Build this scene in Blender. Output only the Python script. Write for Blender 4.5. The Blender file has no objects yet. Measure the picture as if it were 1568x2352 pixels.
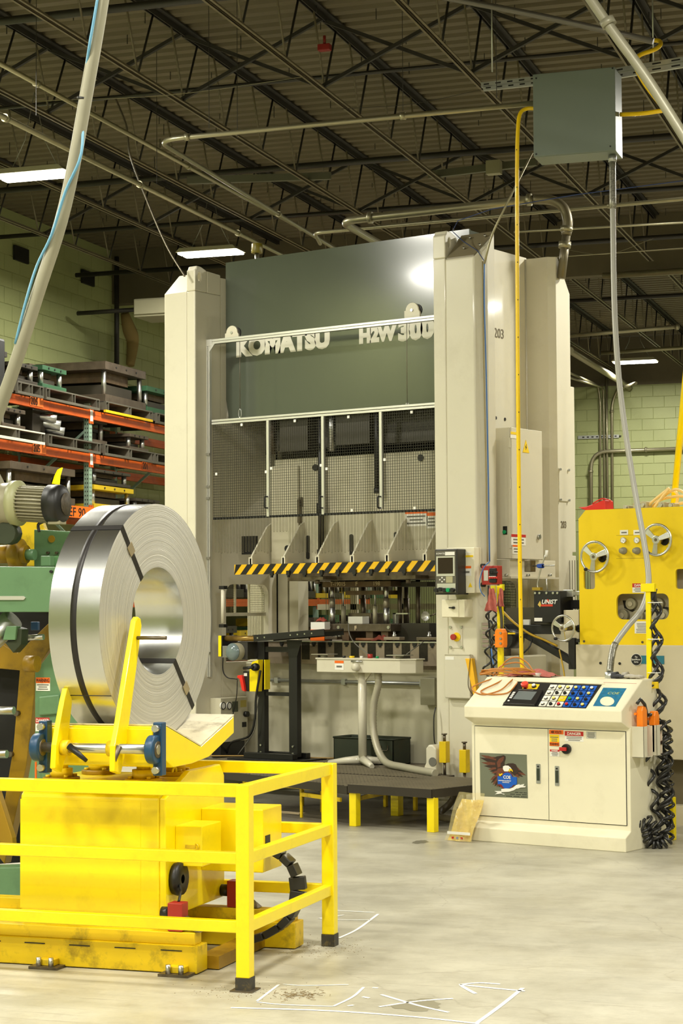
import bpy, bmesh, math, random
from mathutils import Vector, Matrix
random.seed(7)
PI = math.pi
S = bpy.context.scene
COL = S.collection
# ---------------------------------------------------------------- camera
FPX = 4427.3; PITCH = math.radians(2.736); ROLL = math.radians(-.3267)
A = math.radians(35.874)   # the press line stands this far clockwise of the view
B = math.radians(18.301)   # the building stands this far clockwise of the view
CH = 1.6
def _axes():
    u = Vector((0, -math.sin(PITCH), math.cos(PITCH))); f = Vector((0, math.cos(PITCH), math.sin(PITCH))); x = Vector((1, 0, 0))
    c, s = math.cos(ROLL), math.sin(ROLL)
    return c*x + s*u, -s*x + c*u, f
CX, CU, CF = _axes()
cam = bpy.data.objects.new('camera', bpy.data.cameras.new('camera'))
COL.objects.link(cam)
Rz = Matrix.Rotation(A, 3, 'Z')
cx, cu, cf = Rz @ CX, Rz @ CU, Rz @ CF
m3 = Matrix((cx, cu, -cf)).transposed()
cam.matrix_world = Matrix.Translation((0, 0, CH)) @ m3.to_4x4()
cam.data.sensor_fit = 'VERTICAL'; cam.data.sensor_height = 36; cam.data.sensor_width = 24
cam.data.lens = FPX/2352*36
cam.data.clip_start = .05; cam.data.clip_end = 200
S.camera = cam
# ---------------------------------------------------------------- world, exposure
w = bpy.data.worlds.new('world'); S.world = w; w.use_nodes = True
w.node_tree.nodes['Background'].inputs[0].default_value = (.95, .93, .78, 1)
w.node_tree.nodes['Background'].inputs[1].default_value = .12
S.view_settings.view_transform = 'Standard'; S.view_settings.look = 'None'
S.view_settings.exposure = 0.0; S.view_settings.gamma = 1.0
S.view_settings.use_curve_mapping = False
LAMP_W = 235.0; LAMP_C = (1.0, .97, .86)
# lamp rows of the hall: (x, y, seen) in the building's frame, 5.65 m above the floor
LAMPS = [(-8.39, 16.2, 1), (-8.35, 20.5, 1), (-5.45, 32.3, 1),
         (-10.2, 10.0, 0), (-7.5, 12.3, 0), (-8.4, 4.2, 0), (-8.4, -1.5, 0),
         (-1.0, 16.6, 0), (-1.0, 20.9, 0), (-4.6, 4.6, 0), (-4.6, -2.5, 0), (-1.0, 7.6, 0), (-1.0, 2.6, 0), (-1.0, -2.5, 0),
         (3.4, 5.0, 0), (4.2, 12.5, 0), (0.5, 30.5, 0), (4.6, 22, 0)]
# ---------------------------------------------------------------- frames
# 'P' frame = world (press line), 'B' frame = the building, both about the point under the camera
ANG = {'P': 0.0, 'B': A - B, 'C': A - math.radians(22.9)}
TRN = {'P': A, 'B': B, 'C': math.radians(22.9)}
def hit(px, py, fr='P', X=None, Y=None, Z=None):
    """where the sight line through a point of the photograph meets a plane of the frame"""
    r = CX*((px-784)/FPX) - CU*((py-1176)/FPX) + CF
    t = TRN[fr]
    r = Vector((r.x*math.cos(t)-r.y*math.sin(t), r.x*math.sin(t)+r.y*math.cos(t), r.z))
    k = X/r.x if X is not None else (Y/r.y if Y is not None else (Z-CH)/r.z)
    return Vector((r.x*k, r.y*k, CH+r.z*k))
def P(px, py, **k): return hit(px, py, 'P', **k)
def Bd(px, py, **k): return hit(px, py, 'B', **k)
def toworld(v, fr):
    return Matrix.Rotation(ANG[fr], 3, 'Z') @ Vector(v)
def chg(v, a, b):
    return Matrix.Rotation(ANG[a]-ANG[b], 3, 'Z') @ Vector(v)
# ---------------------------------------------------------------- materials
MATS = {}
def lin(c):
    return tuple((x/255/12.92 if x/255 <= .04045 else ((x/255+.055)/1.055)**2.4) for x in c)
def mat(name, rgb, rough=.5, metal=0.0, var=.06, vscale=3.0, dirt=None, dscale=6.0, damt=.35, bump=0.0, bscale=40.0, spec=.5, coat=0.0, aniso=0, alpha=1, trans=0, emit=0):
    if name in MATS: return MATS[name]
    m = bpy.data.materials.new(name); m.use_nodes = True
    nt = m.node_tree; N = nt.nodes; L = nt.links
    b = N['Principled BSDF']
    c = lin(rgb)
    b.inputs['Roughness'].default_value = rough; b.inputs['Metallic'].default_value = metal
    b.inputs['Specular IOR Level'].default_value = spec
    if coat: b.inputs['Coat Weight'].default_value = coat; b.inputs['Coat Roughness'].default_value = .08
    if trans: b.inputs['Transmission Weight'].default_value = trans
    if alpha < 1: b.inputs['Alpha'].default_value = alpha
    if emit:
        b.inputs['Emission Color'].default_value = (*c, 1); b.inputs['Emission Strength'].default_value = emit
    tc = N.new('ShaderNodeTexCoord')
    nz = N.new('ShaderNodeTexNoise'); nz.inputs['Scale'].default_value = vscale; nz.inputs['Detail'].default_value = 5
    L.new(tc.outputs['Object'], nz.inputs['Vector'])
    mr = N.new('ShaderNodeMapRange'); mr.inputs[1].default_value = .3; mr.inputs[2].default_value = .7
    mr.inputs[3].default_value = 1-var; mr.inputs[4].default_value = 1+var
    L.new(nz.outputs['Fac'], mr.inputs[0])
    mx = N.new('ShaderNodeVectorMath'); mx.operation = 'SCALE'
    mx.inputs[0].default_value = c; L.new(mr.outputs[0], mx.inputs['Scale'])
    out = mx.outputs[0]
    if dirt is not None:
        n2 = N.new('ShaderNodeTexNoise'); n2.inputs['Scale'].default_value = dscale; n2.inputs['Detail'].default_value = 9; n2.inputs['Roughness'].default_value = .7
        L.new(tc.outputs['Object'], n2.inputs['Vector'])
        r2 = N.new('ShaderNodeMapRange'); r2.inputs[1].default_value = .52; r2.inputs[2].default_value = .72; r2.inputs[3].default_value = 0; r2.inputs[4].default_value = damt
        L.new(n2.outputs['Fac'], r2.inputs[0])
        mi = N.new('ShaderNodeMix'); mi.data_type = 'RGBA'
        L.new(r2.outputs[0], mi.inputs['Factor']); L.new(out, mi.inputs[6]); mi.inputs[7].default_value = (*lin(dirt), 1)
        out = mi.outputs[2]
    L.new(out, b.inputs['Base Color'])
    if bump:
        n3 = N.new('ShaderNodeTexNoise'); n3.inputs['Scale'].default_value = bscale; n3.inputs['Detail'].default_value = 4
        L.new(tc.outputs['Object'], n3.inputs['Vector'])
        bp = N.new('ShaderNodeBump'); bp.inputs['Strength'].default_value = bump; bp.inputs['Distance'].default_value = .01
        L.new(n3.outputs['Fac'], bp.inputs['Height']); L.new(bp.outputs[0], b.inputs['Normal'])
    MATS[name] = m
    return m
CREAM = mat('press_cream_paint', (214, 208, 186), .38, var=.03, vscale=1.2, dirt=(150, 138, 108), dscale=2.2, damt=.16, coat=.25)
CROWN = mat('dark_green_grey_paint', (80, 86, 73), .16, var=.07, vscale=1.0, coat=.5, bump=.05, bscale=1.5)
CONS = mat('console_cream_paint', (236, 229, 200), .4, var=.02, dirt=(150, 130, 90), dscale=5, damt=.12)
YEL = mat('yellow_safety_paint', (250, 224, 0), .36, var=.03, dirt=(150, 116, 10), dscale=9, damt=.14, coat=.2)
YELW = mat('worn_yellow_paint', (226, 192, 6), .45, var=.08, dirt=(70, 52, 16), dscale=7, damt=.7)
YELD = mat('old_ochre_paint', (158, 122, 8), .45, var=.12, dirt=(50, 35, 12), dscale=5, damt=.6)
GRN = mat('machine_green_paint', (98, 134, 94), .42, var=.05, dirt=(40, 60, 40), dscale=4, damt=.25)
BLK = mat('black_paint', (22, 21, 19), .45, var=.15)
RUB = mat('black_rubber', (34, 33, 31), .35, var=.1)
STEEL = mat('bright_steel', (205, 205, 200), .34, 1.0, var=.08, vscale=20)
GALV = mat('galvanized_steel', (190, 192, 188), .38, .85, var=.1, vscale=9)
IRON = mat('dark_machined_steel', (112, 102, 86), .42, .75, var=.25, vscale=12, dirt=(60, 42, 26), dscale=14, damt=.6)
RUST = mat('rusty_die_steel', (104, 86, 64), .55, .55, var=.25, vscale=10, dirt=(90, 48, 22), dscale=9, damt=.5)
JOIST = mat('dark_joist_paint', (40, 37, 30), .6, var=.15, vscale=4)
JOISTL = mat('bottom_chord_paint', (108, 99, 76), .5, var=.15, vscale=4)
DECK = mat('roof_deck_paint', (98, 89, 66), .6, var=.06, vscale=.8)
ALU = mat('aluminium_profile', (215, 214, 205), .35, .6, var=.04)
WHITE = mat('white_label', (238, 236, 226), .5, var=.01)
BLACKP = mat('black_print', (20, 18, 16), .5, var=0)
GREYP = mat('grey_print', (110, 108, 98), .5, var=0)
REDP = mat('red_print', (190, 36, 30), .45, var=.02)
ORGP = mat('orange_print', (240, 108, 20), .45, var=.02)
YELP = mat('yellow_print', (246, 208, 20), .45, var=.02)
BLUP = mat('blue_print', (14, 90, 190), .4, var=.03)
ORANGE = mat('orange_plastic', (255, 136, 20), .4, var=.03)
RACKO = mat('rack_orange_paint', (188, 80, 18), .45, var=.1, vscale=3, dirt=(90, 40, 20), dscale=5, damt=.5)
RACKG = mat('rack_green_paint', (134, 158, 138), .5, var=.08)
REDB = mat('red_paint', (168, 44, 34), .42, var=.08)
BLUEP = mat('bearing_blue_paint', (26, 66, 98), .4, var=.1)
GREYM = mat('grey_motor_paint', (150, 144, 118), .45, .1, var=.06)
GLOW = bpy.data.materials.new('lamp_diffuser'); GLOW.use_nodes = True
_b = GLOW.node_tree.nodes['Principled BSDF']; _b.inputs['Base Color'].default_value = (1, 1, 1, 1)
_b.inputs['Emission Color'].default_value = (1, .96, .84, 1); _b.inputs['Emission Strength'].default_value = 14
# ---------------------------------------------------------------- mesh builder
class MB:
    def __init__(s): s.v = []; s.f = []; s.sm = []; s.mi = []; s.cur = 0
    def add(s, vs, fs, smooth=False):
        n = len(s.v); s.v += [tuple(v) for v in vs]
        for f in fs: s.f.append([i+n for i in f]); s.sm.append(smooth); s.mi.append(s.cur)
        return s
    def box(s, x0, x1, y0, y1, z0, z1):
        if x0 > x1: x0, x1 = x1, x0
        if y0 > y1: y0, y1 = y1, y0
        if z0 > z1: z0, z1 = z1, z0
        v = [(x, y, z) for x in (x0, x1) for y in (y0, y1) for z in (z0, z1)]
        return s.add(v, [(0, 1, 3, 2), (4, 6, 7, 5), (0, 4, 5, 1), (2, 3, 7, 6), (0, 2, 6, 4), (1, 5, 7, 3)])
    def bar(s, p0, p1, w, h, up=(0, 0, 1)):
        p0 = Vector(p0); p1 = Vector(p1); d = (p1-p0).normalized(); up = Vector(up)
        if abs(d.dot(up)) > .99: up = Vector((0, 1, 0))
        x = d.cross(up).normalized()*w/2; y = x.cross(d).normalized()*h/2
        v = [p+a*x+b*y for p in (p0, p1) for a, b in ((-1, -1), (1, -1), (1, 1), (-1, 1))]
        return s.add(v, [(3, 2, 1, 0), (4, 5, 6, 7), (0, 1, 5, 4), (1, 2, 6, 5), (2, 3, 7, 6), (3, 0, 4, 7)])
    def cyl(s, p0, p1, r, n=16, r2=None, caps=True):
        return s.tube([p0, p1], r, n, r2=r2, caps=caps)
    def tube(s, pts, r, n=8, r2=None, caps=True, closed=False):
        pts = [Vector(p) for p in pts]; m = len(pts)
        rs = r if isinstance(r, (list, tuple)) else [r+(0 if r2 is None else (r2-r)*i/(m-1)) for i in range(m)]
        def tan(i):
            if closed: a, b = pts[(i-1) % m], pts[(i+1) % m]
            else: a, b = pts[max(i-1, 0)], pts[min(i+1, m-1)]
            d = b-a
            return d.normalized() if d.length > 1e-9 else Vector((0, 0, 1))
        t = tan(0); ref = Vector((0, 0, 1)) if abs(t.z) < .9 else Vector((1, 0, 0))
        nrm = t.cross(ref).normalized(); vs = []
        for i in range(m):
            t2 = tan(i); ax = t.cross(t2)
            if ax.length > 1e-7: nrm = Matrix.Rotation(t.angle(t2), 3, ax.normalized()) @ nrm
            t = t2; bn = t.cross(nrm).normalized()
            vs += [pts[i]+rs[i]*(math.cos(2*PI*k/n)*nrm+math.sin(2*PI*k/n)*bn) for k in range(n)]
        fs = []
        for i in range(m if closed else m-1):
            j = (i+1) % m
            fs += [(i*n+k, i*n+(k+1) % n, j*n+(k+1) % n, j*n+k) for k in range(n)]
        s.add(vs, fs, True)
        if caps and not closed:
            b0 = len(s.v)-m*n
            s.f.append([b0+k for k in range(n)][::-1]); s.sm.append(False); s.mi.append(s.cur)
            s.f.append([b0+(m-1)*n+k for k in range(n)]); s.sm.append(False); s.mi.append(s.cur)
        return s
    def prism(s, poly, ax, lo, hi):
        """poly: 2-D outline in the two axes other than ax (in xyz order), extruded along ax"""
        n = len(poly)
        def pt(a, b, c):
            return {'x': (c, a, b), 'y': (a, c, b), 'z': (a, b, c)}[ax]
        v = [pt(a, b, lo) for a, b in poly]+[pt(a, b, hi) for a, b in poly]
        f = [tuple(range(n))[::-1], tuple(range(n, 2*n))]+[(i, (i+1) % n, (i+1) % n+n, i+n) for i in range(n)]
        return s.add(v, f)
    def sheet(s, pts):
        return s.add(pts, [tuple(range(len(pts)))])
    def lathe(s, prof, org, axis='z', n=24, smooth=True):
        org = Vector(org); vs = []
        for r, h in prof:
            for k in range(n):
                c, q = r*math.cos(2*PI*k/n), r*math.sin(2*PI*k/n)
                vs.append(org+Vector({'z': (c, q, h), 'x': (h, c, q), 'y': (c, h, q)}[axis]))
        m = len(prof)
        fs = [(i*n+k, i*n+(k+1) % n, (i+1)*n+(k+1) % n, (i+1)*n+k) for i in range(m-1) for k in range(n)]
        return s.add(vs, fs, smooth)
    def ball(s, c, r, n=12, sq=1):
        prof = [(max(r*math.sin(PI*i/8), 1e-5), -r*sq*math.cos(PI*i/8)) for i in range(9)]
        return s.lathe(prof, c, 'z', n)
    def mesh(s, name, mats, org=(0, 0, 0)):
        o = Vector(org); me = bpy.data.meshes.new(name)
        me.from_pydata([tuple(Vector(v)-o) for v in s.v], [], s.f)
        for m in (mats if isinstance(mats, (list, tuple)) else [mats]): me.materials.append(m)
        me.polygons.foreach_set('use_smooth', s.sm); me.polygons.foreach_set('material_index', s.mi)
        bm = bmesh.new(); bm.from_mesh(me); bmesh.ops.recalc_face_normals(bm, faces=bm.faces); bm.to_mesh(me); bm.free()
        me.update()
        return me
    def build(s, name, mats, parent=None, bevel=0, label=None, kind=None, segs=2):
        org = tuple(parent['_org']) if parent is not None else (0, 0, 0)
        o = bpy.data.objects.new(name, s.mesh(name, mats, org)); COL.objects.link(o)
        if parent is not None:
            o.parent = parent
            o['_org'] = org
        if bevel:
            md = o.modifiers.new('bevel', 'BEVEL'); md.width = bevel; md.segments = segs; md.limit_method = 'ANGLE'; md.angle_limit = math.radians(40)
        if label: o['label'] = label
        if kind: o['kind'] = kind
        return o
def tag(o, label, cat, group=None, kind=None):
    if label: o['label'] = label
    if cat: o['category'] = cat
    if group: o['group'] = group
    if kind: o['kind'] = kind
    return o
def thing(name, label, cat, loc, fr='P', group=None, kind=None):
    o = bpy.data.objects.new(name, None); COL.objects.link(o); o.empty_display_size = .1
    o.location = toworld(loc, fr); o.rotation_euler = (0, 0, ANG[fr]); o['_org'] = tuple(loc)
    return tag(o, label, cat, group, kind)
def solo(mb, name, mats, label, cat, loc, fr='P', group=None, bevel=0, kind=None):
    """a thing that is one mesh"""
    o = bpy.data.objects.new(name, mb.mesh(name, mats, loc)); COL.objects.link(o)
    o.location = toworld(loc, fr); o.rotation_euler = (0, 0, ANG[fr]); o['_org'] = tuple(loc)
    if bevel:
        md = o.modifiers.new('bevel', 'BEVEL'); md.width = bevel; md.segments = 2; md.limit_method = 'ANGLE'; md.angle_limit = math.radians(40)
    return tag(o, label, cat, group, kind)
def dup(root, loc, fr='P', label=None, rz=0, group=None):
    r = root.copy(); COL.objects.link(r); r.location = toworld(loc, fr); r.rotation_euler = (0, 0, ANG[fr]+rz)
    if label: r['label'] = label
    if group: r['group'] = group
    for ch in list(root.children):
        c = ch.copy(); COL.objects.link(c); c.parent = r
        for g in list(ch.children):
            d = g.copy(); COL.objects.link(d); d.parent = c
    return r
def arc(c, r, a0, a1, n, plane='xz', r2=None):
    """points of an arc in a plane about c (3-D), angles in degrees"""
    out = []
    for i in range(n+1):
        t = math.radians(a0+(a1-a0)*i/n); u, v = r*math.cos(t), (r2 or r)*math.sin(t)
        out.append(Vector(c)+Vector({'xz': (u, 0, v), 'yz': (0, u, v), 'xy': (u, v, 0)}[plane]))
    return out
def smooth(pts, n=6):
    """Catmull-Rom through the points"""
    p = [Vector(q) for q in pts]; p = [2*p[0]-p[1]]+p+[2*p[-1]-p[-2]]; out = []
    for i in range(1, len(p)-2):
        for k in range(n):
            t = k/n; a, b, c, d = p[i-1], p[i], p[i+1], p[i+2]
            out.append(.5*((2*b)+(c-a)*t+(2*a-5*b+4*c-d)*t*t+(3*b-a-3*c+d)*t*t*t))
    out.append(p[-2]); return out
def fillet(pts, r, n=6):
    p = [Vector(q) for q in pts]; out = [p[0]]
    for i in range(1, len(p)-1):
        a = (p[i-1]-p[i]); b = (p[i+1]-p[i]); q = min(r, a.length*.49, b.length*.49)
        s, e = p[i]+a.normalized()*q, p[i]+b.normalized()*q
        for k in range(n+1):
            t = k/n; out.append((1-t)**2*s+2*t*(1-t)*p[i]+t*t*e)
    out.append(p[-1]); return out
def rrect(x0, x1, z0, z1, r, n=4):
    out = []
    for cx_, cz_, a in ((x1-r, z1-r, 0), (x0+r, z1-r, 90), (x0+r, z0+r, 180), (x1-r, z0+r, 270)):
        out += [(cx_+r*math.cos(math.radians(a+90*k/n)), cz_+r*math.sin(math.radians(a+90*k/n))) for k in range(n+1)]
    return out
def disc2(cx_, cz_, r, n=16, rz=None):
    return [(cx_+r*math.cos(2*PI*k/n), cz_+(rz or r)*math.sin(2*PI*k/n)) for k in range(n)]
def lettering(text, size, mat_, parent, pos, xdir=(1, 0, 0), up=(0, 0, 1), bold=0, name='lettering', ext=.0008, squash=1.0, align='LEFT', space=1.0, shear=0):
    cu_ = bpy.data.curves.new(name, 'FONT'); cu_.body = text; cu_.size = size; cu_.extrude = ext; cu_.offset = bold; cu_.align_x = align
    cu_.space_character = space; cu_.shear = shear; cu_.resolution_u = 3
    t = bpy.data.objects.new(name, cu_); COL.objects.link(t)
    bpy.context.view_layer.update()
    me = bpy.data.meshes.new_from_object(t.evaluated_get(bpy.context.evaluated_depsgraph_get()))
    bpy.data.objects.remove(t); bpy.data.curves.remove(cu_)
    X = Vector(xdir).normalized(); U = Vector(up).normalized(); Nn = X.cross(U)
    M = Matrix((X, U, Nn)).transposed().to_4x4()
    org = Vector(parent['_org']) if parent is not None else Vector()
    me.transform(Matrix.Translation(Vector(pos)-org) @ M @ Matrix.Diagonal((squash, 1, 1, 1)))
    me.materials.clear(); me.materials.append(mat_); me.name = name
    o = bpy.data.objects.new(name, me); COL.objects.link(o); o.parent = parent
    return o
def plate(mb, pos, w, h, t=.002, n=(0, -1, 0)):
    """a thin sheet centred on pos, facing -y or +x"""
    x, y, z = pos
    if n[1]: mb.box(x-w/2, x+w/2, y-t, y, z-h/2, z+h/2)
    else: mb.box(x, x+t, y-w/2, y+w/2, z-h/2, z+h/2)
    return mb
def warn_label(parent, pos, w, h, head, headmat, face='y', lines=3, txtmat=None, bodymat=None, frac=.35, name='warning_label'):
    """a safety label: coloured head with its word, white body with lines of print; pos = centre on the surface"""
    x, y, z = pos
    def q(u0, u1, v0, v1, t0, t1, mb):
        if face == 'y': mb.box(x+u0, x+u1, y-t1, y-t0, z+v0, z+v1)
        else: mb.box(x+t0, x+t1, y+u0, y+u1, z+v0, z+v1)
    mb = MB(); q(-w/2, w/2, -h/2, h/2, 0, .002, mb)
    lab = mb.build(name, bodymat or WHITE, parent)
    hd = MB(); q(-w/2, w/2, h/2-h*frac, h/2, .002, .0035, hd); hd.build('label_head', headmat, lab)
    if lines:
        pr = MB(); rnd = random.Random(int(abs(x*1000+z*777)))
        bh = h*(1-frac); st = bh/(lines+.6)
        for i in range(lines):
            v = h/2-h*frac-st*(i+.8); lw = w*rnd.uniform(.28, .42)
            q(-lw, lw, v-st*.22, v+st*.22, .002, .003, pr)
        pr.build('print_lines', txtmat or GREYP, lab)
    if head:
        sz = h*frac*.86
        if face == 'y': lettering(head, sz, WHITE if headmat is REDP else BLACKP, lab, (x, y-.0036, z+h/2-h*frac*.8), align='CENTER', bold=sz*.02, squash=min(1, w*.85/(sz*.62*len(head))))
        else: lettering(head, sz, WHITE if headmat is REDP else BLACKP, lab, (x+.0036, y, z+h/2-h*frac*.8), xdir=(0, 1, 0), align='CENTER', bold=sz*.02, squash=min(1, w*.85/(sz*.62*len(head))))
    return lab
# ================================================================ the hall
def structure(mb, name, mats, fr='B', kind='structure', loc=(0, 0, 0)):
    o = bpy.data.objects.new(name, mb.mesh(name, mats, loc)); COL.objects.link(o)
    o.location = toworld(loc, fr); o.rotation_euler = (0, 0, ANG[fr]); o['kind'] = kind; o['_org'] = tuple(loc)
    return o
def floor_mat():
    m = bpy.data.materials.new('worn_concrete'); m.use_nodes = True; nt = m.node_tree; N = nt.nodes; L = nt.links
    b = N['Principled BSDF']; tc = N.new('ShaderNodeTexCoord')
    def noise(sc, det, ro=.5, dist=0):
        n = N.new('ShaderNodeTexNoise'); n.inputs['Scale'].default_value = sc; n.inputs['Detail'].default_value = det
        n.inputs['Roughness'].default_value = ro; n.inputs['Distortion'].default_value = dist; L.new(tc.outputs['Object'], n.inputs['Vector']); return n.outputs['Fac']
    def rng(f, a, b_, c, d):
        r = N.new('ShaderNodeMapRange'); L.new(f, r.inputs[0])
        for i, q in enumerate((a, b_, c, d)): r.inputs[i+1].default_value = q
        return r.outputs[0]
    def mix(f, a, col):
        x = N.new('ShaderNodeMix'); x.data_type = 'RGBA'; L.new(f, x.inputs['Factor'])
        if isinstance(a, tuple): x.inputs[6].default_value = (*lin(a), 1)
        else: L.new(a, x.inputs[6])
        if isinstance(col, tuple): x.inputs[7].default_value = (*lin(col), 1)
        else: L.new(col, x.inputs[7])
        return x.outputs[2]
    c = mix(rng(noise(1.6, 12, .72), .38, .62, 0, 1), (164, 159, 140), (186, 181, 161))
    c = mix(rng(noise(4, 10, .75), .5, .75, 0, .5), c, (130, 121, 98))
    c = mix(rng(noise(26, 8, .85), .60, .70, 0, .6), c, (100, 90, 70))
    # fine scratches: stretched noise in two directions
    for ang, sc in ((.5, 1), (1.9, 1.3), (2.7, .8)):
        mp = N.new('ShaderNodeMapping'); mp.inputs['Rotation'].default_value[2] = ang; mp.inputs['Scale'].default_value = (.8*sc, 22*sc, 1)
        L.new(tc.outputs['Object'], mp.inputs['Vector'])
        n = N.new('ShaderNodeTexNoise'); n.inputs['Scale'].default_value = 1.6; n.inputs['Detail'].default_value = 8; n.inputs['Roughness'].default_value = .8
        L.new(mp.outputs[0], n.inputs['Vector'])
        c = mix(rng(n.outputs['Fac'], .585, .66, 0, .55), c, (112, 100, 80))
    # long crack lines
    mp = N.new('ShaderNodeMapping'); mp.inputs['Scale'].default_value = (.55, .55, .55); L.new(tc.outputs['Object'], mp.inputs['Vector'])
    nn = N.new('ShaderNodeTexNoise'); nn.inputs['Scale'].default_value = 2.2; nn.inputs['Detail'].default_value = 5; L.new(mp.outputs[0], nn.inputs['Vector'])
    av = N.new('ShaderNodeVectorMath'); av.operation = 'MULTIPLY_ADD'; L.new(nn.outputs['Color'], av.inputs[0]); av.inputs[1].default_value = (.5, .5, 0); L.new(mp.outputs[0], av.inputs[2])
    vo = N.new('ShaderNodeTexVoronoi'); vo.feature = 'DISTANCE_TO_EDGE'; vo.inputs['Scale'].default_value = .8; L.new(av.outputs[0], vo.inputs['Vector'])
    c = mix(rng(vo.outputs['Distance'], .0, .0022, .3, 0), c, (120, 110, 92))
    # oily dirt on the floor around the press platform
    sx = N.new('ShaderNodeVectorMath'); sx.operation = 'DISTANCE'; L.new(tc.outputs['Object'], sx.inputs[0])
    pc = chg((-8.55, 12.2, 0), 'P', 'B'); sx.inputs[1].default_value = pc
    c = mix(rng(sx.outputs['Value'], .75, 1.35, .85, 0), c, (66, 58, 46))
    L.new(c, b.inputs['Base Color'])
    ro = rng(noise(2.5, 6), .3, .7, .32, .55); L.new(ro, b.inputs['Roughness'])
    bp = N.new('ShaderNodeBump'); bp.inputs['Strength'].default_value = .12; bp.inputs['Distance'].default_value = .004
    L.new(noise(25, 6, .7), bp.inputs['Height']); L.new(bp.outputs[0], b.inputs['Normal'])
    return m
XW, XE, YS, YN, ZD = -11.2, 12.0, -6.0, 34.9, 6.45
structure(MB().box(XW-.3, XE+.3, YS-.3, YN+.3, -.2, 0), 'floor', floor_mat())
WALLG = mat('pale_green_wall_paint', (160, 166, 112), .55, var=.05, vscale=1.5, dirt=(130, 128, 80), dscale=2, damt=.25, bump=.25, bscale=60)
WALLD = mat('unpainted_dark_wall', (96, 88, 66), .8, var=.1)
MORT = mat('painted_mortar_joint', (146, 152, 100), .8, var=.05)
# --- block walls: every block in view is its own piece, the rest of each wall is one backing sheet
def block_mesh(w, h, d=.008):
    e = .002; v = [(-w/2, 0, -h/2), (w/2, 0, -h/2), (w/2, 0, h/2), (-w/2, 0, h/2), (-w/2+e, -d, -h/2+e), (w/2-e, -d, -h/2+e), (w/2-e, -d, h/2-e), (-w/2+e, -d, h/2-e)]
    me = bpy.data.meshes.new('block'); me.from_pydata(v, [], [(4, 5, 6, 7), (0, 1, 5, 4), (1, 2, 6, 5), (2, 3, 7, 6), (3, 0, 4, 7)]); me.materials.append(WALLG); me.update(); return me
def quad_mb(blocks, fn, d=.008, e=.002):
    mb = MB()
    for (a0, a1, z0, z1) in blocks:
        v = [fn(a0, 0, z0), fn(a1, 0, z0), fn(a1, 0, z1), fn(a0, 0, z1), fn(a0+e, d, z0+e), fn(a1-e, d, z0+e), fn(a1-e, d, z1-e), fn(a0+e, d, z1-e)]
        mb.add(v, [(4, 5, 6, 7), (0, 1, 5, 4), (1, 2, 6, 5), (2, 3, 7, 6), (3, 0, 4, 7)])
    return mb
def block_wall(wall, fn, a0, a1, z0, z1, ok, rot, limit=295, bw=.406, bh=.203, fr='B'):
    single, rest = [], []
    k = 0; z = z0
    while z < z1-.01:
        a = a0-(bw/2 if k % 2 else 0)
        while a < a1:
            l, r = max(a, a0), min(a+bw, a1)
            if r-l > .05: single.append((l+.004, r-.004, z+.004, min(z+bh, z1)-.004))
            a += bw
        z += bh; k += 1
    good = [q for q in single if ok((q[0]+q[1])/2, (q[2]+q[3])/2) and abs(q[1]-q[0]-bw+.008) < .01]
    bad = [q for q in single if q not in good]
    good, extra = good[:limit], good[limit:]
    me = block_mesh(bw-.008, bh-.008)
    for q in good:
        o = bpy.data.objects.new('block', me); COL.objects.link(o); o.parent = wall
        o.location = fn((q[0]+q[1])/2, 0, (q[2]+q[3])/2); o.rotation_euler = (0, 0, rot)
    if bad or extra:
        quad_mb(bad+extra, fn).build('blocks_out_of_view', WALLG, wall, kind='stuff')
def px_of(v, fr='B'):
    t = TRN[fr]; c, s = math.cos(t), math.sin(t); x, y, z = v
    r = Vector((x*c+y*s, -x*s+y*c, z-CH)); d = r.dot(CF)
    return (784+FPX*r.dot(CX)/d, 1176-FPX*r.dot(CU)/d) if d > 0 else (-9e9, 0)
wl = structure(MB().box(XW-.2, XW, YS, YN, 0, ZD), 'wall_left', MORT)
def okl(a, z):
    p = px_of((XW, a, z)); return -20 < p[0] < 385 and 470 < p[1] < 1000
def wfl(a, d, z): return (XW+d, a, z)
block_wall(wl, wfl, 19.0, YN-.02, 2.64, 6.3, okl, PI/2)
structure(MB().box(XE, XE+.2, YS, YN, 0, ZD), 'wall_right', WALLG)
structure(MB().box(XW-.2, XE+.2, YS-.2, YS, 0, ZD), 'wall_front', WALLG)
wb = structure(MB().box(XW-.2, XE+.2, YN, YN+.2, 0, 5.56), 'wall_back', MORT)
def okb(a, z):
    p = px_of((a, YN, z)); return 1300 < p[0] < 1580 and 870 < p[1] < 1190
def wfb(a, d, z): return (a, YN-d, z)
block_wall(wb, wfb, -7.6, -3.0, 2.9, 5.54, okb, 0)
structure(MB().box(XW-.2, XE+.2, YN, YN+.3, 5.56, ZD), 'trim_1', WALLD)
structure(MB().box(XW, XE, 23.9, 24.1, 5.72, ZD), 'trim_2', WALLD)           # dark bulkhead between the bays
# --- corrugated roof deck
prof = []; y = YS
while y < YN:
    prof += [(y, ZD), (y+.09, ZD), (y+.11, ZD+.045), (y+.18, ZD+.045)]; y += .2
mb = MB(); n = len(prof)
mb.add([(XW-.2, a, b) for a, b in prof]+[(XE+.2, a, b) for a, b in prof], [(i, i+1, n+i+1, n+i) for i in range(n-1)])
deck = structure(mb, 'ceiling', DECK)
structure(MB().box(XW-.2, XE+.2, YS, YN, ZD+.06, ZD+.2), 'trim_3', WALLD)
# hanging wire ends below the deck
mb = MB(); rnd = random.Random(3)
for i in range(420):
    x, y = rnd.uniform(-11, 0), rnd.uniform(12.5, 34); l = rnd.uniform(.05, .13)
    mb.box(x, x+.006, y, y+.006, ZD-l, ZD)
mb.build('hanging_pin', JOIST, deck, kind='stuff')
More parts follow.
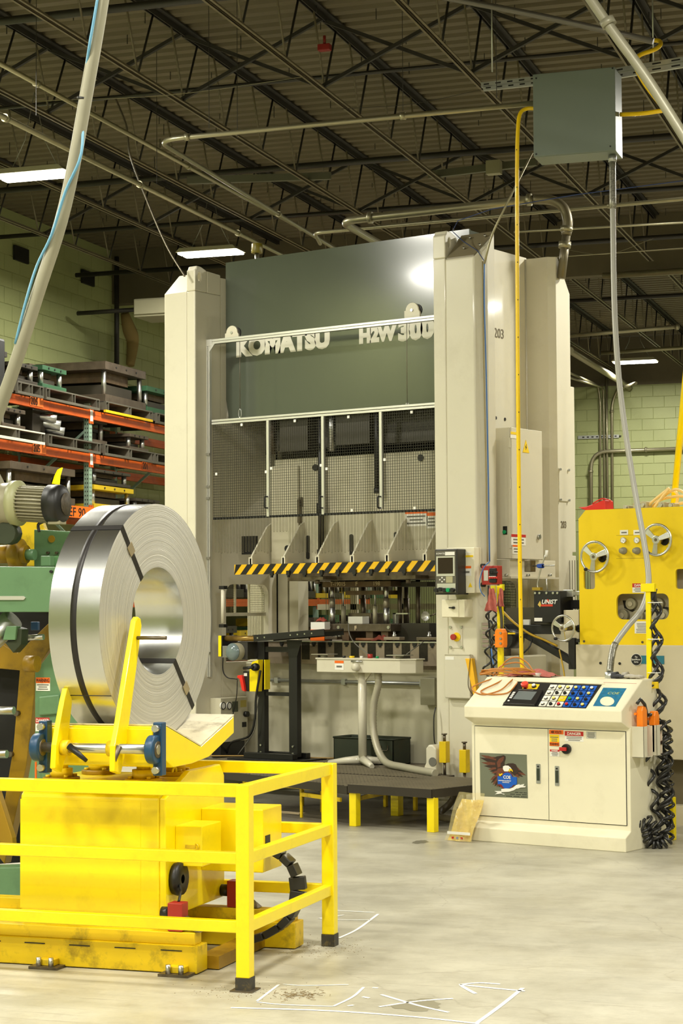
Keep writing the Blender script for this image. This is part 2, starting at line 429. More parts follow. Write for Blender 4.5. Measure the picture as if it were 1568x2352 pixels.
# --- bar joists, each with chords and single web rods
ZB = 5.8; ZT = ZD-.04
def joist(x, y0, y1):
    t = thing('joist', None, None, (x, y0, ZB), 'B'); t.parent = deck
    t.location = (x, y0, ZB); t.rotation_euler = (0, 0, 0)
    mb = MB()
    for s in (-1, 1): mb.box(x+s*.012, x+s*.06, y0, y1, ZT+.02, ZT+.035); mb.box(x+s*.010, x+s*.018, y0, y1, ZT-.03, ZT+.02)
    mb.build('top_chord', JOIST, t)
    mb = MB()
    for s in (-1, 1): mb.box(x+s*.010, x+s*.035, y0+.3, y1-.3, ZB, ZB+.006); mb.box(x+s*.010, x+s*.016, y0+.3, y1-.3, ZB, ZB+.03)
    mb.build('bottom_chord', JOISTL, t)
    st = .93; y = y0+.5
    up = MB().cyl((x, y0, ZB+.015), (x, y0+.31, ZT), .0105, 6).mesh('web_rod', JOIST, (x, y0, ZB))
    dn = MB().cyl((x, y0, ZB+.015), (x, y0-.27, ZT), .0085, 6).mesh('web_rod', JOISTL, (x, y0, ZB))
    while y < y1-.6:
        for me in (up, dn):
            o = bpy.data.objects.new('web_rod', me); COL.objects.link(o); o.parent = t; o.location = (0, y-y0, 0)
        y += st
JX = [-10.02+1.25*i for i in range(9)]
for i, x in enumerate(JX):
    if x < -1.5 or i < 7: joist(x, 5.0, 23.9)
for x in [-8.7+1.25*i for i in range(5)]: joist(x, 24.2, 34.8)
# cross bridging between the joists: rods crossing from chord to chord, and sprinkler mains
for y in (9.9, 14.75, 19.6):
    for i in range(len(JX)-2):
        x0, x1 = JX[i], JX[i+1]
        MB().bar((x0, y, ZB+.03), (x1, y, ZT-.02), .03, .03).build('bridging', JOIST, deck)
        MB().bar((x0, y+.06, ZT-.02), (x1, y+.06, ZB+.03), .03, .03).build('bridging', JOIST, deck)
def pipe(name, pts, r, m, label, cat, fr='B', group=None, rad=.15, clamps=(), clampm=None, n=10):
    loc = Vector(pts[0])
    t = thing(name, label, cat, loc, fr, group)
    MB().tube(fillet(pts, rad) if len(pts) > 2 else pts, r, n).build('tube', m, t)
    for c, d in clamps:
        c = Vector(c); d = Vector(d).normalized()*.02
        MB().cyl(c-d, c+d, r*1.45, 10).build('coupling', clampm or m, t)
    return t
DPIPE = mat('dark_sprinkler_pipe', (40, 37, 32), .5, var=.1)
pipe('sprinkler_pipe', [(-10.8, 12.95, 6.05), (1.5, 12.95, 6.05)], .032, DPIPE, 'thick dark sprinkler pipe across the top of the picture', 'pipe')
pipe('sprinkler_pipe', [(-10.8, 15.0, 5.98), (1.5, 15.0, 5.98)], .017, DPIPE, 'thin dark pipe running level just above the folded silver conduit', 'pipe')
pipe('sprinkler_pipe', [(-11.1, 18.1, 6.0), (1.5, 18.1, 6.0)], .032, DPIPE, 'dark sprinkler pipe crossing behind the grey box in mid ceiling', 'pipe')
pipe('sprinkler_pipe', [(-11.1, 20.4, 6.0), (1.5, 20.4, 6.0)], .026, DPIPE, 'dark pipe crossing the ceiling just above the press crown', 'pipe')
pipe('sprinkler_pipe', [(-11.1, 22.6, 5.9), (1.5, 22.6, 5.9)], .03, DPIPE, 'far dark pipe close before the dark bulkhead', 'pipe')
pipe('sprinkler_pipe', [(-8, 27.6, 6.0), (1.5, 27.6, 6.0)], .03, DPIPE, 'dark pipe in the far bay beyond the bulkhead', 'pipe')
COND = mat('galvanized_conduit', (158, 152, 124), .38, .7, var=.05, vscale=10)
def cl(p, ax): return (p, {'x': (1, 0, 0), 'y': (0, 1, 0), 'z': (0, 0, 1)}[ax])
# long conduits under the joists
pipe('conduit', [(-6.82, 11.0, 5.62), (-6.82, 23.7, 5.62)], .02, COND, 'upper of the two parallel silver conduits running from the left edge to the press top', 'pipe', clamps=[cl((-6.82, y, 5.62), 'y') for y in (13.2, 16.2, 19.3)])
pipe('conduit', [(-6.76, 11.0, 5.2), (-6.76, 23.7, 5.2)], .022, COND, 'lower of the two parallel silver conduits, running behind the round conduit bottom left', 'pipe', clamps=[cl((-6.76, y, 5.2), 'y') for y in (12.6, 15.0, 17.3)])
a = Bd(1226, 237, Z=5.25)
pipe('conduit', [Bd(1226, 237, Z=5.25), Bd(360, 322, Z=5.25), Bd(775, 575, Z=5.25)], .02, COND, 'silver conduit folded in a hairpin that runs level into the grey box', 'pipe', rad=.22, clamps=[(Bd(430, 315, Z=5.25), (1, 0, 0)), (Bd(925, 267, Z=5.25), (1, 0, 0)), (Bd(640, 492, Z=5.25), (0, 1, 0))])
# steel strut channels and rods that carry conduits
mb = MB()
for (px, py) in ((480, 280), (545, 303), (83, 250), (360, 410), (925, 240), (1140, 210)):
    p = Bd(px, py, Z=5.3); mb.box(p.x-.002, p.x+.002, p.y-.002, p.y+.002, 5.25, ZD)
mb.build('hanger_rod', JOIST, deck, kind='stuff')
# big bend conduit over the press (right rear)
D2 = mat('grey_flexible_pipe', (120, 112, 88), .4, .5, var=.08)
zc = 4.95
pts = [Bd(885, 575, Z=zc), Bd(785, 512, Z=zc), Bd(1240, 452, Z=zc)+Vector((0, 0, 0)), ]
pp = Bd(1303, 480, Z=4.9)
pipe('conduit', [Bd(875, 562, Z=zc), Bd(782, 508, Z=zc), Bd(1225, 458, Z=zc)], .036, COND, 'fat silver conduit with a u bend above the dark press crown', 'pipe', rad=.2, clamps=[(Bd(850, 500, Z=zc), (1, 0, 0)), (Bd(1215, 459, Z=zc), (1, 0, 0))])
t = thing('flexible_pipe', 'dark flexible pipe arching down behind the right press column', 'pipe', Bd(1225, 458, Z=zc), 'B')
a = Bd(1225, 458, Z=zc); b = Bd(1290, 620, Y=a.y+.1)
q = [a, Bd(1265, 460, Y=a.y), Bd(1292, 475, Y=a.y), Bd(1303, 505, Y=a.y), Bd(1300, 540, Y=a.y), Bd(1295, 580, Y=a.y), Bd(1288, 640, Y=a.y)]
MB().tube(smooth(q[:5], 5), .042, 10).build('hose', D2, t)
MB().tube([q[4], q[6]], .036, 10).build('tube', D2, t)
MB().cyl(Bd(1301, 520, Y=a.y), Bd(1300, 532, Y=a.y), .052, 12).build('coupling', COND, t); MB().cyl(Bd(1297, 555, Y=a.y), Bd(1296, 570, Y=a.y), .052, 12).build('coupling', COND, t)
pipe('conduit', [Bd(735, 560, Z=5.1), Bd(722, 535, Z=5.1), Bd(1568, 457, Z=5.1), Bd(1620, 452, Z=5.1)], .018, COND, 'silver conduit running level from the press top to the right edge', 'pipe', rad=.1, clamps=[(Bd(1400, 472, Z=5.1), (1, 0, 0))])
pipe('conduit', [Bd(1180, 533, Z=5.2), Bd(1620, 508, Z=5.2)], .012, COND, 'thin conduit running level just below the dark bulkhead top', 'pipe')
pipe('conduit', [(-3.9, 23.7, 5.95), (3.5, 23.7, 5.95)], .014, COND, 'thin conduit strapped along the dark bulkhead', 'pipe')
pipe('conduit', [(-4.4, 23.75, 5.68), (3.5, 23.75, 5.68)], .04, COND, 'fat pale pipe along the lower edge of the dark bulkhead', 'pipe')
pipe('conduit', [Bd(1300, 772, Y=26), Bd(1560, 750, Y=26)], .028, COND, 'pale pipe running level beyond the bulkhead right of the press', 'pipe', clamps=[(Bd(1555, 751, Y=26), (1, 0, 0))])
pipe('conduit', [Bd(1380, 811, Y=31), Bd(1620, 795, Y=31)], .03, COND, 'short grey pipe above the far lit lamp', 'pipe')
# conduits that come down the far wall
yw = YN-.06
def wallc(pxs, r, label, top, n=1):
    pts = [Vector(top)]+[Bd(px, py, Y=yw) for px, py in pxs]
    return pipe('conduit', pts, r, COND, label, 'pipe', rad=.35)
p = Bd(1447, 886, Y=yw)
pipe('conduit', [Bd(1309, 805, Y=28), Bd(1440, 886, Y=yw-.1), Bd(1446, 893, Y=yw)], .055, COND, 'thick green grey pipe slanting to the far wall', 'pipe', rad=.1)
wallc([(1373, 885), (1378, 920), (1378, 1172)], .022, 'leftmost of the four tight conduits going down the far green wall', Bd(1309, 857, Y=30))
wallc([(1385, 890), (1386, 930), (1388, 1172)], .018, 'second conduit of the four going down the far green wall', Bd(1309, 868, Y=30))
pipe('conduit', [Bd(1392, 830, Y=yw), Bd(1395, 1172, Y=yw)], .022, COND, 'third straight conduit of the four going up the far green wall', 'pipe')
pipe('conduit', [Bd(1460, 880, Y=32), Bd(1418, 893, Y=yw), Bd(1405, 925, Y=yw), Bd(1406, 1172, Y=yw)], .026, COND, 'rightmost conduit of the four with a wide bend at its top', 'pipe', rad=.3, clamps=[(Bd(1405, 945, Y=yw), (0, 0, 1))])
yw2 = yw-.06
pipe('conduit', [Bd(1357, 1172, Y=yw2), Bd(1357, 1038, Y=yw2), Bd(1620, 1028, Y=yw2)], .034, COND, 'fat conduit that bends level across the far green wall', 'pipe', rad=.3, clamps=[(Bd(1356, 1083, Y=yw2), (0, 0, 1)), (Bd(1483, 1033, Y=yw2), (1, 0, 0))])
a, b = Bd(1327, 1005, Y=YN-.03), Bd(1421, 1001, Y=YN-.03)
mb = MB()
mb.box(a.x, b.x, YN-.04, YN-.02, a.z-.03, a.z+.03)
t = solo(mb, 'strut_channel', GALV, 'short galvanized strut channel holding the far wall conduits', 'bracket', tuple(a), 'B')
for i in range(9): MB().box(a.x+.08+i*.085, a.x+.12+i*.085, YN-.043, YN-.04, a.z-.01, a.z+.012).build('slot', BLK, t)
# things on the left wall
t = pipe('wall_pipe', [Bd(268, 590, X=XW+.08), Bd(268, 866, X=XW+.08)], .035, DPIPE, 'dark vertical pipe on the left block wall behind the racks', 'pipe')
for i, (px, py) in enumerate(((48, 585), (201, 639))):
    p = Bd(px, py, X=XW+.03)
    solo(MB().box(XW+.02, XW+.05, p.y-.18, p.y+.18, p.z-.09, p.z+.09), 'wall_opening_cover', BLK, ['dark square cover high on the wall near the left edge', 'dark square cover on the wall above the slanted conduit end'][i], 'cover', (XW+.02, p.y, p.z-.09), 'B')
yy = Bd(178, 720, X=-10.9).y
t = pipe('heater_flue', [Bd(178, 720, X=-10.95), Bd(330, 710, Y=yy)], .028, DPIPE, 'dark flue pipe reaching from the left wall to the unit heater', 'pipe')
p = Bd(325, 735, Y=yy); q = Bd(378, 690, Y=yy)
t = thing('unit_heater', 'pale unit heater box hanging beside the left press column', 'heater', (p.x, yy-.25, p.z), 'B')
HEAT = mat('heater_paint', (150, 146, 120), .5, var=.05)
MB().box(p.x, q.x+.5, yy-.25, yy+.3, p.z, q.z).build('cabinet', HEAT, t, bevel=.015)
MB().box(p.x+.03, q.x+.45, yy-.29, yy-.25, p.z+.03, q.z-.03).build('louvre_panel', HEAT, t)
mb = MB(); a = Bd(290, 722, X=XW+.03); b = Bd(296, 840, X=XW+.03)
mb.tube(smooth([a+Vector((.02, -.1, 0)), a+Vector((.03, 0, -.2)), Vector((XW+.05, (a.y+b.y)/2+.1, (a.z+b.z)/2)), b+Vector((.02, 0, 0))], 5), [.06+.05*math.sin(PI*i/15) for i in range(16)], 8)
solo(mb, 'fabric_drape', mat('brown_fabric', (140, 120, 70), .9, var=.15), 'brown cloth hanging on the wall beside the dark vertical pipe', 'cloth', tuple(b), 'B')
# --- lamps
def lamp_fixture(x, y, z, label, seen):
    t = thing('high_bay_lamp', label, 'lamp', (x, y, z), 'B', None if seen else 'high bay lamps behind and beside the photographer')
    L_, W_ = .76, .32
    MB().prism([(x-L_/2, z+.012), (x+L_/2, z+.012), (x+L_/2-.05, z+.06), (x-L_/2+.05, z+.06)], 'y', y-W_/2, y+W_/2).build('housing', HEAT, t, bevel=.004)
    for k in (-1, 1):
        MB().box(x-L_/2+.02, x+L_/2-.02, y+k*.08-.06, y+k*.08+.06, z-.012, z+.012).build('diffuser', GLOW, t, bevel=.01)
    if seen:
        for k in (-1, 1):
            MB().tube([(x+k*.25, y, z+.06), (x+k*.1, y, z+.35), (x, y, ZD)], .004, 5).build('hanging_wire', GALV, t)
    ld = bpy.data.lights.new('lamp_light', 'AREA'); ld.shape = 'RECTANGLE'; ld.size = L_; ld.size_y = W_; ld.energy = LAMP_W; ld.color = LAMP_C
    lo = bpy.data.objects.new('lamp_light', ld); COL.objects.link(lo); lo.parent = t; lo.location = (0, 0, -.02)
    return t
LL = ['lit double strip lamp hanging at the left edge behind the slanted conduit', 'lit double strip lamp hanging above the left press column', 'small far lit lamp in the distance at the right, beyond the bulkhead']
for i, (x, y, s) in enumerate(LAMPS):
    lamp_fixture(x, y, 5.65 if i != 2 else 5.65, LL[i] if i < 3 else 'lit double strip lamp over the shop floor out of the picture', s)

# more gear under the roof: a channel with a small box, a red valve, slack wires
a, b = Bd(985, 402, Z=5.85), Bd(1232, 372, Z=5.85)
t = thing('ceiling_channel', 'dark steel channel with a small grey box high in the middle of the ceiling', 'channel', tuple(a), 'B')
MB().bar(a, b, .05, .07).build('channel', mat('channel_grey', (92, 92, 76), .5), t)
q = Bd(1134, 384, Z=5.82); MB().box(q.x-.07, q.x+.07, q.y-.05, q.y+.05, q.z-.07, q.z+.06).build('small_box', HEAT, t)
a, b = Bd(430, 415, Z=5.85), Bd(760, 404, Z=5.85)
solo(MB().bar(a, b, .05, .07), 'ceiling_channel', MATS['channel_grey'], 'dark steel channel high over the left lamp of the press', 'channel', tuple(a), 'B')
q = Bd(745, 108, Z=5.98); t = thing('sprinkler_valve', 'small red valve on the thick dark pipe at the top centre', 'valve', tuple(q), 'B')
RVP = mat('valve_red', (130, 26, 18), .5)
MB().box(q.x-.05, q.x+.05, q.y-.03, q.y+.03, q.z-.03, q.z+.02).build('body', RVP, t, bevel=.004); MB().cyl((q.x, q.y, q.z+.02), (q.x, q.y, q.z+.09), .012, 8).build('neck', RVP, t)
for p0, p1, dz, lab in (((80, 232), (700, 176), .05, 'thin slack wire crossing the upper left of the ceiling'), ((784, 250), (1110, 205), .04, 'thin black wire running to the slotted channel'), ((1290, 572), (1500, 548), .12, 'thin slack wire before the dark bulkhead')):
    a, b = Bd(*p0, Z=5.75), Bd(*p1, Z=5.75); m_ = (a+b)/2-Vector((0, 0, dz))
    solo(MB().tube(smooth([a, m_, b], 8), .0022, 4), 'slack_wire', DPIPE if 'black' in lab else COND, lab, 'wire', tuple(a), 'B')
# far-edge items under the pale pipes right of the press
pipe('conduit', [Bd(1200, 596, Z=5.35), Bd(1620, 566, Z=5.35)], .006, COND, 'very thin conduit over the bulkhead, right of the flexible pipe', 'pipe')
# ================================================================ the stamping press
Y0 = 12.65; XL0, XLb, XLe = -11.045, -10.79, -10.695; XR0, XRe, XRb, XR1 = -8.245, -8.131, -7.87, -7.80
YC = 13.07; ZP = .30
press = thing('stamping_press', 'tall cream stamping press with dark green grey crown behind the walkway', 'press', (-9.4, 13.3, 0))
# uprights: ear plates with lifting eyes
def ear_ring(x0, x1, side, y1):
    """side frame plate with its lifting eye near the top front corner"""
    mb = MB(); cy, cz, ry, rz, n = Y0+.062, 4.438, .020, .038, 24
    mb.box(x0, x1, Y0, y1, 0, 4.31)
    inner = [(cy+ry*math.cos(2*PI*k/n), cz+rz*math.sin(2*PI*k/n)) for k in range(n)]; outer = []
    for k in range(n):
        c, s = math.cos(2*PI*k/n), math.sin(2*PI*k/n); m_ = max(abs(c), abs(s))
        y = cy+(.062 if c < 0 else .10)*c/m_; z = cz+(.092 if s > 0 else .128)*s/m_
        if s > 0 and c < 0: y, z = cy+.062*c/(1 if m_ < .8 else m_)**1, cz+.092*s/(1 if m_ < .8 else m_)
        if s > 0 and c > 0: z = min(z, cz+.092-.35*max(0, y-cy-.02))
        outer.append((y, z))
    vs = [(x, a, b) for x in (x0, x1) for ring in (inner, outer) for a, b in ring]; fs = []
    for k in range(n):
        j = (k+1) % n
        fs += [(k, j, n+j, n+k), (2*n+k, 3*n+k, 3*n+j, 2*n+j), (k, 2*n+k, 2*n+j, j), (n+k, n+j, 3*n+j, 3*n+k)]
    mb.add(vs, fs)
    if y1 > cy+.11: mb.prism([(cy+.10, 4.31), (y1, 4.31), (y1, 4.49), (cy+.10, 4.502)], 'x', x0, x1)
    return mb
ear_ring(XLb, XLe, 1, 13.0).build('front_upright', CREAM, press, bevel=.012)
ear_ring(XR0, XRe, 1, 12.83).build('front_upright', CREAM, press, bevel=.012)
# left box column
MB().prism([(Y0+.0, 0), (Y0+.32, 0), (Y0+.32, 4.50), (Y0+.20, 4.50), (Y0, 4.31)], 'x', XL0, XLb).build('column_box', CREAM, press, bevel=.008)
# right box column: chamfered corner, slanting cap
mb = MB()
ring = [(XRe, Y0), (XRb, Y0), (XR1-.02, Y0+.05), (XR1, Y0+.09), (XR1, 12.85), (XRe, 12.85)]
zt = lambda y: 4.29+(y-Y0)/.2*.21
n = len(ring)
mb.add([(x, y, 0) for x, y in ring]+[(x, y, zt(y)) for x, y in ring], [tuple(range(n))[::-1], tuple(range(n, 2*n))]+[(i, (i+1) % n, n+(i+1) % n, n+i) for i in range(n)])
mb.build('column_box', CREAM, press, bevel=.01)
CAP = mat('cap_plate_paint', (128, 118, 92), .45, var=.08)
mb = MB(); o_ = .012
v = [(XRe+.01, Y0+.005, 4.295+o_), (XRb, Y0+.005, 4.295+o_), (XR1, 12.845, 4.5+o_), (XRe+.03, 12.845, 4.5+o_)]
mb.add(v+[(a, b, c-.01) for a, b, c in v], [(0, 1, 2, 3), (4, 7, 6, 5), (0, 4, 5, 1), (1, 5, 6, 2), (2, 6, 7, 3), (3, 7, 4, 0)])
cap = mb.build('cap_plate', CAP, press)
v0 = Vector((0, .2, .21)).normalized()
for fx, fy in ((.12, .3), (.12, .75), (.26, .35), (.26, .75)):
    c = Vector((XRe+.02+fx, Y0+.2*fy, 4.3+.21*fy+o_)); MB().cyl(c, c+Vector((0, -.012, .012)), .009, 8).build('bolt', STEEL, cap)
# webs and rear columns
XWEB = -8.07
def side_frame(xin, xout, name, window):
    (y0, y1) = (12.86 if xin > -9 else 13.0, 13.8); w0, w1, wz0, wz1 = 13.06, 13.66, 1.10, 1.78
    mb = MB()
    mb.box(xin, xout, y0, y1, 0, wz0); mb.box(xin, xout, y0, y1, wz1, 4.465)
    mb.box(xin, xout, y0, w0, wz0, wz1); mb.box(xin, xout, w1, y1, wz0, wz1)
    # rounded corners of the feed window
    r = .09
    for cy, sgn in ((w0, 1), (w1, -1)):
        pts = [(cy, wz1), (cy, wz1-r)]+[(cy+sgn*(r-r*math.cos(math.radians(a))), wz1-r+r*math.sin(math.radians(a))) for a in (22, 45, 67)]+[(cy+sgn*r, wz1)]
        mb.prism(pts, 'x', xin, xout)
    return mb.build(name, CREAM, press)
side_frame(-8.17, XWEB, 'side_frame', 1)
side_frame(XLe-.08, XLe, 'side_frame', 1)
for x0, x1, s in ((XWEB-.05, -7.81, 1), (-11.03, XLe, -1)):
    mb = MB(); ch = .05*s
    ring = [(x0, 13.78), (x1-.05, 13.78), (x1, 13.83), (x1, 14.06), (x0, 14.06)] if s > 0 else [(x0, 13.78), (x1, 13.78), (x1, 14.06), (x0, 14.06)]
    n = len(ring); z2 = lambda y: 4.45 if y < 13.86 else 4.45-(y-13.86)/.2*.28
    mb.add([(x, y, 0) for x, y in ring]+[(x, y, z2(y)) for x, y in ring], [tuple(range(n))[::-1]]+[(i, (i+1) % n, n+(i+1) % n, n+i) for i in range(n)])
    k = [(x, 13.86, 4.45) for x in (x0, x1)]
    b = len(mb.v)
    mb.add([(x0, 13.78, 4.45), (x1 if s < 0 else x1-.05, 13.78, 4.45), (x1, 13.83, 4.45), (x1, 13.86, 4.45), (x0, 13.86, 4.45), (x1, 14.06, 4.17), (x0, 14.06, 4.17)], [(0, 1, 2, 3, 4), (4, 3, 5, 6), (2, 3, 5)])
    mb.build('rear_column', CREAM, press)
# crown
mb = MB()
pts = [(XLe, 3.40), (-10.66, 3.22), (-8.17, 3.22), (-8.17, 4.61), (XLe-.0, 4.61)]
mb.prism(pts, 'y', YC, YC+.02)
mb.box(XLe, -8.17, YC+.02, 13.3, 3.5, 4.60)
mb.build('crown', CROWN, press)
# dark underside of the crown with its gear housings and hanging rams
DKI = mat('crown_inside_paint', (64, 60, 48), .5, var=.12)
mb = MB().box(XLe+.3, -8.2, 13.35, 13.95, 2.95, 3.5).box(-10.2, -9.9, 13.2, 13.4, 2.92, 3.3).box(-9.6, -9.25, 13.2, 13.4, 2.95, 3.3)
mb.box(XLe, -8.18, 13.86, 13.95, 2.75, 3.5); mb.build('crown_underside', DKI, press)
for x, y, r, z0, z1, m in ((-8.42, 13.25, .07, 2.86, 3.3, STEEL), (-9.66, 13.22, .03, 2.9, 3.3, STEEL), (-10.3, 13.2, .05, 2.9, 3.2, IRON)):
    MB().cyl((x, y, z0), (x, y, z1), r, 16).build('guide_post', m, press)
# slide: large face with guide rods
SL = mat('slide_paint', (196, 190, 164), .45, var=.05, vscale=1.5, dirt=(130, 118, 88), dscale=3, damt=.35)
YS_ = 13.22
mb = MB().box(-10.28, -8.22, YS_, 13.85, 1.95, 2.86).box(-10.30, -10.0, YS_-.03, YS_, 1.95, 2.80)
slide = mb.build('slide', SL, press, bevel=.012)
for px in (645, 1060): pass
for x, z in ((-9.83, 2.77), (-8.75, 2.80)):
    MB().cyl((x, YS_-.012, z), (x, YS_, z), .028, 14).build('cover_disc', BLK, slide)
for x, z0, z1, r in ((-9.74, 2.02, 3.3, .026), (-9.15, 2.52, 3.3, .026), (-8.5, 2.56, 3.3, .026)):
    rod = MB().cyl((x, YS_-.05, z0+.04), (x, YS_-.05, z1), r, 12).build('counterbalance_rod', BLK, slide)
    MB().cyl((x, YS_-.05, z0), (x, YS_-.05, z0+.045), r*1.35, 12).build('rod_end', BLK, rod)
MB().cyl((-9.74, YS_-.05, 2.36), (-9.74, YS_-.05, 2.46), .04, 12).build('rod_joint', BLK, slide)
# small valve, boxes, slots and labels on the slide face
MB().box(-10.02, -9.97, YS_-.02, YS_, 2.44, 2.52).box(-10.0, -9.98, YS_-.04, YS_, 2.30, 2.5).build('valve_block', IRON, slide)
t = MB().box(-10.17, -10.04, YS_-.012, YS_, 2.0, 2.15).build('switch_plate', CREAM, slide)
MB().cyl((-10.105, YS_-.05, 2.08), (-10.105, YS_-.012, 2.08), .03, 10).build('switch_knob', BLK, slide)
for px, y0, y1 in ((706, 1230, 1284), (806, 1227, 1278), (908, 1222, 1250)):
    a = P(px, y0, Y=YS_-.01); b = P(px, y1, Y=YS_-.01)
    MB().prism(rrect(a.x-.016, a.x+.016, b.z, a.z, .014), 'y', YS_-.012, YS_-.002).build('slot', BLK, slide)
a = P(578, 1255, Y=YS_-.03); MB().box(a.x-.09, a.x+.07, YS_-.06, YS_-.03, a.z-.07, a.z+.09).build('grille_box', BLK, slide)
for px, py, wd in ((955, 1190, .22), (990, 1195, .09)):
    a = P(px, py, Y=YS_-.004); warn_label(slide, (a.x, YS_, a.z), wd, .13, '', ORGP, lines=3, frac=.22)
# gussets and the striped bar
YB = 12.93
a, b = P(538, 1297, Y=YB), P(538, 1320, Y=YB)
zt_, zb_ = a.z, b.z; xs = a.x; xe = -8.26
bar = MB().box(xs, xe, YB, YB+.03, zb_, zt_).build('bumper_bar', mat('bumper_yellow', (236, 186, 10), .5, var=.06), press)
stp = (zt_-zb_); x = xs-.06; mb = MB(); k = 0
while x < xe:
    q = [(x, zb_), (x+.062, zb_), (x+.062+.078, zt_), (x+.078, zt_)]
    q = [(min(max(u, xs), xe), z) for u, z in q]
    if q[1][0]-q[0][0] > .02 or q[2][0]-q[3][0] > .02: mb.prism(q, 'y', YB-.003, YB)
    x += .1257; k += 1
mb.build('black_stripes', BLACKP, bar)
for px in (575, 650, 728, 808, 888, 975):
    a = P(px, 1290, Y=YB); x = a.x
    if x > -8.3: x = -8.33
    mb = MB().prism([(YB, zt_), (YS_, zt_), (YS_, zt_+.36), (YS_-.06, zt_+.33), (YB+.03, zt_+.09), (YB, zt_+.05)], 'x', x-.008, x+.008)
    mb.box(x-.02, x+.02, YB, YB+.05, zt_, zt_+.06)
    mb.build('gusset', CREAM, press)
for i in range(9):
    a = P(625+38*i-(0 if i < 5 else 0), 1312, Y=YB-.004)
    g = MB().box(a.x-.017, a.x+.017, YB-.02, YB+.0, zb_-.012, zb_+.026).box(a.x-.008, a.x+.008, YB-.02, YB, zb_-.03, zb_-.012).build('clamp_slot_nut', BLK, press)
# upper platen below the bar
mb = MB().box(-10.1, -8.3, YS_-.05, 13.85, 1.80, 1.95); mb.build('slide_plate', IRON, press)
for px0, px1, py in ((700, 748, 1328), (905, 960, 1326)):
    a, b = P(px0, py, Y=13.02), P(px1, py, Y=13.02); MB().box(a.x, b.x, 12.98, 13.2, a.z-.015, a.z+.015).cyl(((a.x+b.x)/2, 13.05, a.z-.05), ((a.x+b.x)/2, 13.05, a.z), .02, 8).build('die_clamp', IRON, press)
# bed and bolster
BED = mat('bed_paint', (200, 194, 168), .45, var=.06, vscale=1.0, dirt=(140, 126, 92), dscale=1.6, damt=.5)
YBED = 13.33
mb = MB().box(XLe, -8.17, YBED, 13.95, 0, 1.09)
mb.build('bed', BED, press, bevel=.006)
BOLS = mat('bolster_steel', (150, 136, 116), .4, .35, var=.15, vscale=4, dirt=(60, 50, 38), dscale=8, damt=.5)
zt2 = 1.285
bol = MB().box(-10.45, -8.2, 13.2, 13.95, 1.09, zt2).build('bolster', BOLS, press, bevel=.003)
OIL = mat('oil_stained_steel', (40, 34, 28), .35, .3, var=.4, vscale=40)
k = 0
for i in range(13):
    x = -10.36+i*.172
    if x > -8.25: break
    MB().box(x-.02, x+.02, 13.193, 13.2, zt2-.03, zt2+.001).box(x-.009, x+.009, 13.19, 13.2, zt2-.045, zt2-.03).build('slot', BLK, bol)
    if i > 1 and x+.13 < -8.2:
        MB().box(x+.045, x+.125, 13.195, 13.2, 1.10 if i > 9 else 1.13, zt2-.006).build('oil_stain', OIL, bol)
MB().box(-10.45, -8.2, 13.185, 13.2, zt2-.006, zt2+.004).build('edge_strip', STEEL, bol)
# conduit along the bed with two boxes
a = P(620, 1562, Y=YBED-.02); b = P(985, 1570, Y=YBED-.02)
MB().tube([(a.x, YBED-.02, a.z), (-8.4, YBED-.02, a.z)], .014, 8).build('bed_conduit', GALV, press)
for px, py in ((634, 1563), (788, 1567), (968, 1572)):
    a2 = P(px, py, Y=YBED-.03); MB().box(a2.x-.02, a2.x+.02, YBED-.035, YBED, a.z-.025, a.z+.025).build('conduit_clamp', GALV, press)
jb = P(985, 1588, Y=YBED-.06)
MB().box(jb.x-.06, jb.x+.08, YBED-.10, YBED, jb.z-.11, jb.z+.11).build('junction_box', HEAT, press, bevel=.004)
a = P(985, 1530, Y=YBED-.04); MB().box(a.x-.06, a.x+.08, YBED-.05, YBED, a.z-.03, a.z+.09).build('bed_plate', BOLS, press)
# column interior vertical ribs seen beside the rear opening
for px, w_ in ((664, .06), (690, .05)):
    a = P(px, 1400, Y=13.9); MB().box(a.x-w_, a.x+w_, 13.8, 13.95, 1.09, 1.95).build('rear_rib', SL, press)
# left side window: small side guard and cabinet
XI = XLe
def I(px, py, X=XI+.01): return P(px, py, X=X)
# lettering on the crown
a = P(543, 817, Y=YC); b = P(753, 767, Y=YC)
h = .155
lettering('KOMATSU', .215, mat('crown_white_letters', (225, 222, 205), .4, var=.01), press, (a.x, YC-.002, a.z-.0), bold=.017, squash=1.0, name='crown_lettering', space=1.0)
c = P(825, 787, Y=YC)
lettering('H2W', .165, MATS['crown_white_letters'], press, (c.x, YC-.002, c.z), bold=.013, squash=.98, name='crown_lettering', space=.98)
c2 = P(915, 783, Y=YC)
lettering('300', .215, MATS['crown_white_letters'], press, (c2.x, YC-.002, c.z-.01), bold=.016, squash=1.08, name='crown_lettering', space=.98)
# stencils
lettering('203', .11, mat('stencil_grey', (110, 100, 76), .6), press, (XWEB+.002, P(1134, 774, X=XWEB).y, P(1134, 774, X=XWEB).z), xdir=(0, 1, 0), bold=.001, squash=.95, name='stencil')
s2 = P(1287, 1212, X=-7.81)
lettering('203', .08, MATS['stencil_grey'], press, (-7.808, s2.y, s2.z), xdir=(0, 1, 0), bold=.001, squash=.8, name='stencil')
for px, py in ((1138, 960), (1159, 963)):
    a = P(px, py, X=XWEB); MB().cyl((XWEB-.01, a.y, a.z), (XWEB+.004, a.y, a.z), .014, 10).build('bolt_hole', BLK, press)
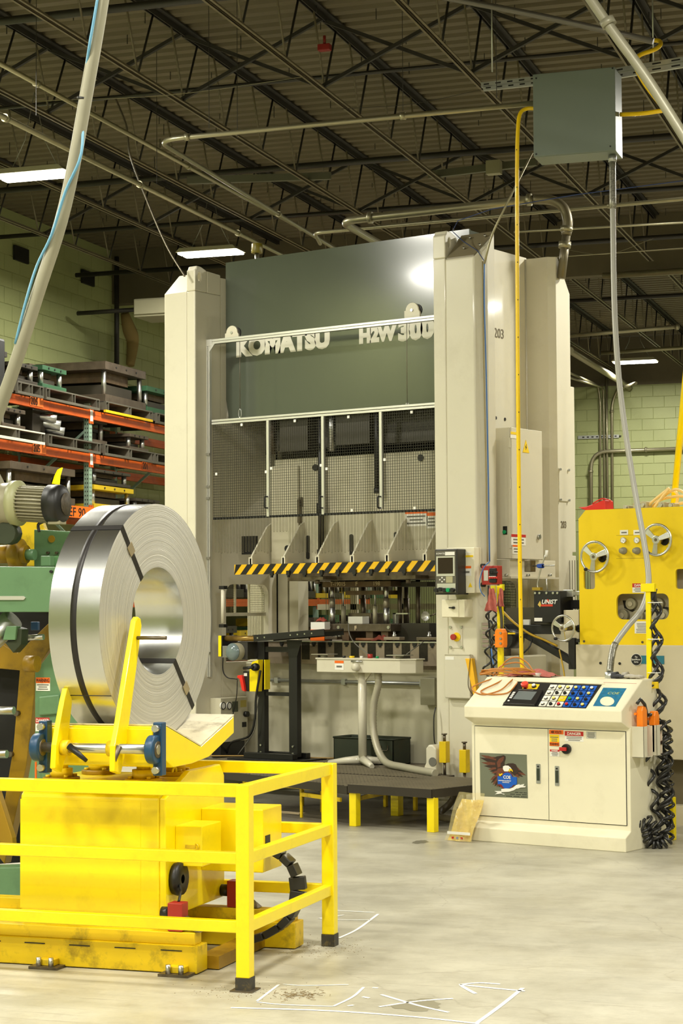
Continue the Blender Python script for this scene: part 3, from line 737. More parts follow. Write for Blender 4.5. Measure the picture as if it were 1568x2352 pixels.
# weld bead / seam and rear panels
MB().tube([(XWEB+.004, 13.775, 0), (XWEB+.004, 13.775, 4.45)], .006, 5).build('weld_seam', CREAM, press)
MB().box(-7.9, -7.82, 14.06, 14.14, 2.02, 3.4).build('rear_panel', CREAM, press, bevel=.004)
MB().box(-7.9, -7.82, 14.06, 14.14, 1.45-.02, 1.99-.0).build('rear_panel', CREAM, press, bevel=.004)
a, b = P(1283, 1075, X=-7.805), P(1306, 1152, X=-7.805)
pc = MB().box(-7.81, -7.803, a.y, b.y, b.z, a.z).build('access_plate', CREAM, press)
for y in (a.y+.01, b.y-.01):
    for z in (a.z-.01, b.z+.01): MB().cyl((-7.803, y, z), (-7.79, y, z), .01, 8).build('wing_bolt', STEEL, pc)
# cap bolt holes on front
# --- control pendant screen panel on the right column (hmi)
hm = thing('press_operator_panel', 'black framed operator screen with knobs on the right press column', 'control panel', (-8.2, Y0, 1.6))
z0, z1 = P(1006, 1366, Y=Y0-.22).z, P(992, 1262, Y=Y0-.22).z
xa, xb = P(998, 1300, Y=Y0-.22).x, P(1050, 1300, Y=Y0-.22).x
MB().prism([(xa, z0), (xb, z0), (xb, z1), (xa, z1)], 'y', Y0-.22, Y0-.06).build('housing', mat('panel_housing', (44, 42, 38), .45, var=.05), hm, bevel=.006)
MB().box(xa+.012, xb-.012, Y0-.224, Y0-.22, z0+.012, z1-.012).build('front_plate', mat('panel_grey', (96, 92, 80), .4), hm)
MB().box(xa+.02, xb-.02, Y0-.228, Y0-.224, z1-.207, z1-.055).build('screen_bezel', ALU, hm)
MB().box(xa+.035, xb-.035, Y0-.230, Y0-.228, z1-.188, z1-.066).build('screen', mat('dark_screen', (46, 34, 28), .15, var=.02), hm)
MB().box(xa+.10, xb-.02, Y0-.228, Y0-.224, z1-.048, z1-.022).build('name_strip', WHITE, hm)
MB().box(xb-.10, xb-.04, Y0-.227, Y0-.224, z0+.09, z0+.14).build('keypad', mat('keypad_beige', (170, 164, 128), .5), hm)
MB().box(xa+.025, xb-.015, Y0-.227, Y0-.224, z0+.02, z0+.085).build('switch_strip', ALU, hm)
for i, (m, dz) in enumerate(((BLK, 0), (BLK, .005), (BLK, 0), (mat('green_button', (10, 150, 90), .3), 0), (BLK, 0))):
    x = xa+.03+i*(xb-xa-.06)/4; MB().cyl((x, Y0-.26, z0+.035+dz), (x, Y0-.227, z0+.035+dz), .016, 12).build('knob', m, hm)
for ux, uz in ((.05, .115), (.09, .115), (.07, .13), (.07, .10)):
    MB().box(xa+ux-.006, xa+ux+.006, Y0-.227, Y0-.224, z0+uz-.005, z0+uz+.005).build('key', WHITE, hm)
lettering('KOMATSU', .018, WHITE, hm, (xa+.02, Y0-.2285, z1-.04), squash=1.0)
# white side box behind the screen
xs2 = XR0+.02; zz0, zz1 = P(1090, 1362, Y=Y0-.10).z, P(1088, 1257, Y=Y0-.10).z
x0_, x1_ = P(1056, 1300, Y=Y0-.10).x, P(1089, 1300, Y=Y0-.10).x
sb = MB().box(x0_-.12, x1_, Y0-.10, Y0, zz0, zz1).build('side_box', CONS, hm, bevel=.004)
warn_label(hm, ((x0_+x1_)/2+.0, Y0-.10, zz0+.17), .075, .075, '', ORGP, lines=1, frac=.25)
MB().prism([(x1_-.055, zz0+.045), (x1_-.02, zz0+.045), (x1_-.0375, zz0+.08)], 'y', Y0-.103, Y0-.10).build('triangle_label', YELP, hm)
MB().cyl(((x0_+.035), Y0-.105, zz0+.05), ((x0_+.035), Y0-.10, zz0+.05), .014, 14).build('plug', BLK, hm)
MB().box(x0_+.05, x1_-.01, Y0-.102, Y0-.10, zz1-.075, zz1-.06).build('yellow_tag', YELP, hm)
MB().cyl((x0_+.035, Y0-.106, zz1-.07), (x0_+.035, Y0-.10, zz1-.07), .007, 10).build('socket', BLK, hm)
MB().box(x0_+.01, x1_-.03, Y0-.102, Y0-.10, zz1-.042, zz1-.034).build('white_strip', WHITE, hm)
# small lock box below
a, b = P(1013, 1377, Y=Y0-.13), P(1052, 1418, Y=Y0-.13); c = P(1065, 1400, Y=Y0-.13)
lb = thing('lock_box', 'small pale wedge box with black key switch under the operator screen', 'box', (a.x, Y0, b.z))
MB().prism([(a.x, b.z), (c.x, b.z), (c.x, a.z), (a.x, a.z)], 'y', Y0-.12, Y0).build('case', CONS, lb, bevel=.004)
MB().box(a.x+.002, b.x, Y0-.126, Y0-.12, b.z+.003, a.z-.003).build('lid', CONS, lb, bevel=.002)
k = P(1042, 1396, Y=Y0-.13); MB().cyl((k.x, Y0-.145, k.z), (k.x, Y0-.126, k.z), .01, 10).box(k.x-.035, k.x, Y0-.15, Y0-.142, k.z-.004, k.z+.006).build('key_switch', BLK, lb)
# emergency stop plate
c = P(1047, 1463, Y=Y0); es = thing('emergency_stop', 'red emergency stop button on yellow disc low on the right press column', 'button', (c.x, Y0, c.z))
MB().box(c.x-.04, c.x+.06, Y0-.006, Y0, c.z-.085, c.z+.09).build('plate', CREAM, es)
MB().cyl((c.x+.01, Y0-.012, c.z), (c.x+.01, Y0-.006, c.z), .035, 20).build('yellow_disc', YELP, es)
MB().cyl((c.x, Y0-.03, c.z), (c.x, Y0-.01, c.z), .014, 12).cyl((c.x, Y0-.05, c.z), (c.x, Y0-.03, c.z), .024, 16).build('button_head', REDB, es, bevel=.004)
for dx in (-.045, .055):
    for dz in (-.08, .075): MB().cyl((c.x+dx, Y0-.018, c.z+dz), (c.x+dx, Y0-.006, c.z+dz), .011, 8).build('screw_knob', STEEL, es)
# lower cover box
a, b = P(1020, 1502, Y=Y0-.05), P(1079, 1605, Y=Y0-.05)
cv = thing('column_cover_box', 'flat cream cover box with white name tag low on the right press column', 'box', (a.x, Y0, b.z))
MB().box(a.x, b.x, Y0-.05, Y0, b.z, a.z).build('cover', CREAM, cv, bevel=.008)
MB().box(a.x-.005, b.x+.005, Y0-.056, Y0-.045, a.z-.006, a.z).build('top_lip', CREAM, cv)
MB().box(a.x+.01, a.x+.09, Y0-.052, Y0-.05, a.z-.045, a.z-.02).build('name_tag', WHITE, cv)
# yellow bottle / funnel with chain hanging beside it
YP2 = mat('translucent_yellow_plastic', (250, 190, 40), .4, var=.03)
a, b = P(1079, 1512, Y=Y0-.03), P(1094, 1596, Y=Y0-.03)
wdg = thing('hanging_wedge', 'yellow tapered plastic wedge hanging on a thin chain from the right column', 'wedge', (a.x, Y0-.03, b.z))
MB().prism([(a.x-.03, a.z), (a.x+.03, a.z), (b.x+.02, b.z), (b.x-.015, b.z)], 'y', Y0-.055, Y0-.01).build('blade', YP2, wdg, bevel=.004)
MB().tube(smooth([(a.x-.04, Y0-.03, a.z-.01), (a.x-.035, Y0-.03, a.z-.2), (b.x-.06, Y0-.03, b.z-.0), (b.x-.03, Y0-.04, b.z+.0), (a.x+.0, Y0-.06, a.z-.2), (a.x+.02, Y0-.06, a.z)], 6), .003, 5).build('chain', IRON, wdg)
# --- cabinet on the press side
a, b = P(1172, 981, X=-7.72), P(1243, 994, X=-7.72); c = P(1175, 1283, X=-7.72)
kb = thing('side_cabinet', 'tall narrow cream electrical cabinet on the right flank of the press', 'cabinet', (-7.9, a.y, c.z))
yc0, yc1 = a.y, b.y+.0; zc0, zc1 = c.z, a.z
xc0 = P(1137, 1000, Y=yc0).x
MB().box(xc0, -7.73, yc0, yc1, zc0, zc1).build('body', CREAM, kb, bevel=.004)
MB().box(-7.73, -7.715, yc0+.005, yc1, zc0, zc1).build('door', CREAM, kb, bevel=.003)
for z in (zc1-.12, (zc0+zc1)/2+.07, zc0+.12): MB().box(-7.74, -7.72, yc0-.008, yc0, z-.04, z+.04).build('hinge', CREAM, kb)
a = P(1207, 1028, X=-7.715); tri = MB().prism([(a.y-.05, a.z-.04), (a.y+.05, a.z-.04), (a.y, a.z+.06)], 'x', -7.715, -7.712).build('triangle_label', YELP, kb)
MB().prism([(a.y-.004, a.z-.02), (a.y+.012, a.z+.005), (a.y+.002, a.z+.005), (a.y+.006, a.z+.03), (a.y-.012, a.z), (a.y-.002, a.z)], 'x', -7.712, -7.711).build('lightning_mark', BLACKP, tri)
a = P(1179, 1001, X=-7.715); MB().box(-7.715, -7.712, a.y-.05, a.y+.09, a.z-.02, a.z+.03).build('door_tag', WHITE, kb); MB().box(-7.712, -7.71, a.y-.05, a.y+.09, a.z+.01, a.z+.03).build('yellow_tag', YELP, kb)
a = P(1190, 1240, X=-7.715); warn_label(kb, (-7.715, a.y, a.z), .22, .085, '', REDP, face='x', lines=2, frac=.25)
a = P(1184, 1262, X=-7.715); warn_label(kb, (-7.715, a.y, a.z), .1, .07, '', ORGP, face='x', lines=2, frac=.2)
a = P(1236, 1233, X=-7.715); MB().cyl((-7.715, a.y, a.z), (-7.70, a.y, a.z), .02, 12).build('door_lock', STEEL, kb)
a = P(1160, 1222, Y=yc0); MB().box(a.x-.018, a.x+.018, yc0-.006, yc0, a.z-.02, a.z+.045).build('lamp_plate', BLK, kb); MB().cyl((a.x, yc0-.02, a.z), (a.x, yc0-.006, a.z), .015, 14).build('green_lamp', mat('green_button', (10, 150, 90), .3), kb)
# lower open duct box
a, b = P(1143, 1284, X=-7.75), P(1275, 1330, X=-7.75)
db = thing('cable_duct_box', 'long flat cream duct box under the side cabinet of the press', 'duct', (-7.9, a.y, b.z))
MB().box(-8.0, -7.75, yc0+.02, P(1275, 1300, X=-7.75).y, P(1200, 1325, X=-7.75).z, P(1200, 1286, X=-7.75).z).build('duct', CREAM, db, bevel=.003)
MB().box(-8.0, -7.73, yc0+.0, P(1278, 1300, X=-7.75).y, P(1200, 1329, X=-7.75).z, P(1200, 1325, X=-7.75).z).build('lip', CREAM, db)
for px in (1162, 1212, 1262):
    a = P(px, 1321, X=-7.74); MB().cyl((-7.75, a.y, a.z), (-7.725, a.y, a.z), .01, 8).build('thumb_screw', STEEL, db)
# --- light guard frame with mesh in front of the die space
YF = 12.82
gd = thing('light_guard', 'aluminium profile guard frame with wire mesh hung across the press opening', 'guard', (-9.4, YF, .9))
def G(px, py, dy=0): return P(px, py, Y=YF+dy)
zr2 = G(490, 783).z; zr3 = G(489, 968).z; zch = G(499, 1190).z; xg0 = G(489, 1000).x
xu = G(478, 900).x
print('guard', zr2, zr3, zch, xg0, xu)
xg1 = -8.26
for dz in (0, .022): MB().box(xu, xg1, YF-.02, YF+.012, zr2-.008+dz-.022, zr2+.008+dz-.022+.004).build('rail', ALU, gd, bevel=.002)
MB().box(xu, xg1, YF-.012, YF+.01, zr2-.03, zr2+.012).build('rail_core', mat('profile_groove', (120, 118, 108), .4, .6), gd)
for dz in (0, .024): MB().box(xg0, xg1, YF-.02, YF+.012, zr3-.03+dz, zr3-.012+dz).build('rail', ALU, gd, bevel=.002)
MB().box(xg0, xg1, YF-.012, YF+.01, zr3-.03, zr3+.01).build('rail_core', MATS['profile_groove'], gd)
for dx in (0, .022): MB().box(xu+dx-.008, xu+dx+.008, YF-.02, YF+.012, .98, zr2).build('post', ALU, gd, bevel=.002)
MB().box(xu-.03, xu+.06, YF-.024, YF-.02, zr2-.045, zr2+.012).build('corner_plate', ALU, gd)
MB().prism([(xu+.03, zr2-.03), (xu+.09, zr2-.03), (xu+.03, zr2-.10)], 'y', YF-.022, YF-.014).build('corner_plate', ALU, gd)
for py in (1044, 1118, 1145, 1282, 1500):
    a = G(481, py); MB().box(a.x-.035, a.x+.025, YF-.03, YF-.02, a.z-.01, a.z+.01).cyl((a.x-.03, YF-.04, a.z), (a.x-.03, YF-.02, a.z), .008, 8).build('bracket', STEEL, gd)
for px0, px1 in ((617, 620), (743, 748), (876, 881)):
    a = G(px0, 965); zb2 = G(px1, 1160).z
    MB().box(a.x-.013, a.x+.013, YF-.02, YF+.01, zch+.02 if px0 > 800 else zch-.005, zr3-.03).build('upright_bar', ALU, gd, bevel=.002)
    h0, h1 = G(px0, 1167).z, G(px0, 1141).z
    MB().tube(fillet([(a.x, YF-.02, h0), (a.x-.004, YF-.055, h0), (a.x-.004, YF-.055, h1), (a.x, YF-.02, h1)], .01), .0065, 8).build('handle', BLK, gd)
for px, py in ((558, 976), (680, 967), (803, 958), (948, 947), (500, 1089), (614, 1084), (626, 1076), (740, 1069), (753, 1077), (886, 1056), (811, 1172), (955, 1167)):
    a = G(px, py); MB().box(a.x-.011, a.x+.011, YF-.022, YF-.016, a.z-.011, a.z+.011).build('mesh_clip', WHITE, gd)
# wire mesh between the lower rail and the chain
WIRE = mat('mesh_wire', (60, 58, 48), .4, .5, var=.05)
mb = MB(); st = .0225; x = xg0+.01; r = .0014
while x < xg1:
    mb.box(x-r, x+r, YF-r, YF+r, zch, zr3-.03); x += st
z = zch
while z < zr3-.03:
    mb.box(xg0, xg1, YF-r, YF+r, z-r, z+r); z += st
mb.build('wire_mesh', WIRE, gd, kind='stuff')
# chain of links with hanging looped rods
lk = MB().box(-.011, .011, -.008, .008, -.010, .010).mesh('chain_link', BLK); LINK = []
x = xg0+.02; i = 0
while x < xg1:
    o = bpy.data.objects.new('chain_link', lk); COL.objects.link(o); o.parent = gd; o.location = Vector((x, YF-.006, zch-.004))-Vector(gd['_org']); x += .0335; i += 1
mb = MB().box(xg0+.01, xg1, YF-.01, YF-.002, zch-.003, zch+.003); mb.build('chain_core', BLK, gd)
def loop_mesh(l):
    pts = [(-.0065, 0, 0), (-.0065, 0, -l+.01)]+[Vector((.0065*math.cos(math.radians(a)), 0, -l+.01+.0075*math.sin(math.radians(a)))) for a in (200, 235, 270, 305, 340)]+[(.0065, 0, -l+.01), (.0065, 0, 0)]
    return MB().tube(pts, .0017, 4, caps=False).mesh('hanging_rod', GALVL)
GALVL = mat('rod_wire', (112, 106, 84), .35, .7, var=.05)
LM = {}
def rodlen(px):
    if px < 606: return .285+.03*random.random()
    if px < 690 and 627 < px < 665: return .13
    if px < 700: return .29+.02*random.random()
    if px < 870: return .305+.02*random.random()
    if px < 900: return .30
    return .31
x = xg0+.03; px = 505
while x < xg1-.02:
    px = px_of((x, YF, zch), 'P')[0]
    l = round(rodlen(px), 2)
    if l not in LM: LM[l] = loop_mesh(l)
    if not (895 < px < 905):
        o = bpy.data.objects.new('hanging_rod', LM[l]); COL.objects.link(o); o.parent = gd; o.location = Vector((x, YF-.004, zch-.008))-Vector(gd['_org'])
    x += .0335
# pulleys and cables
for px, py, cx2, c0, c1 in ((530, 764, 551, 800, 938), (944, 712, 935, 770, 925)):
    c = P(px, py, Y=YF-.01)
    pl = thing('cable_pulley', 'round topped %s pulley plate on the upper guard rail' % ('left' if px < 600 else 'right'), 'pulley', (c.x, YF, zr2+.01))
    pts = [(c.x-.075, zr2+.01), (c.x-.075, c.z)]+[(c.x+.062*math.cos(math.radians(a)), c.z+.062*math.sin(math.radians(a))) for a in range(180, -1, -20)]+[(c.x+.075, c.z-.02), (c.x+.075, zr2+.01)]
    MB().prism(pts, 'y', YF-.0, YF+.02).build('plate', CREAM, pl, bevel=.003)
    MB().cyl((c.x, YF-.008, c.z), (c.x, YF, c.z), .012, 10).build('axle', STEEL, pl)
    MB().cyl((c.x+.03, YF+.02, c.z), (c.x+.03, YF+.035, c.z), .05, 16).build('wheel', BLK, pl)
    a, b = P(cx2, c0, Y=YF), P(cx2, c1, Y=YF)
    cb = thing('hoist_cable', 'thin %s hoist cable ending in a snap hook above the mesh' % ('left' if px < 600 else 'right'), 'cable', (b.x, YF, zr3))
    MB().tube([(b.x, YF, zr2), (b.x, YF, b.z)], .0025, 5).build('rope', IRON, cb)
    MB().tube(fillet([(b.x, YF, b.z), (b.x-.014, YF, b.z-.02), (b.x-.014, YF, zr3+.03), (b.x, YF, zr3+.008), (b.x+.014, YF, zr3+.03), (b.x+.014, YF, b.z-.02), (b.x, YF, b.z)], .01), .003, 5).build('snap_hook', STEEL, cb)
# --- rear guard: wire grille and hanging rods seen through the press opening
YG = 14.0
rg = thing('rear_guard', 'wire grille with hanging rods across the rear opening of the press', 'guard', (-9.3, YG, 1.2))
mb = MB(); x = -10.3
while x < -7.0:
    if not (-9.6 < x < -9.45): mb.box(x-.002, x+.002, YG-.002, YG+.002, 1.28, 1.95)
    x += .024
mb.build('hanging_rods', GALVL, rg, kind='stuff')
MB().box(-10.4, -8.2, YG, YG+.03, 1.55, 1.60).build('cross_rail', SL, rg)
for x in (-10.0, -9.48): MB().box(x-.03, x+.03, YG, YG+.04, 1.1, 2.0).build('rail_post', SL, rg)
mb = MB(); x = -8.45
while x < -8.2: mb.box(x-.0015, x+.0015, YG-.02, YG-.017, 1.52, 1.95); x += .022
z = 1.52
while z < 1.95: mb.box(-8.46, -8.2, YG-.02, YG-.017, z-.0015, z+.0015); z += .022
mb.build('wire_mesh', WIRE, rg, kind='stuff')
# left window grille
wg = thing('side_window_guard', 'wire grille with hanging rods in the left feed window of the press', 'guard', (XLe-.05, 13.4, 1.4))
y0, y1 = 13.06, 13.66; ym = 13.44
mb = MB(); y = y0
while y < y1: mb.box(XLe-.05, XLe-.047, y-.001, y+.001, 1.52, 1.78) if (y > ym or y < ym-.2) else None; y += .02
z = 1.52
while z < 1.78: mb.box(XLe-.05, XLe-.047, ym, y1, z-.001, z+.001); mb.box(XLe-.05, XLe-.047, y0, ym-.2, z-.001, z+.001); z += .02
mb.build('wire_mesh', GALVL, wg, kind='stuff')
MB().box(XLe-.06, XLe-.03, y0, y1, 1.50, 1.53).build('cross_rail', SL, wg)
mb = MB(); y = ym
while y < y1: mb.box(XLe-.05, XLe-.046, y-.002, y+.002, 1.12, 1.50); y += .022
mb.build('hanging_rods', GALVL, wg, kind='stuff')
for y in (ym, ym-.2): MB().box(XLe-.055, XLe-.035, y-.006, y+.006, 1.5, 1.78).build('rail_post', SL, wg)
# right window grille seen from outside
xg = XWEB-.05
wg2 = thing('side_window_guard', 'wire grille in the right feed window of the press beside the red box', 'guard', (xg, 13.4, 1.4))
mb = MB(); y = 13.06
while y < 13.66: mb.box(xg-.0015, xg+.0015, y-.0015, y+.0015, 1.36, 1.78); y += .022
z = 1.36
while z < 1.78: mb.box(xg-.0015, xg+.0015, 13.06, 13.66, z-.0015, z+.0015); z += .022
mb.build('wire_mesh', BLK, wg2, kind='stuff')
# ================================================================ walkway platform before the press
GRATE = mat('dark_grating', (134, 124, 104), .4, .35, var=.15)
GRATEB = mat('grating_frame', (52, 46, 38), .5, .2, var=.1)
def grating(name, label, poly, z, step, horiz, legs, rails=(), fr='P'):
    cx_ = sum(p[0] for p in poly)/len(poly); cy_ = sum(p[1] for p in poly)/len(poly)
    t = thing(name, label, 'platform', (cx_, cy_, 0), fr)
    mb = MB(); n = len(poly)
    for i in range(n):
        a, b = poly[i], poly[(i+1) % n]; mb.bar((*a, z-.03), (*b, z-.03), .012, .06)
    mb.build('edge_frame', GRATEB, t)
    def inside_spans(c, ax):
        ts = []
        for i in range(n):
            a, b = poly[i], poly[(i+1) % n]
            if (a[ax]-c)*(b[ax]-c) < 0: ts.append(a[1-ax]+(c-a[ax])/(b[ax]-a[ax])*(b[1-ax]-a[1-ax]))
        ts.sort(); return list(zip(ts[::2], ts[1::2]))
    mb = MB(); xs = [p[0] for p in poly]; ys = [p[1] for p in poly]
    x = min(xs)+.01; te = MB()
    while x < max(xs):
        for a, b in inside_spans(x, 0): mb.box(x-.002, x+.002, a, b, z-.035, z)
        x += step
    y = min(ys)+.01
    while y < max(ys):
        for a, b in inside_spans(y, 1): te.box(a, b, y-.003, y+.003, z-.010, z+.003)
        y += horiz
    mb.build('grating_bars', GRATEB, t, kind='stuff'); te.build('cross_rods', GRATE, t, kind='stuff')
    for x, y, w_ in legs: MB().box(x-w_, x+w_, y-w_, y+w_, 0, z-.055).build('leg', YELW if w_ < .02 else YEL, t, bevel=.003)
    for a, b in rails: MB().bar((*a, z-.11), (*b, z-.11), .015, .03).build('cross_rail', YELW, t)
    return t
grating('steel_platform', 'low black grating platform on square yellow legs nearest the console', [(-8.17, 11.36), (-7.45, 11.36), (-7.30, 12.28), (-8.0, 12.28)], .30, .030, .040,
        [(-7.47, 11.40, .03), (-8.14, 11.40, .03), (-8.27, 12.13, .035)], [((-8.14, 11.4), (-8.27, 12.13))])
grating('steel_platform', 'long black grating walkway along the foot of the press', [(-8.19, 11.38), (-8.02, 12.2), (-8.02, 12.54), (-8.25, 12.58), (-8.3, 13.28), (-10.58, 13.28), (-10.62, 12.0), (-9.7, 11.85)], .285, .034, .045,
        [(-8.79, 11.62, .009), (-8.89, 12.02, .014), (-9.3, 12.3, .014), (-8.35, 12.5, .014), (-8.7, 12.6, .014), (-9.8, 12.2, .014)],
        [((-8.79, 11.62), (-8.3, 11.45)), ((-9.3, 12.3), (-8.35, 12.5)), ((-9.8, 12.2), (-8.89, 12.02))])
ZG = .286
# --- small parts conveyor on black stand
a = P(604, 1715, Y=12.95)
cv = thing('parts_conveyor', 'narrow belt conveyor on a black two legged stand left of the die', 'conveyor', (a.x, 12.95, ZG))
yl, yr = 12.98, 12.98
def C(px, py, Y=12.98): return P(px, py, Y=Y)
for p0, p1 in ((596, 612), (668, 687)):
    a, b = C(p0, 1600), C(p1, 1600); MB().box(a.x, b.x, 12.95, 13.01, ZG+.03, C(640, 1474).z).build('leg', BLK, cv, bevel=.003)
    for z in (ZG+.06, ZG+.12): MB().cyl(((a.x+b.x)/2, 12.94, z), ((a.x+b.x)/2, 12.95, z), .009, 8).build('bolt', STEEL, cv)
z = C(640, 1594).z; MB().box(C(612, 1594).x, C(668, 1594).x, 12.96, 13.0, z-.015, z+.015).build('cross_bar', BLK, cv)
z = C(640, 1491).z; MB().box(C(612, 1594).x, C(668, 1594).x, 12.96, 13.0, z-.025, z+.02).build('cross_bar', BLK, cv)
a, b = C(560, 1730), C(715, 1730)
MB().box(a.x, b.x, 12.75, 13.2, ZG, ZG+.015).box(a.x+.1, b.x-.1, 12.85, 12.92, ZG+.015, ZG+.06).box(a.x+.1, b.x-.1, 13.04, 13.1, ZG+.015, ZG+.06).build('base_plate', BLK, cv, bevel=.003)
mb = MB().prism([(C(668, 1480).x-.02, C(668, 1470).z), (C(692, 1480).x+.03, C(668, 1470).z), (C(687, 1480).x, C(668, 1508).z), (C(668, 1480).x, C(668, 1508).z)], 'y', 12.945, 12.95); mb.build('gusset_plate', BLK, cv)
p0, p1 = C(586, 1466, 12.85), C(748, 1452, 12.85)
t0, t1 = C(512, 1459, 12.85), C(748, 1448, 12.85)
for y in (12.83, 13.1): MB().bar((p0.x, y, p0.z), (p1.x, y, p1.z), .012, .055).build('side_frame', BLK, cv, bevel=.003)
MB().bar((p0.x-.02, 12.965, p0.z+.022), (t1.x, 12.965, t1.z-.0), .25, .012, up=(0, 0, 1)).build('belt', mat('belt_rubber', (70, 62, 44), .5, var=.2), cv)
MB().tube([(t0.x+.03, 12.85, t0.z-.028), (p0.x+.02, 12.85, p0.z-.002)], .024, 12).build('drum_motor', mat('oily_brass', (150, 120, 60), .3, .6, var=.3, vscale=14, dirt=(60, 45, 20), dscale=12, damt=.7), cv)
for i in range(6):
    f = .06+.1*i+(.3 if i > 1 else 0)*.9; f = min(f, .97); MB().cyl((p0.x+(p1.x-p0.x)*f, 12.822, p0.z+(p1.z-p0.z)*f), (p0.x+(p1.x-p0.x)*f, 12.83, p0.z+(p1.z-p0.z)*f), .007, 8).build('bolt', STEEL, cv)
a, b = C(501, 1508, 12.8), C(508, 1460, 12.8); MB().box(a.x, b.x, 12.8, 12.83, a.z, b.z).build('yellow_guard', YEL, cv, bevel=.002)
MB().box(b.x, b.x+.012, 12.8, 13.0, a.z, b.z).build('end_plate', BLK, cv)
a = C(543, 1497, 12.83); MB().cyl((a.x-.0, 12.78, a.z), (a.x, 12.98, a.z), .075, 24).build('motor', GREYM, cv)
MB().lathe([(.001, -.035), (.045, -.028), (.07, -.008), (.075, .0)], (a.x, 12.775, a.z), 'y', 20).build('motor_dome', mat('clear_dome_plastic', (110, 125, 125), .1, var=.05, spec=.8), cv)
MB().box(a.x-.15, a.x-.06, 12.8, 12.95, a.z-.05, a.z+.05).build('gearbox', mat('cast_aluminium', (150, 150, 145), .4, .7), cv, bevel=.006)
a = C(590, 1495); MB().box(a.x-.12, a.x, 12.85, 13.0, a.z-.07, a.z+.08).build('drive_box', mat('dark_grey_box', (52, 50, 44), .5), cv, bevel=.004)
# control plates and red stop handle
sw = thing('conveyor_switch', 'yellow switch box with red stop paddle hanging on the black stand', 'switch', (C(575, 1588).x, 12.9, C(575, 1588).z))
a, b = C(576, 1588, 12.88), C(594, 1515, 12.88)
MB().prism([(a.x, a.z), (b.x-.005, a.z), (b.x+.01, b.z), (a.x+.03, b.z-.02), (a.x+.0, b.z-.09)], 'y', 12.86, 12.93).build('yellow_plate', YEL, sw, bevel=.003)
MB().box(b.x+.075, b.x+.082, 12.86, 12.93, a.z+.02, b.z).build('yellow_plate', YEL, sw)
a2 = C(562, 1590, 12.88); MB().box(a2.x-.01, a.x, 12.87, 12.92, a.z, a.z+.17).build('box', BLK, sw, bevel=.003); MB().box(a2.x+.0, a2.x+.035, 12.867, 12.87, a.z+.13, a.z+.155).build('name_tag', WHITE, sw)
a3 = C(560, 1565, 12.87); MB().prism([(a3.x-.05, a3.z+.03), (a3.x-.05, a3.z+.05), (a3.x, a3.z+.055), (a3.x+.02, a3.z-.03), (a3.x+.03, a3.z-.085), (a3.x-.0, a3.z-.075), (a3.x-.025, a3.z+.02)], 'y', 12.84, 12.87).build('stop_paddle', mat('bright_red_plastic', (226, 44, 30), .35), sw, bevel=.003)
a4 = C(592, 1532, 12.86); MB().lathe([(.001, -.05), (.03, -.05), (.035, -.02), (.03, 0)], (a4.x, 12.85, a4.z), 'y', 14).tube([(a4.x, 12.8, a4.z), (a4.x-.1, 12.79, a4.z-.01)], .012, 8).build('plug', BLK, sw)
def cable(name, label, pts, r, m, cat='cable', fr='P', n=5, k=6, group=None):
    pts = smooth(pts, n) if len(pts) > 2 else pts
    loc = min(pts, key=lambda p: p[2])
    return solo(MB().tube(pts, r, k), name, m, label, cat, tuple(loc), fr, group)
cable('power_cable', 'black cable looping from the conveyor motor down to the red paddle', [C(512, 1510), C(512, 1540), C(522, 1556), C(545, 1560)], .005, BLK)
cable('power_cable', 'black cable hanging from the yellow switch box down to the walkway', [C(598, 1540, 12.85), C(588, 1600, 12.85), C(585, 1650, 12.85), C(572, 1690, 12.85), (C(545, 1700).x, 12.9, .42), (C(525, 1700).x, 12.95, .32)], .010, BLK)
cable('power_cable', 'thin black cable dropping from the red paddle in front of the grey cabinet', [C(545, 1562), C(543, 1600), C(535, 1640), C(531, 1660, 13.0)], .004, BLK)
cable('air_hose', 'tan hose lying on the walkway behind the black stand foot', [(C(500, 1700).x, 12.7, .31), (-10.2, 13.1, .305), (-10.0, 13.15, .305), (-9.85, 13.1, .305), (-9.6, 13.18, .305)], .007, mat('tan_hose', (150, 120, 60), .5))
cable('drop_cable', 'pair of thin cables at the left corner under the conveyor', [C(594, 1600, 12.9), C(588, 1640, 12.9), C(583, 1680, 12.9), (C(560, 1700).x, 12.9, .32)], .004, GREYP)
# --- grey cabinet at the left column foot
a, b = P(504, 1605, X=XLe+.12), P(568, 1700, X=XLe+.12)
gc = thing('air_panel_cabinet', 'grey cream cabinet with two pressure gauges by the left column foot', 'cabinet', (XLe, 13.0, .3))
p0, p1 = P(507, 1604, X=XLe+.12), P(569, 1706, X=XLe+.12)
MB().box(XLe, XLe+.12, p0.y, p1.y, .42, p0.z).build('case', BED, gc, bevel=.004)
MB().box(XLe, XLe+.10, p0.y+.02, p1.y-.02, .29, .42).build('plinth', BLK, gc)
for px in (511, 525):
    c = P(px, 1621, X=XLe+.125); MB().cyl((c.x-.01, c.y, c.z), (c.x+.008, c.y, c.z), .03, 16).build('gauge', WHITE, gc); MB().tube([Vector((c.x+.009, c.y+.03*math.cos(q*PI/8), c.z+.03*math.sin(q*PI/8))) for q in range(16)], .004, 5, closed=True).build('gauge_rim', BLK, gc)
c = P(540, 1623, X=XLe+.122); MB().box(c.x-.002, c.x, c.y-.04, c.y+.04, c.z-.045, c.z+.045).build('display', mat('dark_green_grey', (70, 76, 60), .4), gc)
c = P(563, 1640, X=XLe+.122); MB().cyl((c.x-.002, c.y, c.z), (c.x+.03, c.y, c.z), .025, 12).build('selector_knob', BLK, gc)
c = P(561, 1664, X=XLe+.122); MB().box(c.x-.002, c.x, c.y-.03, c.y+.03, c.z-.022, c.z+.022).build('socket', BLK, gc)
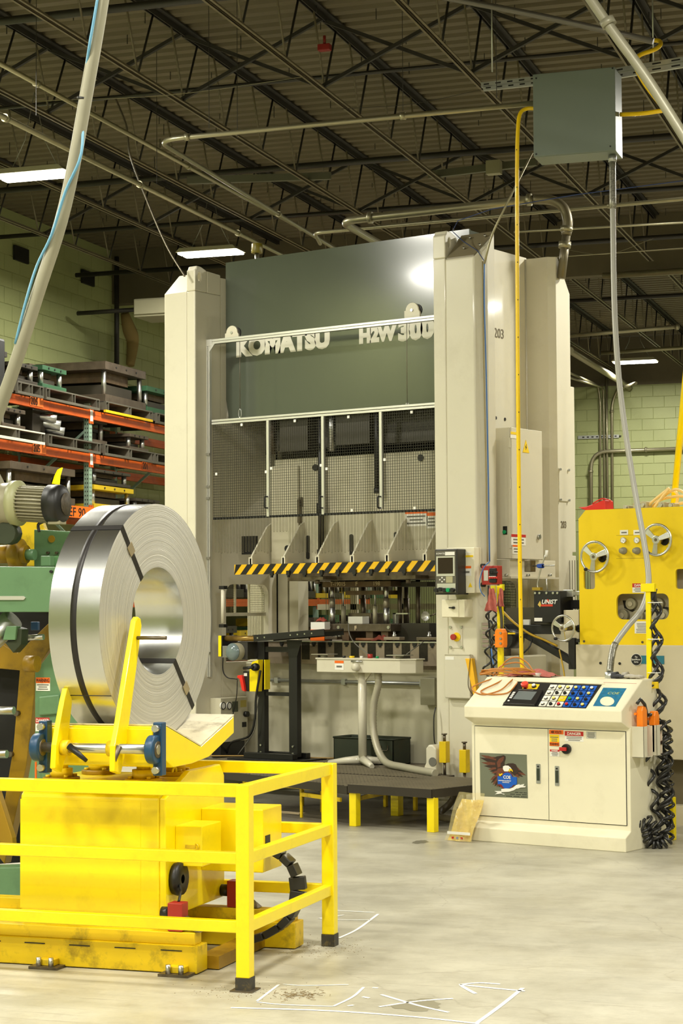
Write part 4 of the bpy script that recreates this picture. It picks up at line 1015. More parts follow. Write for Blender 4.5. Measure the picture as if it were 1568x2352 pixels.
c = P(559, 1616, X=XLe+.122); MB().box(c.x-.002, c.x, c.y-.04, c.y+.04, c.z-.03, c.z+.03).build('yellow_label', mat('pale_yellow', (196, 180, 90), .5), gc)
# vertical white cylinder lamp at left
c = P(512, 1390, Y=12.85); st = thing('tube_lamp', 'short white tube lamp with black ends on the left guard post', 'lamp', (c.x, 12.85, P(512, 1435, Y=12.85).z))
MB().cyl((c.x, 12.85, P(512, 1431, Y=12.85).z), (c.x, 12.85, P(512, 1355, Y=12.85).z), .018, 12).build('tube', CREAM, st)
for py in (1350, 1438): q = P(512, py, Y=12.85); MB().box(q.x-.03, q.x+.025, 12.83, 12.88, q.z-.012, q.z+.016).build('end_cap', BLK, st)
# --- black wire basket column at far left behind the coil
c0, c1 = P(446, 1560, Y=12.9), P(492, 1655, Y=12.9)
bk = thing('wire_cage', 'black wire mesh cage panel standing between the coil and the press foot', 'cage', (c0.x, 12.75, .0))
mb = MB(); x = c0.x
while x < c1.x: mb.box(x-.0025, x+.0025, 12.72, 12.725, .25, c0.z); x += .03
z = .3
while z < c0.z: mb.box(c0.x, c1.x, 12.72, 12.725, z-.0025, z+.0025); z += .045
mb.build('wire_mesh', BLK, bk, kind='stuff')
MB().box(c0.x, c1.x, 12.73, 12.9, 0, c0.z-.02).build('dark_box', mat('cage_dark', (38, 37, 33), .6), bk)
MB().box(c0.x, c1.x, 12.715, 12.735, c0.z-.02, c0.z+.0).build('top_rail', BLK, bk)
# --- palm button pedestal
YP_ = 12.78
a, b = P(727, 1514, Y=YP_), P(918, 1547, Y=YP_)
pd = thing('button_pedestal', 'cream two hand button pedestal with shallow box top before the die', 'control panel', (-9.05, YP_, ZG))
x0, x1, z0, z1 = a.x, b.x, b.z+.0, a.z
MB().prism([(x0, YP_), (x1, YP_), (x1+.10, YP_+.08), (x1+.10, YP_+.19), (x0, YP_+.19)], 'z', z0, z1).build('box', CREAM, pd, bevel=.004)
MB().prism([(x0-.008, YP_-.008), (x1+.004, YP_-.008), (x1+.11, YP_+.075), (x1+.11, YP_+.2), (x0-.008, YP_+.2)], 'z', z1, z1+.012).build('lid', CREAM, pd, bevel=.002)
c = P(832, 1650, Y=YP_+.1)
MB().cyl((c.x, YP_+.1, ZG+.03), (c.x, YP_+.1, z0), .035, 18).build('post', CREAM, pd)
MB().prism([(c.x-.1, z0), (c.x+.1, z0), (c.x+.024, z0-.08), (c.x-.024, z0-.08)], 'y', YP_+.09, YP_+.11).build('gusset', CREAM, pd)
for dx, dy in ((-.3, -.06), (.22, -.18), (.18, .2), (-.16, .2)):
    MB().tube([(c.x, YP_+.1, ZG+.05), (c.x+dx*.5, YP_+.1+dy*.5, ZG+.035), (c.x+dx, YP_+.1+dy, ZG+.014)], [.036, .03, .02], 8).build('foot', CREAM, pd)
w_ = P(779, 1528, Y=YP_); warn_label(pd, (w_.x, YP_, w_.z), .09, .075, '', ORGP, lines=1, frac=.28)
k = P(821, 1532, Y=YP_); MB().lathe([(.001, -.05), (.03, -.05), (.034, -.02), (.028, 0)], (k.x, YP_, k.z), 'y', 16).build('selector', CREAM, pd)
MB().tube([(k.x-.055, YP_-.01, k.z+.045), (k.x+.05, YP_-.01, k.z+.045)], .008, 8).build('handle', STEEL, pd)
for px in (742, 915):
    q = P(px, 1504, Y=YP_+.08); MB().box(q.x-.08, q.x+.09, YP_+.02, YP_+.16, z1+.035, z1+.042).cyl((q.x, YP_+.09, z1+.01), (q.x, YP_+.09, z1+.035), .03, 12).build('palm_button_guard', mat('guard_steel', (170, 166, 150), .35, .5), pd)
for px, m in ((790, BLK), (808, YELP), (830, WHITE), (850, REDB), (866, mat('green_button', (10, 150, 90), .3))):
    q = P(px, 1505, Y=YP_+.08); MB().cyl((q.x, YP_+.08, z1+.01), (q.x, YP_+.08, z1+(.045 if m is REDB else .028)), .022 if m in (REDB, YELP) else .013, 12).build('push_button', m, pd)
HOSE = mat('grey_ribbed_hose', (176, 170, 148), .45, .2, var=.06)
def ribbed(pts, r, n=10, pitch=.012, k=10):
    pts = smooth(pts, 10); L_ = 0; out = [pts[0]]; rs = [r]; d = 0; i = 0
    # resample evenly and alternate the radius
    res = [pts[0]]
    for p in pts[1:]:
        while (p-res[-1]).length > pitch: res.append(res[-1]+(p-res[-1]).normalized()*pitch)
    return MB().tube(res, [r*(1.06 if j % 2 else .94) for j in range(len(res))], k)
q = P(868, 1550, Y=YP_+.1)
pts = [(q.x, YP_+.1, z0), (q.x, YP_+.1, z0-.1), (P(858, 1620, Y=YP_+.1).x, YP_+.1, P(858, 1620, Y=YP_+.1).z), (P(862, 1690, Y=YP_+.1).x, YP_+.08, P(862, 1690, Y=YP_).z), (P(885, 1740, Y=YP_).x, YP_-.02, ZG+.06), (P(930, 1763, Y=12.6).x, 12.6, ZG+.03), (P(1000, 1775, Y=12.35).x, 12.35, ZG+.025)]
solo(ribbed(pts, .030), 'ribbed_hose', HOSE, 'grey ribbed hose curving from the button pedestal across the walkway', 'hose', tuple(pts[-1]))
MB().cyl((q.x, YP_+.1, z0-.02), (q.x, YP_+.1, z0), .028, 10).build('hose_gland', mat('brass', (190, 160, 70), .3, .8), pd)
pts = [(-7.75, 12.2, ZG-.07), (-7.75, 12.05, .12), (-7.72, 11.85, .06), (-7.55, 11.8, .045), (-7.35, 11.82, .05), (-7.22, 11.95, .12), (-7.2, 12.05, .2)]
solo(ribbed(pts, .026), 'ribbed_hose', mat('dirty_hose', (104, 94, 72), .5, var=.15), 'dirty ribbed hose looped on the floor under the near platform', 'hose', (-7.55, 11.8, 0.02))
# --- dark green parts bin on the walkway
a, b = P(766, 1742, Y=12.98), P(903, 1748, Y=12.98); zt_ = P(766, 1693, Y=12.98).z
bn = thing('parts_bin', 'dark green steel bin with rolled rim behind the button pedestal', 'bin', (a.x, 12.98, ZG))
BING = mat('dark_green_steel', (46, 52, 40), .5, .2, var=.15, dirt=(60, 44, 26), dscale=6, damt=.5)
x0, x1 = a.x, b.x
mb = MB().box(x0, x1, 12.98, 12.99, ZG, zt_).box(x0, x1, 13.22, 13.23, ZG, zt_).box(x0, x0+.01, 12.98, 13.23, ZG, zt_).box(x1-.01, x1, 12.98, 13.23, ZG, zt_).box(x0, x1, 12.98, 13.23, ZG, ZG+.01)
mb.build('body', BING, bn, bevel=.002)
MB().tube([(x0, 12.98, zt_), (x1, 12.98, zt_), (x1, 13.23, zt_), (x0, 13.23, zt_)], .009, 6, closed=True).build('rim', BING, bn)
MB().tube(fillet([(x1-.12, 12.978, zt_-.05), (x1-.12, 12.965, zt_-.09), (x1-.05, 12.965, zt_-.09), (x1-.05, 12.978, zt_-.05)], .01), .004, 6).build('handle', IRON, bn)
# --- die set on the bolster
YD = 13.32; zb = 1.33
a = P(748, 1432, Y=YD); b = P(897, 1450, Y=YD)
ds = thing('die_set', 'steel die set with four guide posts and chalked letters on the press bed', 'die', (-9.3, YD, 1.289))
zl0, zl1 = P(800, 1450, Y=YD).z, P(800, 1433, Y=YD).z
MB().box(a.x, b.x, YD, YD+.45, zl0, zl1).build('lower_shoe', IRON, ds, bevel=.003)
for px in (790, 845, 880): q = P(px, 1460, Y=YD); MB().box(q.x-.035, q.x+.035, YD+.02, YD+.4, 1.289, zl0).build('riser', RUST, ds)
u0, u1 = P(740, 1349, Y=YD), P(897, 1334, Y=YD)
MB().box(u0.x, u1.x, YD, YD+.45, u0.z, u1.z).build('upper_shoe', RUST, ds, bevel=.003)
for px in (760, 820, 880): q = P(px, 1325, Y=YD); MB().box(q.x-.04, q.x+.04, YD+.05, YD+.35, u1.z, 1.82).build('spacer_block', IRON, ds)
for px in (763, 887):
    q = P(px, 1400, Y=YD+.05)
    zm, zk = P(px, 1396, Y=YD+.05).z, P(px, 1374, Y=YD+.05).z
    MB().cyl((q.x, YD+.05, zl1), (q.x, YD+.05, zm), .026, 16).build('guide_post', STEEL, ds)
    MB().cyl((q.x, YD+.05, zm), (q.x, YD+.05, zk), .027, 16).build('ball_cage', mat('ball_cage', (150, 142, 122), .4, .6, var=.15, vscale=160), ds)
    MB().cyl((q.x, YD+.05, zk), (q.x, YD+.05, u0.z), .019, 14).build('guide_pin', STEEL, ds)
for px in (788, 861):
    q = P(px, 1400, Y=YD+.1); MB().cyl((q.x, YD+.1, zl1), (q.x, YD+.1, P(px, 1392, Y=YD+.1).z), .02, 12).build('gas_spring', GREYM, ds)
    MB().cyl((q.x, YD+.1, P(px, 1392, Y=YD+.1).z), (q.x, YD+.1, u0.z), .008, 8).build('spring_rod', STEEL, ds)
for px in (834, 933):
    q = P(px, 1400, Y=YD+.4); MB().cyl((q.x, YD+.4, zl1), (q.x, YD+.4, P(px, 1374, Y=YD+.4).z), .026, 12).cyl((q.x, YD+.4, zl1), (q.x, YD+.4, u0.z), .018, 12).build('guide_post', IRON, ds)
q0, q1 = P(797, 1364, Y=YD+.1), P(882, 1359, Y=YD+.1); MB().box(q0.x, q1.x, YD+.08, YD+.3, q0.z-.01, q1.z+.01).build('stripper_plate', RUST, ds)
q0, q1 = P(800, 1430, Y=YD+.15), P(852, 1408, Y=YD+.15); MB().box(q0.x, q1.x, YD+.15, YD+.35, zl1, q1.z).build('die_block', IRON, ds, bevel=.003)
for px in (756, 778, 893): q = P(px, 1441, Y=YD); MB().cyl((q.x, YD-.012, q.z), (q.x, YD, q.z), .014, 12).build('plug_screw', STEEL, ds)
q = P(742, 1441, Y=YD); MB().cyl((q.x, YD-.05, q.z), (q.x, YD+.02, q.z), .03, 14).build('lifting_hole', IRON, ds)
CHALK = mat('chalk', (196, 178, 140), .8)
lettering('T-19015', .05, CHALK, ds, (P(758, 1345, Y=YD).x, YD-.002, P(758, 1346, Y=YD).z), bold=.0005, squash=.95)
lettering('F', .05, CHALK, ds, (P(816, 1345, Y=YD).x, YD-.002, P(758, 1346, Y=YD).z), bold=.001)
lettering('198', .05, CHALK, ds, (P(856, 1345, Y=YD).x, YD-.002, P(758, 1346, Y=YD).z), bold=.0005)
lettering('F', .05, CHALK, ds, (P(814, 1446, Y=YD).x, YD-.002, P(814, 1447, Y=YD).z), bold=.002)
# second die to the right behind
d2 = thing('die_set', 'second darker die set to the right on the press bed', 'die', (-8.7, YD+.2, 1.289))
a, b = P(900, 1470, Y=YD+.15), P(985, 1432, Y=YD+.15)
MB().box(a.x, b.x, YD+.15, YD+.5, 1.289, b.z).build('lower_shoe', mat('dark_die', (58, 54, 42), .5, .3), d2)
a, b = P(900, 1348, Y=YD+.15), P(980, 1336, Y=YD+.15); MB().box(a.x, b.x, YD+.15, YD+.5, a.z, b.z).build('upper_shoe', MATS['dark_die'], d2)
q = P(933, 1400, Y=YD+.2)
a, b = P(908, 1432, Y=YD+.14), P(915, 1408, Y=YD+.14)
MB().box(a.x, b.x, YD+.1, YD+.14, a.z, b.z+.0).box(a.x, P(942, 1408, Y=YD+.14).x, YD+.1, YD+.14, b.z-.01, b.z).build('bracket', STEEL, d2)
for px in (918, 960): q = P(px, 1400, Y=YD+.3); MB().cyl((q.x, YD+.3, 1.289), (q.x, YD+.3, 1.82), .02, 12).build('guide_post', IRON, d2)
# boxes and rag on the bed
def small(name, mb, m, label, cat, pos, **k): return solo(mb, name, m, label, cat, pos, **k)
a, b = P(799, 1432, Y=YD+.02), P(832, 1416, Y=YD+.02)
small('paper_box', MB().box(a.x, b.x, YD+.02, YD+.12, zl1, b.z), WHITE, 'white box with a yellow tag on the lower die shoe', 'box', (a.x, YD+.02, zl1), bevel=.003)
a, b = P(718, 1446, Y=13.25), P(750, 1429, Y=13.25)
small('paper_box', MB().box(a.x, b.x, 13.22, 13.3, a.z, b.z), WHITE, 'white and orange box left of the lower die shoe', 'box', (a.x, 13.22, a.z), bevel=.002)
small('grease_cartridge_row', MB().box(a.x, b.x, 13.215, 13.3, 1.289, a.z), ORGP, 'orange cartridges under the white box left of the die', 'box', (a.x, 13.215, 1.289))
RAG = mat('red_shop_rag', (150, 66, 52), .95, var=.12, vscale=20)
def rag(name, label, c, w, h, d=.06, fr='P', seed=1, m=None, flat=False):
    rnd = random.Random(seed); mb = MB(); n, k = 10, 10; vs = []
    for i in range(n+1):
        for j in range(k+1):
            u, v = i/n-.5, j/k-.5; e = 1+rnd.uniform(-.12, .12)
            if flat: vs.append((c[0]+u*w*e, c[1]+v*d*e, c[2]+max(0, h*(1-3.2*(u*u+v*v)))*(.6+.5*math.sin(9*u+5*v)**2)+rnd.uniform(0, .006)))
            else: vs.append((c[0]+u*w*(1-.7*(v+.5))*e, c[1]+.5*d*math.sin(u*12+v*3)*(1-.6*(v+.5)), c[2]+v*h+rnd.uniform(-.008, .008)))
    mb.add(vs, [(i*(k+1)+j, (i+1)*(k+1)+j, (i+1)*(k+1)+j+1, i*(k+1)+j+1) for i in range(n) for j in range(k)], True)
    o = solo(mb, name, m or RAG, label, 'rag', tuple(c), fr)
    s = o.modifiers.new('thickness', 'SOLIDIFY'); s.thickness = .004
    o.modifiers.new('smooth', 'SUBSURF').levels = 1
    return o
q = P(742, 1422, Y=13.3); rag('shop_rag', 'red rag on the white box left of the die', (q.x, 13.28, q.z-.02), .1, .04, .06, flat=True, seed=3)
q = P(876, 1466, Y=13.27); rag('shop_rag', 'crumpled red rag lying on the bolster edge below the die', (q.x, 13.27, 1.29), .16, .05, .08, flat=True, seed=5, m=mat('dark_red_rag', (110, 46, 30), .95, var=.2, vscale=25))
a, b = P(818, 1467, Y=13.26), P(864, 1467, Y=13.26)
hm_ = MB().tube([(a.x, 13.26, 1.303), (b.x, 13.26, 1.303)], .012, 8)
small('wooden_handle', hm_, mat('worn_wood', (130, 84, 50), .6, var=.2), 'short wooden tool handle lying on the bolster edge', 'tool', (a.x, 13.26, 1.289))
for px, w1, lab in ((760, .09, 'dark clamp foot at the left end of the die'), (905, .08, 'pale clamp block with a stud right of the die'), (985, .1, 'grey clamp block beside the right column')):
    q = P(px, 1466, Y=13.26); t = thing('hold_down_clamp', lab, 'clamp', (q.x, 13.26, 1.289))
    MB().box(q.x-w1, q.x+w1, 13.22, 13.3, 1.30, 1.325).build('clamp_bar', IRON if px != 905 else BOLS, t, bevel=.003)
    MB().cyl((q.x, 13.26, 1.289), (q.x, 13.26, 1.37), .01, 8).cyl((q.x, 13.26, 1.325), (q.x, 13.26, 1.345), .018, 6).build('stud', STEEL, t)
    MB().box(q.x-w1, q.x-w1+.02, 13.23, 13.29, 1.289, 1.30).build('heel_block', IRON, t)
cable('sensor_cable', 'thin grey cable drooping from the lower die shoe to the pedestal', [P(800, 1432, Y=13.3), P(802, 1455, Y=13.18), P(815, 1478, Y=13.0), P(845, 1502, Y=12.87)], .0045, GREYP)
cable('sensor_cable', 'thin grey cable rising from the pedestal to the bolster on the right', [P(933, 1503, Y=12.87), P(950, 1490, Y=12.95), P(972, 1474, Y=13.15)], .004, GREYP)
lp = P(979, 1415, Y=13.0); t = thing('swivel_lamp', 'small chrome swivel lamp head beside the right column inside the press', 'lamp', (lp.x, 13.0, lp.z))
MB().lathe([(.001, -.0), (.02, -.005), (.035, -.03), (.04, -.035)], (lp.x, 13.02, lp.z), 'y', 16).build('reflector', STEEL, t)
MB().tube([(lp.x+.02, 13.02, lp.z), (lp.x+.09, 13.05, lp.z+.03)], .006, 6).build('arm', IRON, t)
# --- vacuum casting and yellow bottle jacks at the right column foot
a = P(995, 1740, Y=12.5)
fo = thing('floor_bracket', 'cream cast bracket with a round hole at the right column foot', 'bracket', (a.x, 12.5, ZG))
MB().prism([(a.x-.09, ZG), (a.x+.05, ZG), (a.x+.05, ZG+.2), (a.x+.02, ZG+.23), (a.x-.02, ZG+.23), (a.x-.045, ZG+.2), (a.x-.045, ZG+.09)], 'y', 12.46, 12.56).build('casting', CREAM, fo, bevel=.012)
MB().cyl((a.x+.02, 12.455, ZG+.1), (a.x+.02, 12.46, ZG+.1), .035, 14).build('round_recess', GREYP, fo)
for px, py0, py1, lab in ((1020, 1703, 1751, 'short yellow jack body on a screw at the right column foot'), (1066, 1722, 1774, 'yellow jack body with dark bolt head beside the console')):
    a, b = P(px-7, py1, Y=12.5), P(px+8, py0, Y=12.5); t = thing('screw_jack', lab, 'jack', ((a.x+b.x)/2, 12.5, ZG))
    MB().box(a.x, b.x, 12.47, 12.53, a.z, b.z).build('body', YELW, t, bevel=.003)
    MB().cyl(((a.x+b.x)/2, 12.5, ZG if px < 1040 else 0), ((a.x+b.x)/2, 12.5, a.z), .012, 10).build('lower_screw', IRON, t)
    MB().cyl(((a.x+b.x)/2, 12.5, b.z), ((a.x+b.x)/2, 12.5, b.z+.05), .012, 8).cyl(((a.x+b.x)/2, 12.5, b.z+.05), ((a.x+b.x)/2, 12.5, b.z+.06), .022, 8).build('screw', IRON, t)
cable('power_cable', 'short black cable loop beside the grey junction box', [P(1000, 1625, Y=12.62), P(996, 1650, Y=12.6), P(997, 1700, Y=12.6), P(1002, 1712, Y=12.62)], .005, BLK)
# ================================================================ coil car, fence, coil
# --- yellow fence
fe = thing('guard_fence', 'bright yellow welded tube fence around the coil car in the foreground', 'fence', (-2.93, 7.55, 0), 'B')
FX, FYn, FYf = -2.93, 7.55, 8.65; FW = .06
zt1 = Bd(555, 1806, Y=FYn).z
def rails(y, x1, xL):
    for zc, h in ((.825, .055), (.545, .05), (.262, .05)):
        MB().box(xL, x1, y-.02, y+.02, zc-h/2, zc+h/2).build('rail', YEL, fe, bevel=.004)
for y in (FYn, FYf):
    MB().box(FX-FW/2, FX+FW/2, y-FW/2, y+FW/2, .055, .852).build('post', YEL, fe, bevel=.004)
    MB().box(FX-FW/2-.002, FX+FW/2+.002, y-FW/2-.002, y+FW/2+.002, .0, .056).build('scuffed_foot', mat('scuffed_black_paint', (60, 56, 48), .6, .2, var=.3, dirt=(140, 120, 60), dscale=30, damt=.6), fe)
    rails(y, FX-FW/2, -4.6 if y < 8 else -3.9)
for zc, h in ((.825, .055), (.545, .05), (.262, .05)):
    MB().box(FX-.02, FX+.02, FYn+FW/2, FYf-FW/2, zc-h/2, zc+h/2).build('rail', YEL, fe, bevel=.004)
MB().box(FX-.05, FX+.05, FYn-.05, FYn+.05, 0, .006).build('foot_plate', IRON, fe)
# --- track
tr = thing('car_track', 'yellow channel track beams bolted to the floor under the coil car', 'track', (-3.9, 8.2, 0), 'B')
for y0, y1, xe in ((7.80, 7.92, -3.25), (8.50, 8.62, -3.05)):
    MB().box(-4.9, xe, y0, y1, .004, .122).build('beam', YELW, tr, bevel=.004)
    MB().box(-4.9, xe-.02, y0+.02, y1-.02, .122, .175).build('rail_plate', YELW, tr, bevel=.003)
mb = MB()
for i in range(5): mb.box(-4.3+.22*i, -4.2+.22*i, 7.797, 7.80, .098, .102)
mb.build('weld_gap', BLK, tr)
MB().box(-3.3, -3.2, 7.93, 8.5, .005, .06).build('cross_tie', YELD, tr)
for x in (-3.95, -3.33):
    MB().box(x-.07, x+.07, 7.72, 7.83, 0, .012).build('anchor_plate', IRON, tr); MB().box(x-.04, x+.04, 7.75, 7.80, .012, .04).build('clamp_foot', YELW, tr, bevel=.003)
    for dx in (-.03, .03): MB().cyl((x+dx, 7.74, .012), (x+dx, 7.74, .05), .012, 8).build('anchor_bolt', STEEL, tr)
# red wheel stops
for y, lab in ((7.86, 'near'), (8.56, 'far')):
    t = thing('wheel_stop', 'rust red wheel stop block on the %s end of the car track' % lab, 'stop block', (-3.33, y, .177), 'B')
    MB().box(-3.40, -3.33, y-.035, y+.035, .177, .30).build('block', REDB, t, bevel=.004)
    MB().prism([(-3.33, .24), (-3.33, .21), (-3.27, .177), (-3.245, .177)], 'y', y-.03, y+.03).build('brace', IRON, t, bevel=.002)
    MB().cyl((-3.44, y, .25), (-3.40, y, .25), .028, 14).build('rubber_bumper', RUB, t)
# --- car body
car = thing('coil_car', 'bright yellow coil lift car with v shaped saddle inside the fence', 'coil car', (-3.9, 8.2, .2), 'B')
CB0, CB1, yA, yB = -4.155, -3.44, 7.90, 8.60
zb0, zc1 = .215, .745
mb = MB()
prof = [(yA, zb0), (yB, zb0), (yB, zc1+.0), (yB-.08, .80), (yA+.08, .80), (yA, zc1)]
mb.prism(prof, 'x', CB0, CB1-.03)
mb.build('body', YEL, car, bevel=.01)
MB().prism([(CB0, zb0+.02), (CB1-.12, zb0+.02), (CB1-.12, zc1-.02), (CB0, zc1-.02)], 'y', yA-.002, yA).build('front_cover', YEL, car)
MB().prism([(yA+.0, zb0), (yB, zb0), (yB, .79), (yB-.05, .845), (yA+.28, .845), (yA, zc1)], 'x', CB1-.03, CB1).build('end_plate', YEL, car, bevel=.006)
MB().tube(arc((-3.50, 8.14, .84), .022, 0, 180, 8, 'yz'), .005, 6).build('lifting_eye', YEL, car)
for x, y in ((-4.0, 8.0), (-3.6, 8.02), (-4.0, 8.4), (-3.62, 8.42)):
    f = MB().cyl((x, y, .80), (x, y, .82), .085, 20).build('cylinder_flange', YELD if x < -3.9 else YELW, car, bevel=.003)
    MB().cyl((x, y, .82), (x, y, .86), .052, 18).cyl((x, y, .86), (x, y, .92), .032, 14).build('lift_cylinder', YELW, f)
    for k in range(4): a = PI/4+k*PI/2; MB().cyl((x+.065*math.cos(a), y+.065*math.sin(a), .82), (x+.065*math.cos(a), y+.065*math.sin(a), .832), .01, 6).build('bolt', YELW, f)
# side boxes on the right end of the car
a, b = Bd(406, 1985, X=-3.2), Bd(508, 1888, X=-3.2)
yf = Bd(402, 1950, X=-3.44).y; xr_ = Bd(464, 1950, Y=yf).x; yb_ = Bd(508, 1950, X=xr_).y; zt3, zb3 = Bd(430, 1897, Y=yf).z, Bd(430, 1990, Y=yf).z
MB().box(-3.44, xr_, yf, yb_, zb3, zt3).build('junction_box', YEL, car, bevel=.004)
q = Bd(450, 1945, Y=yf); MB().tube(arc((q.x, yf-.006, q.z), .014, -90, 90, 6, 'xz'), .004, 5).build('box_latch', YELW, car); MB().box(q.x-.05, q.x, yf-.006, yf, q.z-.006, q.z+.008).build('box_latch', YELW, car)
yf2 = Bd(462, 1950, X=-3.44).y; xr2 = Bd(604, 1920, Y=yf2).x; yb2 = Bd(632, 1900, X=xr2).y; zt4, zb4 = Bd(480, 1856, Y=yf2).z, Bd(600, 2005, Y=yf2).z
MB().box(-3.44, xr2, yf2, max(yb2, yf2+.25), zb4, zt4).build('valve_box', YEL, car, bevel=.005)
q = Bd(614, 1933, X=xr2)
MB().box(xr2, xr2+.003, q.y-.03, q.y+.03, q.z-.03, q.z+.03).build('cable_port', BLK, car)
mb = MB().lathe([(.02, -.02), (.07, -.02), (.075, 0), (.07, .02), (.02, .02)], (-3.42, 8.0, .38), 'x', 18); mb.build('cord_reel', BLK, car)
cable('control_cable', 'thin black cable running from the cord reel to the red wheel stop', [(-3.40, 7.96, .36), (-3.38, 7.93, .34), (-3.37, 7.9, .33), (-3.365, 7.87, .30)], .006, BLK, fr='B')
# V saddle
sx0, sx1, sy0, sy1 = -3.965, -3.39, 7.77, 8.60; zs = 1.07; yv = 8.185; zv = .955
MB().prism([(sy0, .93), (sy0, zs), (sy0+.03, zs), (yv, zv), (sy1-.0, zs+.0), (sy1, .99), (yv+.1, .90), (yv-.1, .885), (sy0+.1, .885)], 'x', sx0, sx1).build('saddle', YEL, car, bevel=.004)
SAD = mat('scuffed_bare_saddle', (216, 206, 176), .55, var=.08, dirt=(110, 92, 60), dscale=9, damt=.7)
for (ya, za), (yb, zb_) in (((sy0+.03, zs), (yv, zv)), ((yv, zv), (sy1, zs))):
    MB().add([(sx0, ya, za+.002), (sx1, ya, za+.002), (sx1, yb, zb_+.002), (sx0, yb, zb_+.002), (sx0, ya, za+.008), (sx1, ya, za+.008), (sx1, yb, zb_+.008), (sx0, yb, zb_+.008)],
             [(0, 1, 2, 3), (4, 5, 6, 7), (0, 1, 5, 4), (1, 2, 6, 5), (2, 3, 7, 6), (3, 0, 4, 7)]).build('wear_plate', SAD, car)
MB().box(sx0+.01, sx1-.05, sy0-.012, sy0, .90, zs-.01).build('front_plate', YEL, car, bevel=.003)
# shaft, pillow blocks, arms
ys, zs_ = 7.69, .977
MB().cyl((-3.97, ys, zs_), (-3.38, ys, zs_), .022, 18).build('shaft', STEEL, car)
for x in (-3.955, -3.405):
    pb = MB().cyl((x-.02, ys, zs_), (x+.02, ys, zs_), .062, 22).build('pillow_block', BLUEP, car, bevel=.006)
    MB().cyl((x-.024, ys, zs_), (x+.024, ys, zs_), .036, 18).build('bearing_race', IRON, pb)
    MB().box(x-.012, x+.03, ys+.02, ys+.07, zs_-.115, zs_+.115).build('bearing_flange', BLUEP, pb, bevel=.004)
    for dz in (-.09, .09): MB().cyl((x+.009, ys-.01, zs_+dz), (x+.009, ys+.02, zs_+dz), .016, 8).build('bolt', STEEL, pb)
# holding arms, plates square to the shaft leaning back over the coil
def arm(x, pts, w, t=.026):
    """plate in the yz plane through the centre line pts with widths w"""
    L_, R_ = [], []
    for i, (y, z) in enumerate(pts):
        a = Vector(pts[max(i-1, 0)]); b = Vector(pts[min(i+1, len(pts)-1)]); d = (b-a).normalized(); nn = Vector((-d.y, d.x))
        L_.append((y+nn.x*w[i]/2, z+nn.y*w[i]/2)); R_.append((y-nn.x*w[i]/2, z-nn.y*w[i]/2))
    return MB().prism(L_+R_[::-1], 'x', x-t/2, x+t/2)
arm(-3.575, [(7.665, .875), (7.69, .975), (7.73, 1.08), (7.83, 1.36), (7.885, 1.52), (7.893, 1.545)], [.07, .115, .10, .085, .07, .03]).build('coil_arm', YEL, car, bevel=.004)
arm(-3.855, [(7.655, .88), (7.69, .975), (7.71, 1.05), (7.75, 1.17), (7.765, 1.23)], [.07, .115, .10, .08, .05]).build('coil_arm', YEL, car, bevel=.004)
MB().cyl((-3.56, 7.865, 1.455), (-3.42, 7.865, 1.455), .009, 10).build('keeper_rod', IRON, car)
for x in (-3.83, -3.60): MB().cyl((x-.018, ys, zs_), (x+.025, ys, zs_), .034, 16).build('clamp_collar', YELW, car)
MB().tube([(-3.79, ys-.035, zs_+.01), (-3.70, ys-.05, zs_-.05)], [.016, .009], 8).build('clamp_lever', BLK, car)
MB().tube([(-3.55, ys-.035, zs_+.015), (-3.585, ys-.05, zs_-.09)], [.014, .009], 8).build('clamp_lever', IRON, car)
# --- steel coil (frame C, axis along its x)
cc = chg((-3.60, 8.185, 1.52), 'B', 'C'); cyy, czz = cc.y, cc.z; R_ = .54; r_ = .247
czz = zv+.0+R_/math.cos(math.atan((zs-zv)/(yv-sy0)))+.012
xf = cc.x; xb = xf-.255
def coil_face_mat():
    m = bpy.data.materials.new('wound_strip_edges'); m.use_nodes = True; nt = m.node_tree; N = nt.nodes; L = nt.links
    b = N['Principled BSDF']; b.inputs['Metallic'].default_value = .65; b.inputs['Roughness'].default_value = .42; b.inputs['Base Color'].default_value = (*lin((214, 212, 202)), 1)
    tc = N.new('ShaderNodeTexCoord'); sp = N.new('ShaderNodeSeparateXYZ'); L.new(tc.outputs['Object'], sp.inputs[0])
    cb = N.new('ShaderNodeCombineXYZ'); L.new(sp.outputs[1], cb.inputs[0]); L.new(sp.outputs[2], cb.inputs[1])
    ln = N.new('ShaderNodeVectorMath'); ln.operation = 'LENGTH'; L.new(cb.outputs[0], ln.inputs[0])
    def nz(mul, lo, hi, a, c):
        q = N.new('ShaderNodeMath'); q.operation = 'MULTIPLY'; q.inputs[1].default_value = mul; L.new(ln.outputs['Value'], q.inputs[0])
        n = N.new('ShaderNodeTexNoise'); n.noise_dimensions = '1D'; n.inputs['Detail'].default_value = 3; n.inputs['Scale'].default_value = 1; L.new(q.outputs[0], n.inputs['W'])
        r = N.new('ShaderNodeMapRange'); L.new(n.outputs['Fac'], r.inputs[0])
        for i, v in enumerate((lo, hi, a, c)): r.inputs[i+1].default_value = v
        return r.outputs[0], n
    ro, n1 = nz(240, .3, .7, .34, .55); L.new(ro, b.inputs['Roughness'])
    bp = N.new('ShaderNodeBump'); bp.inputs['Strength'].default_value = .55; bp.inputs['Distance'].default_value = .003; L.new(n1.outputs['Fac'], bp.inputs['Height']); L.new(bp.outputs[0], b.inputs['Normal'])
    fc, n2 = nz(90, .35, .65, .82, 1.0)
    vm = N.new('ShaderNodeVectorMath'); vm.operation = 'SCALE'; vm.inputs[0].default_value = lin((216, 213, 202)); L.new(fc, vm.inputs['Scale']); L.new(vm.outputs[0], b.inputs['Base Color'])
    return m
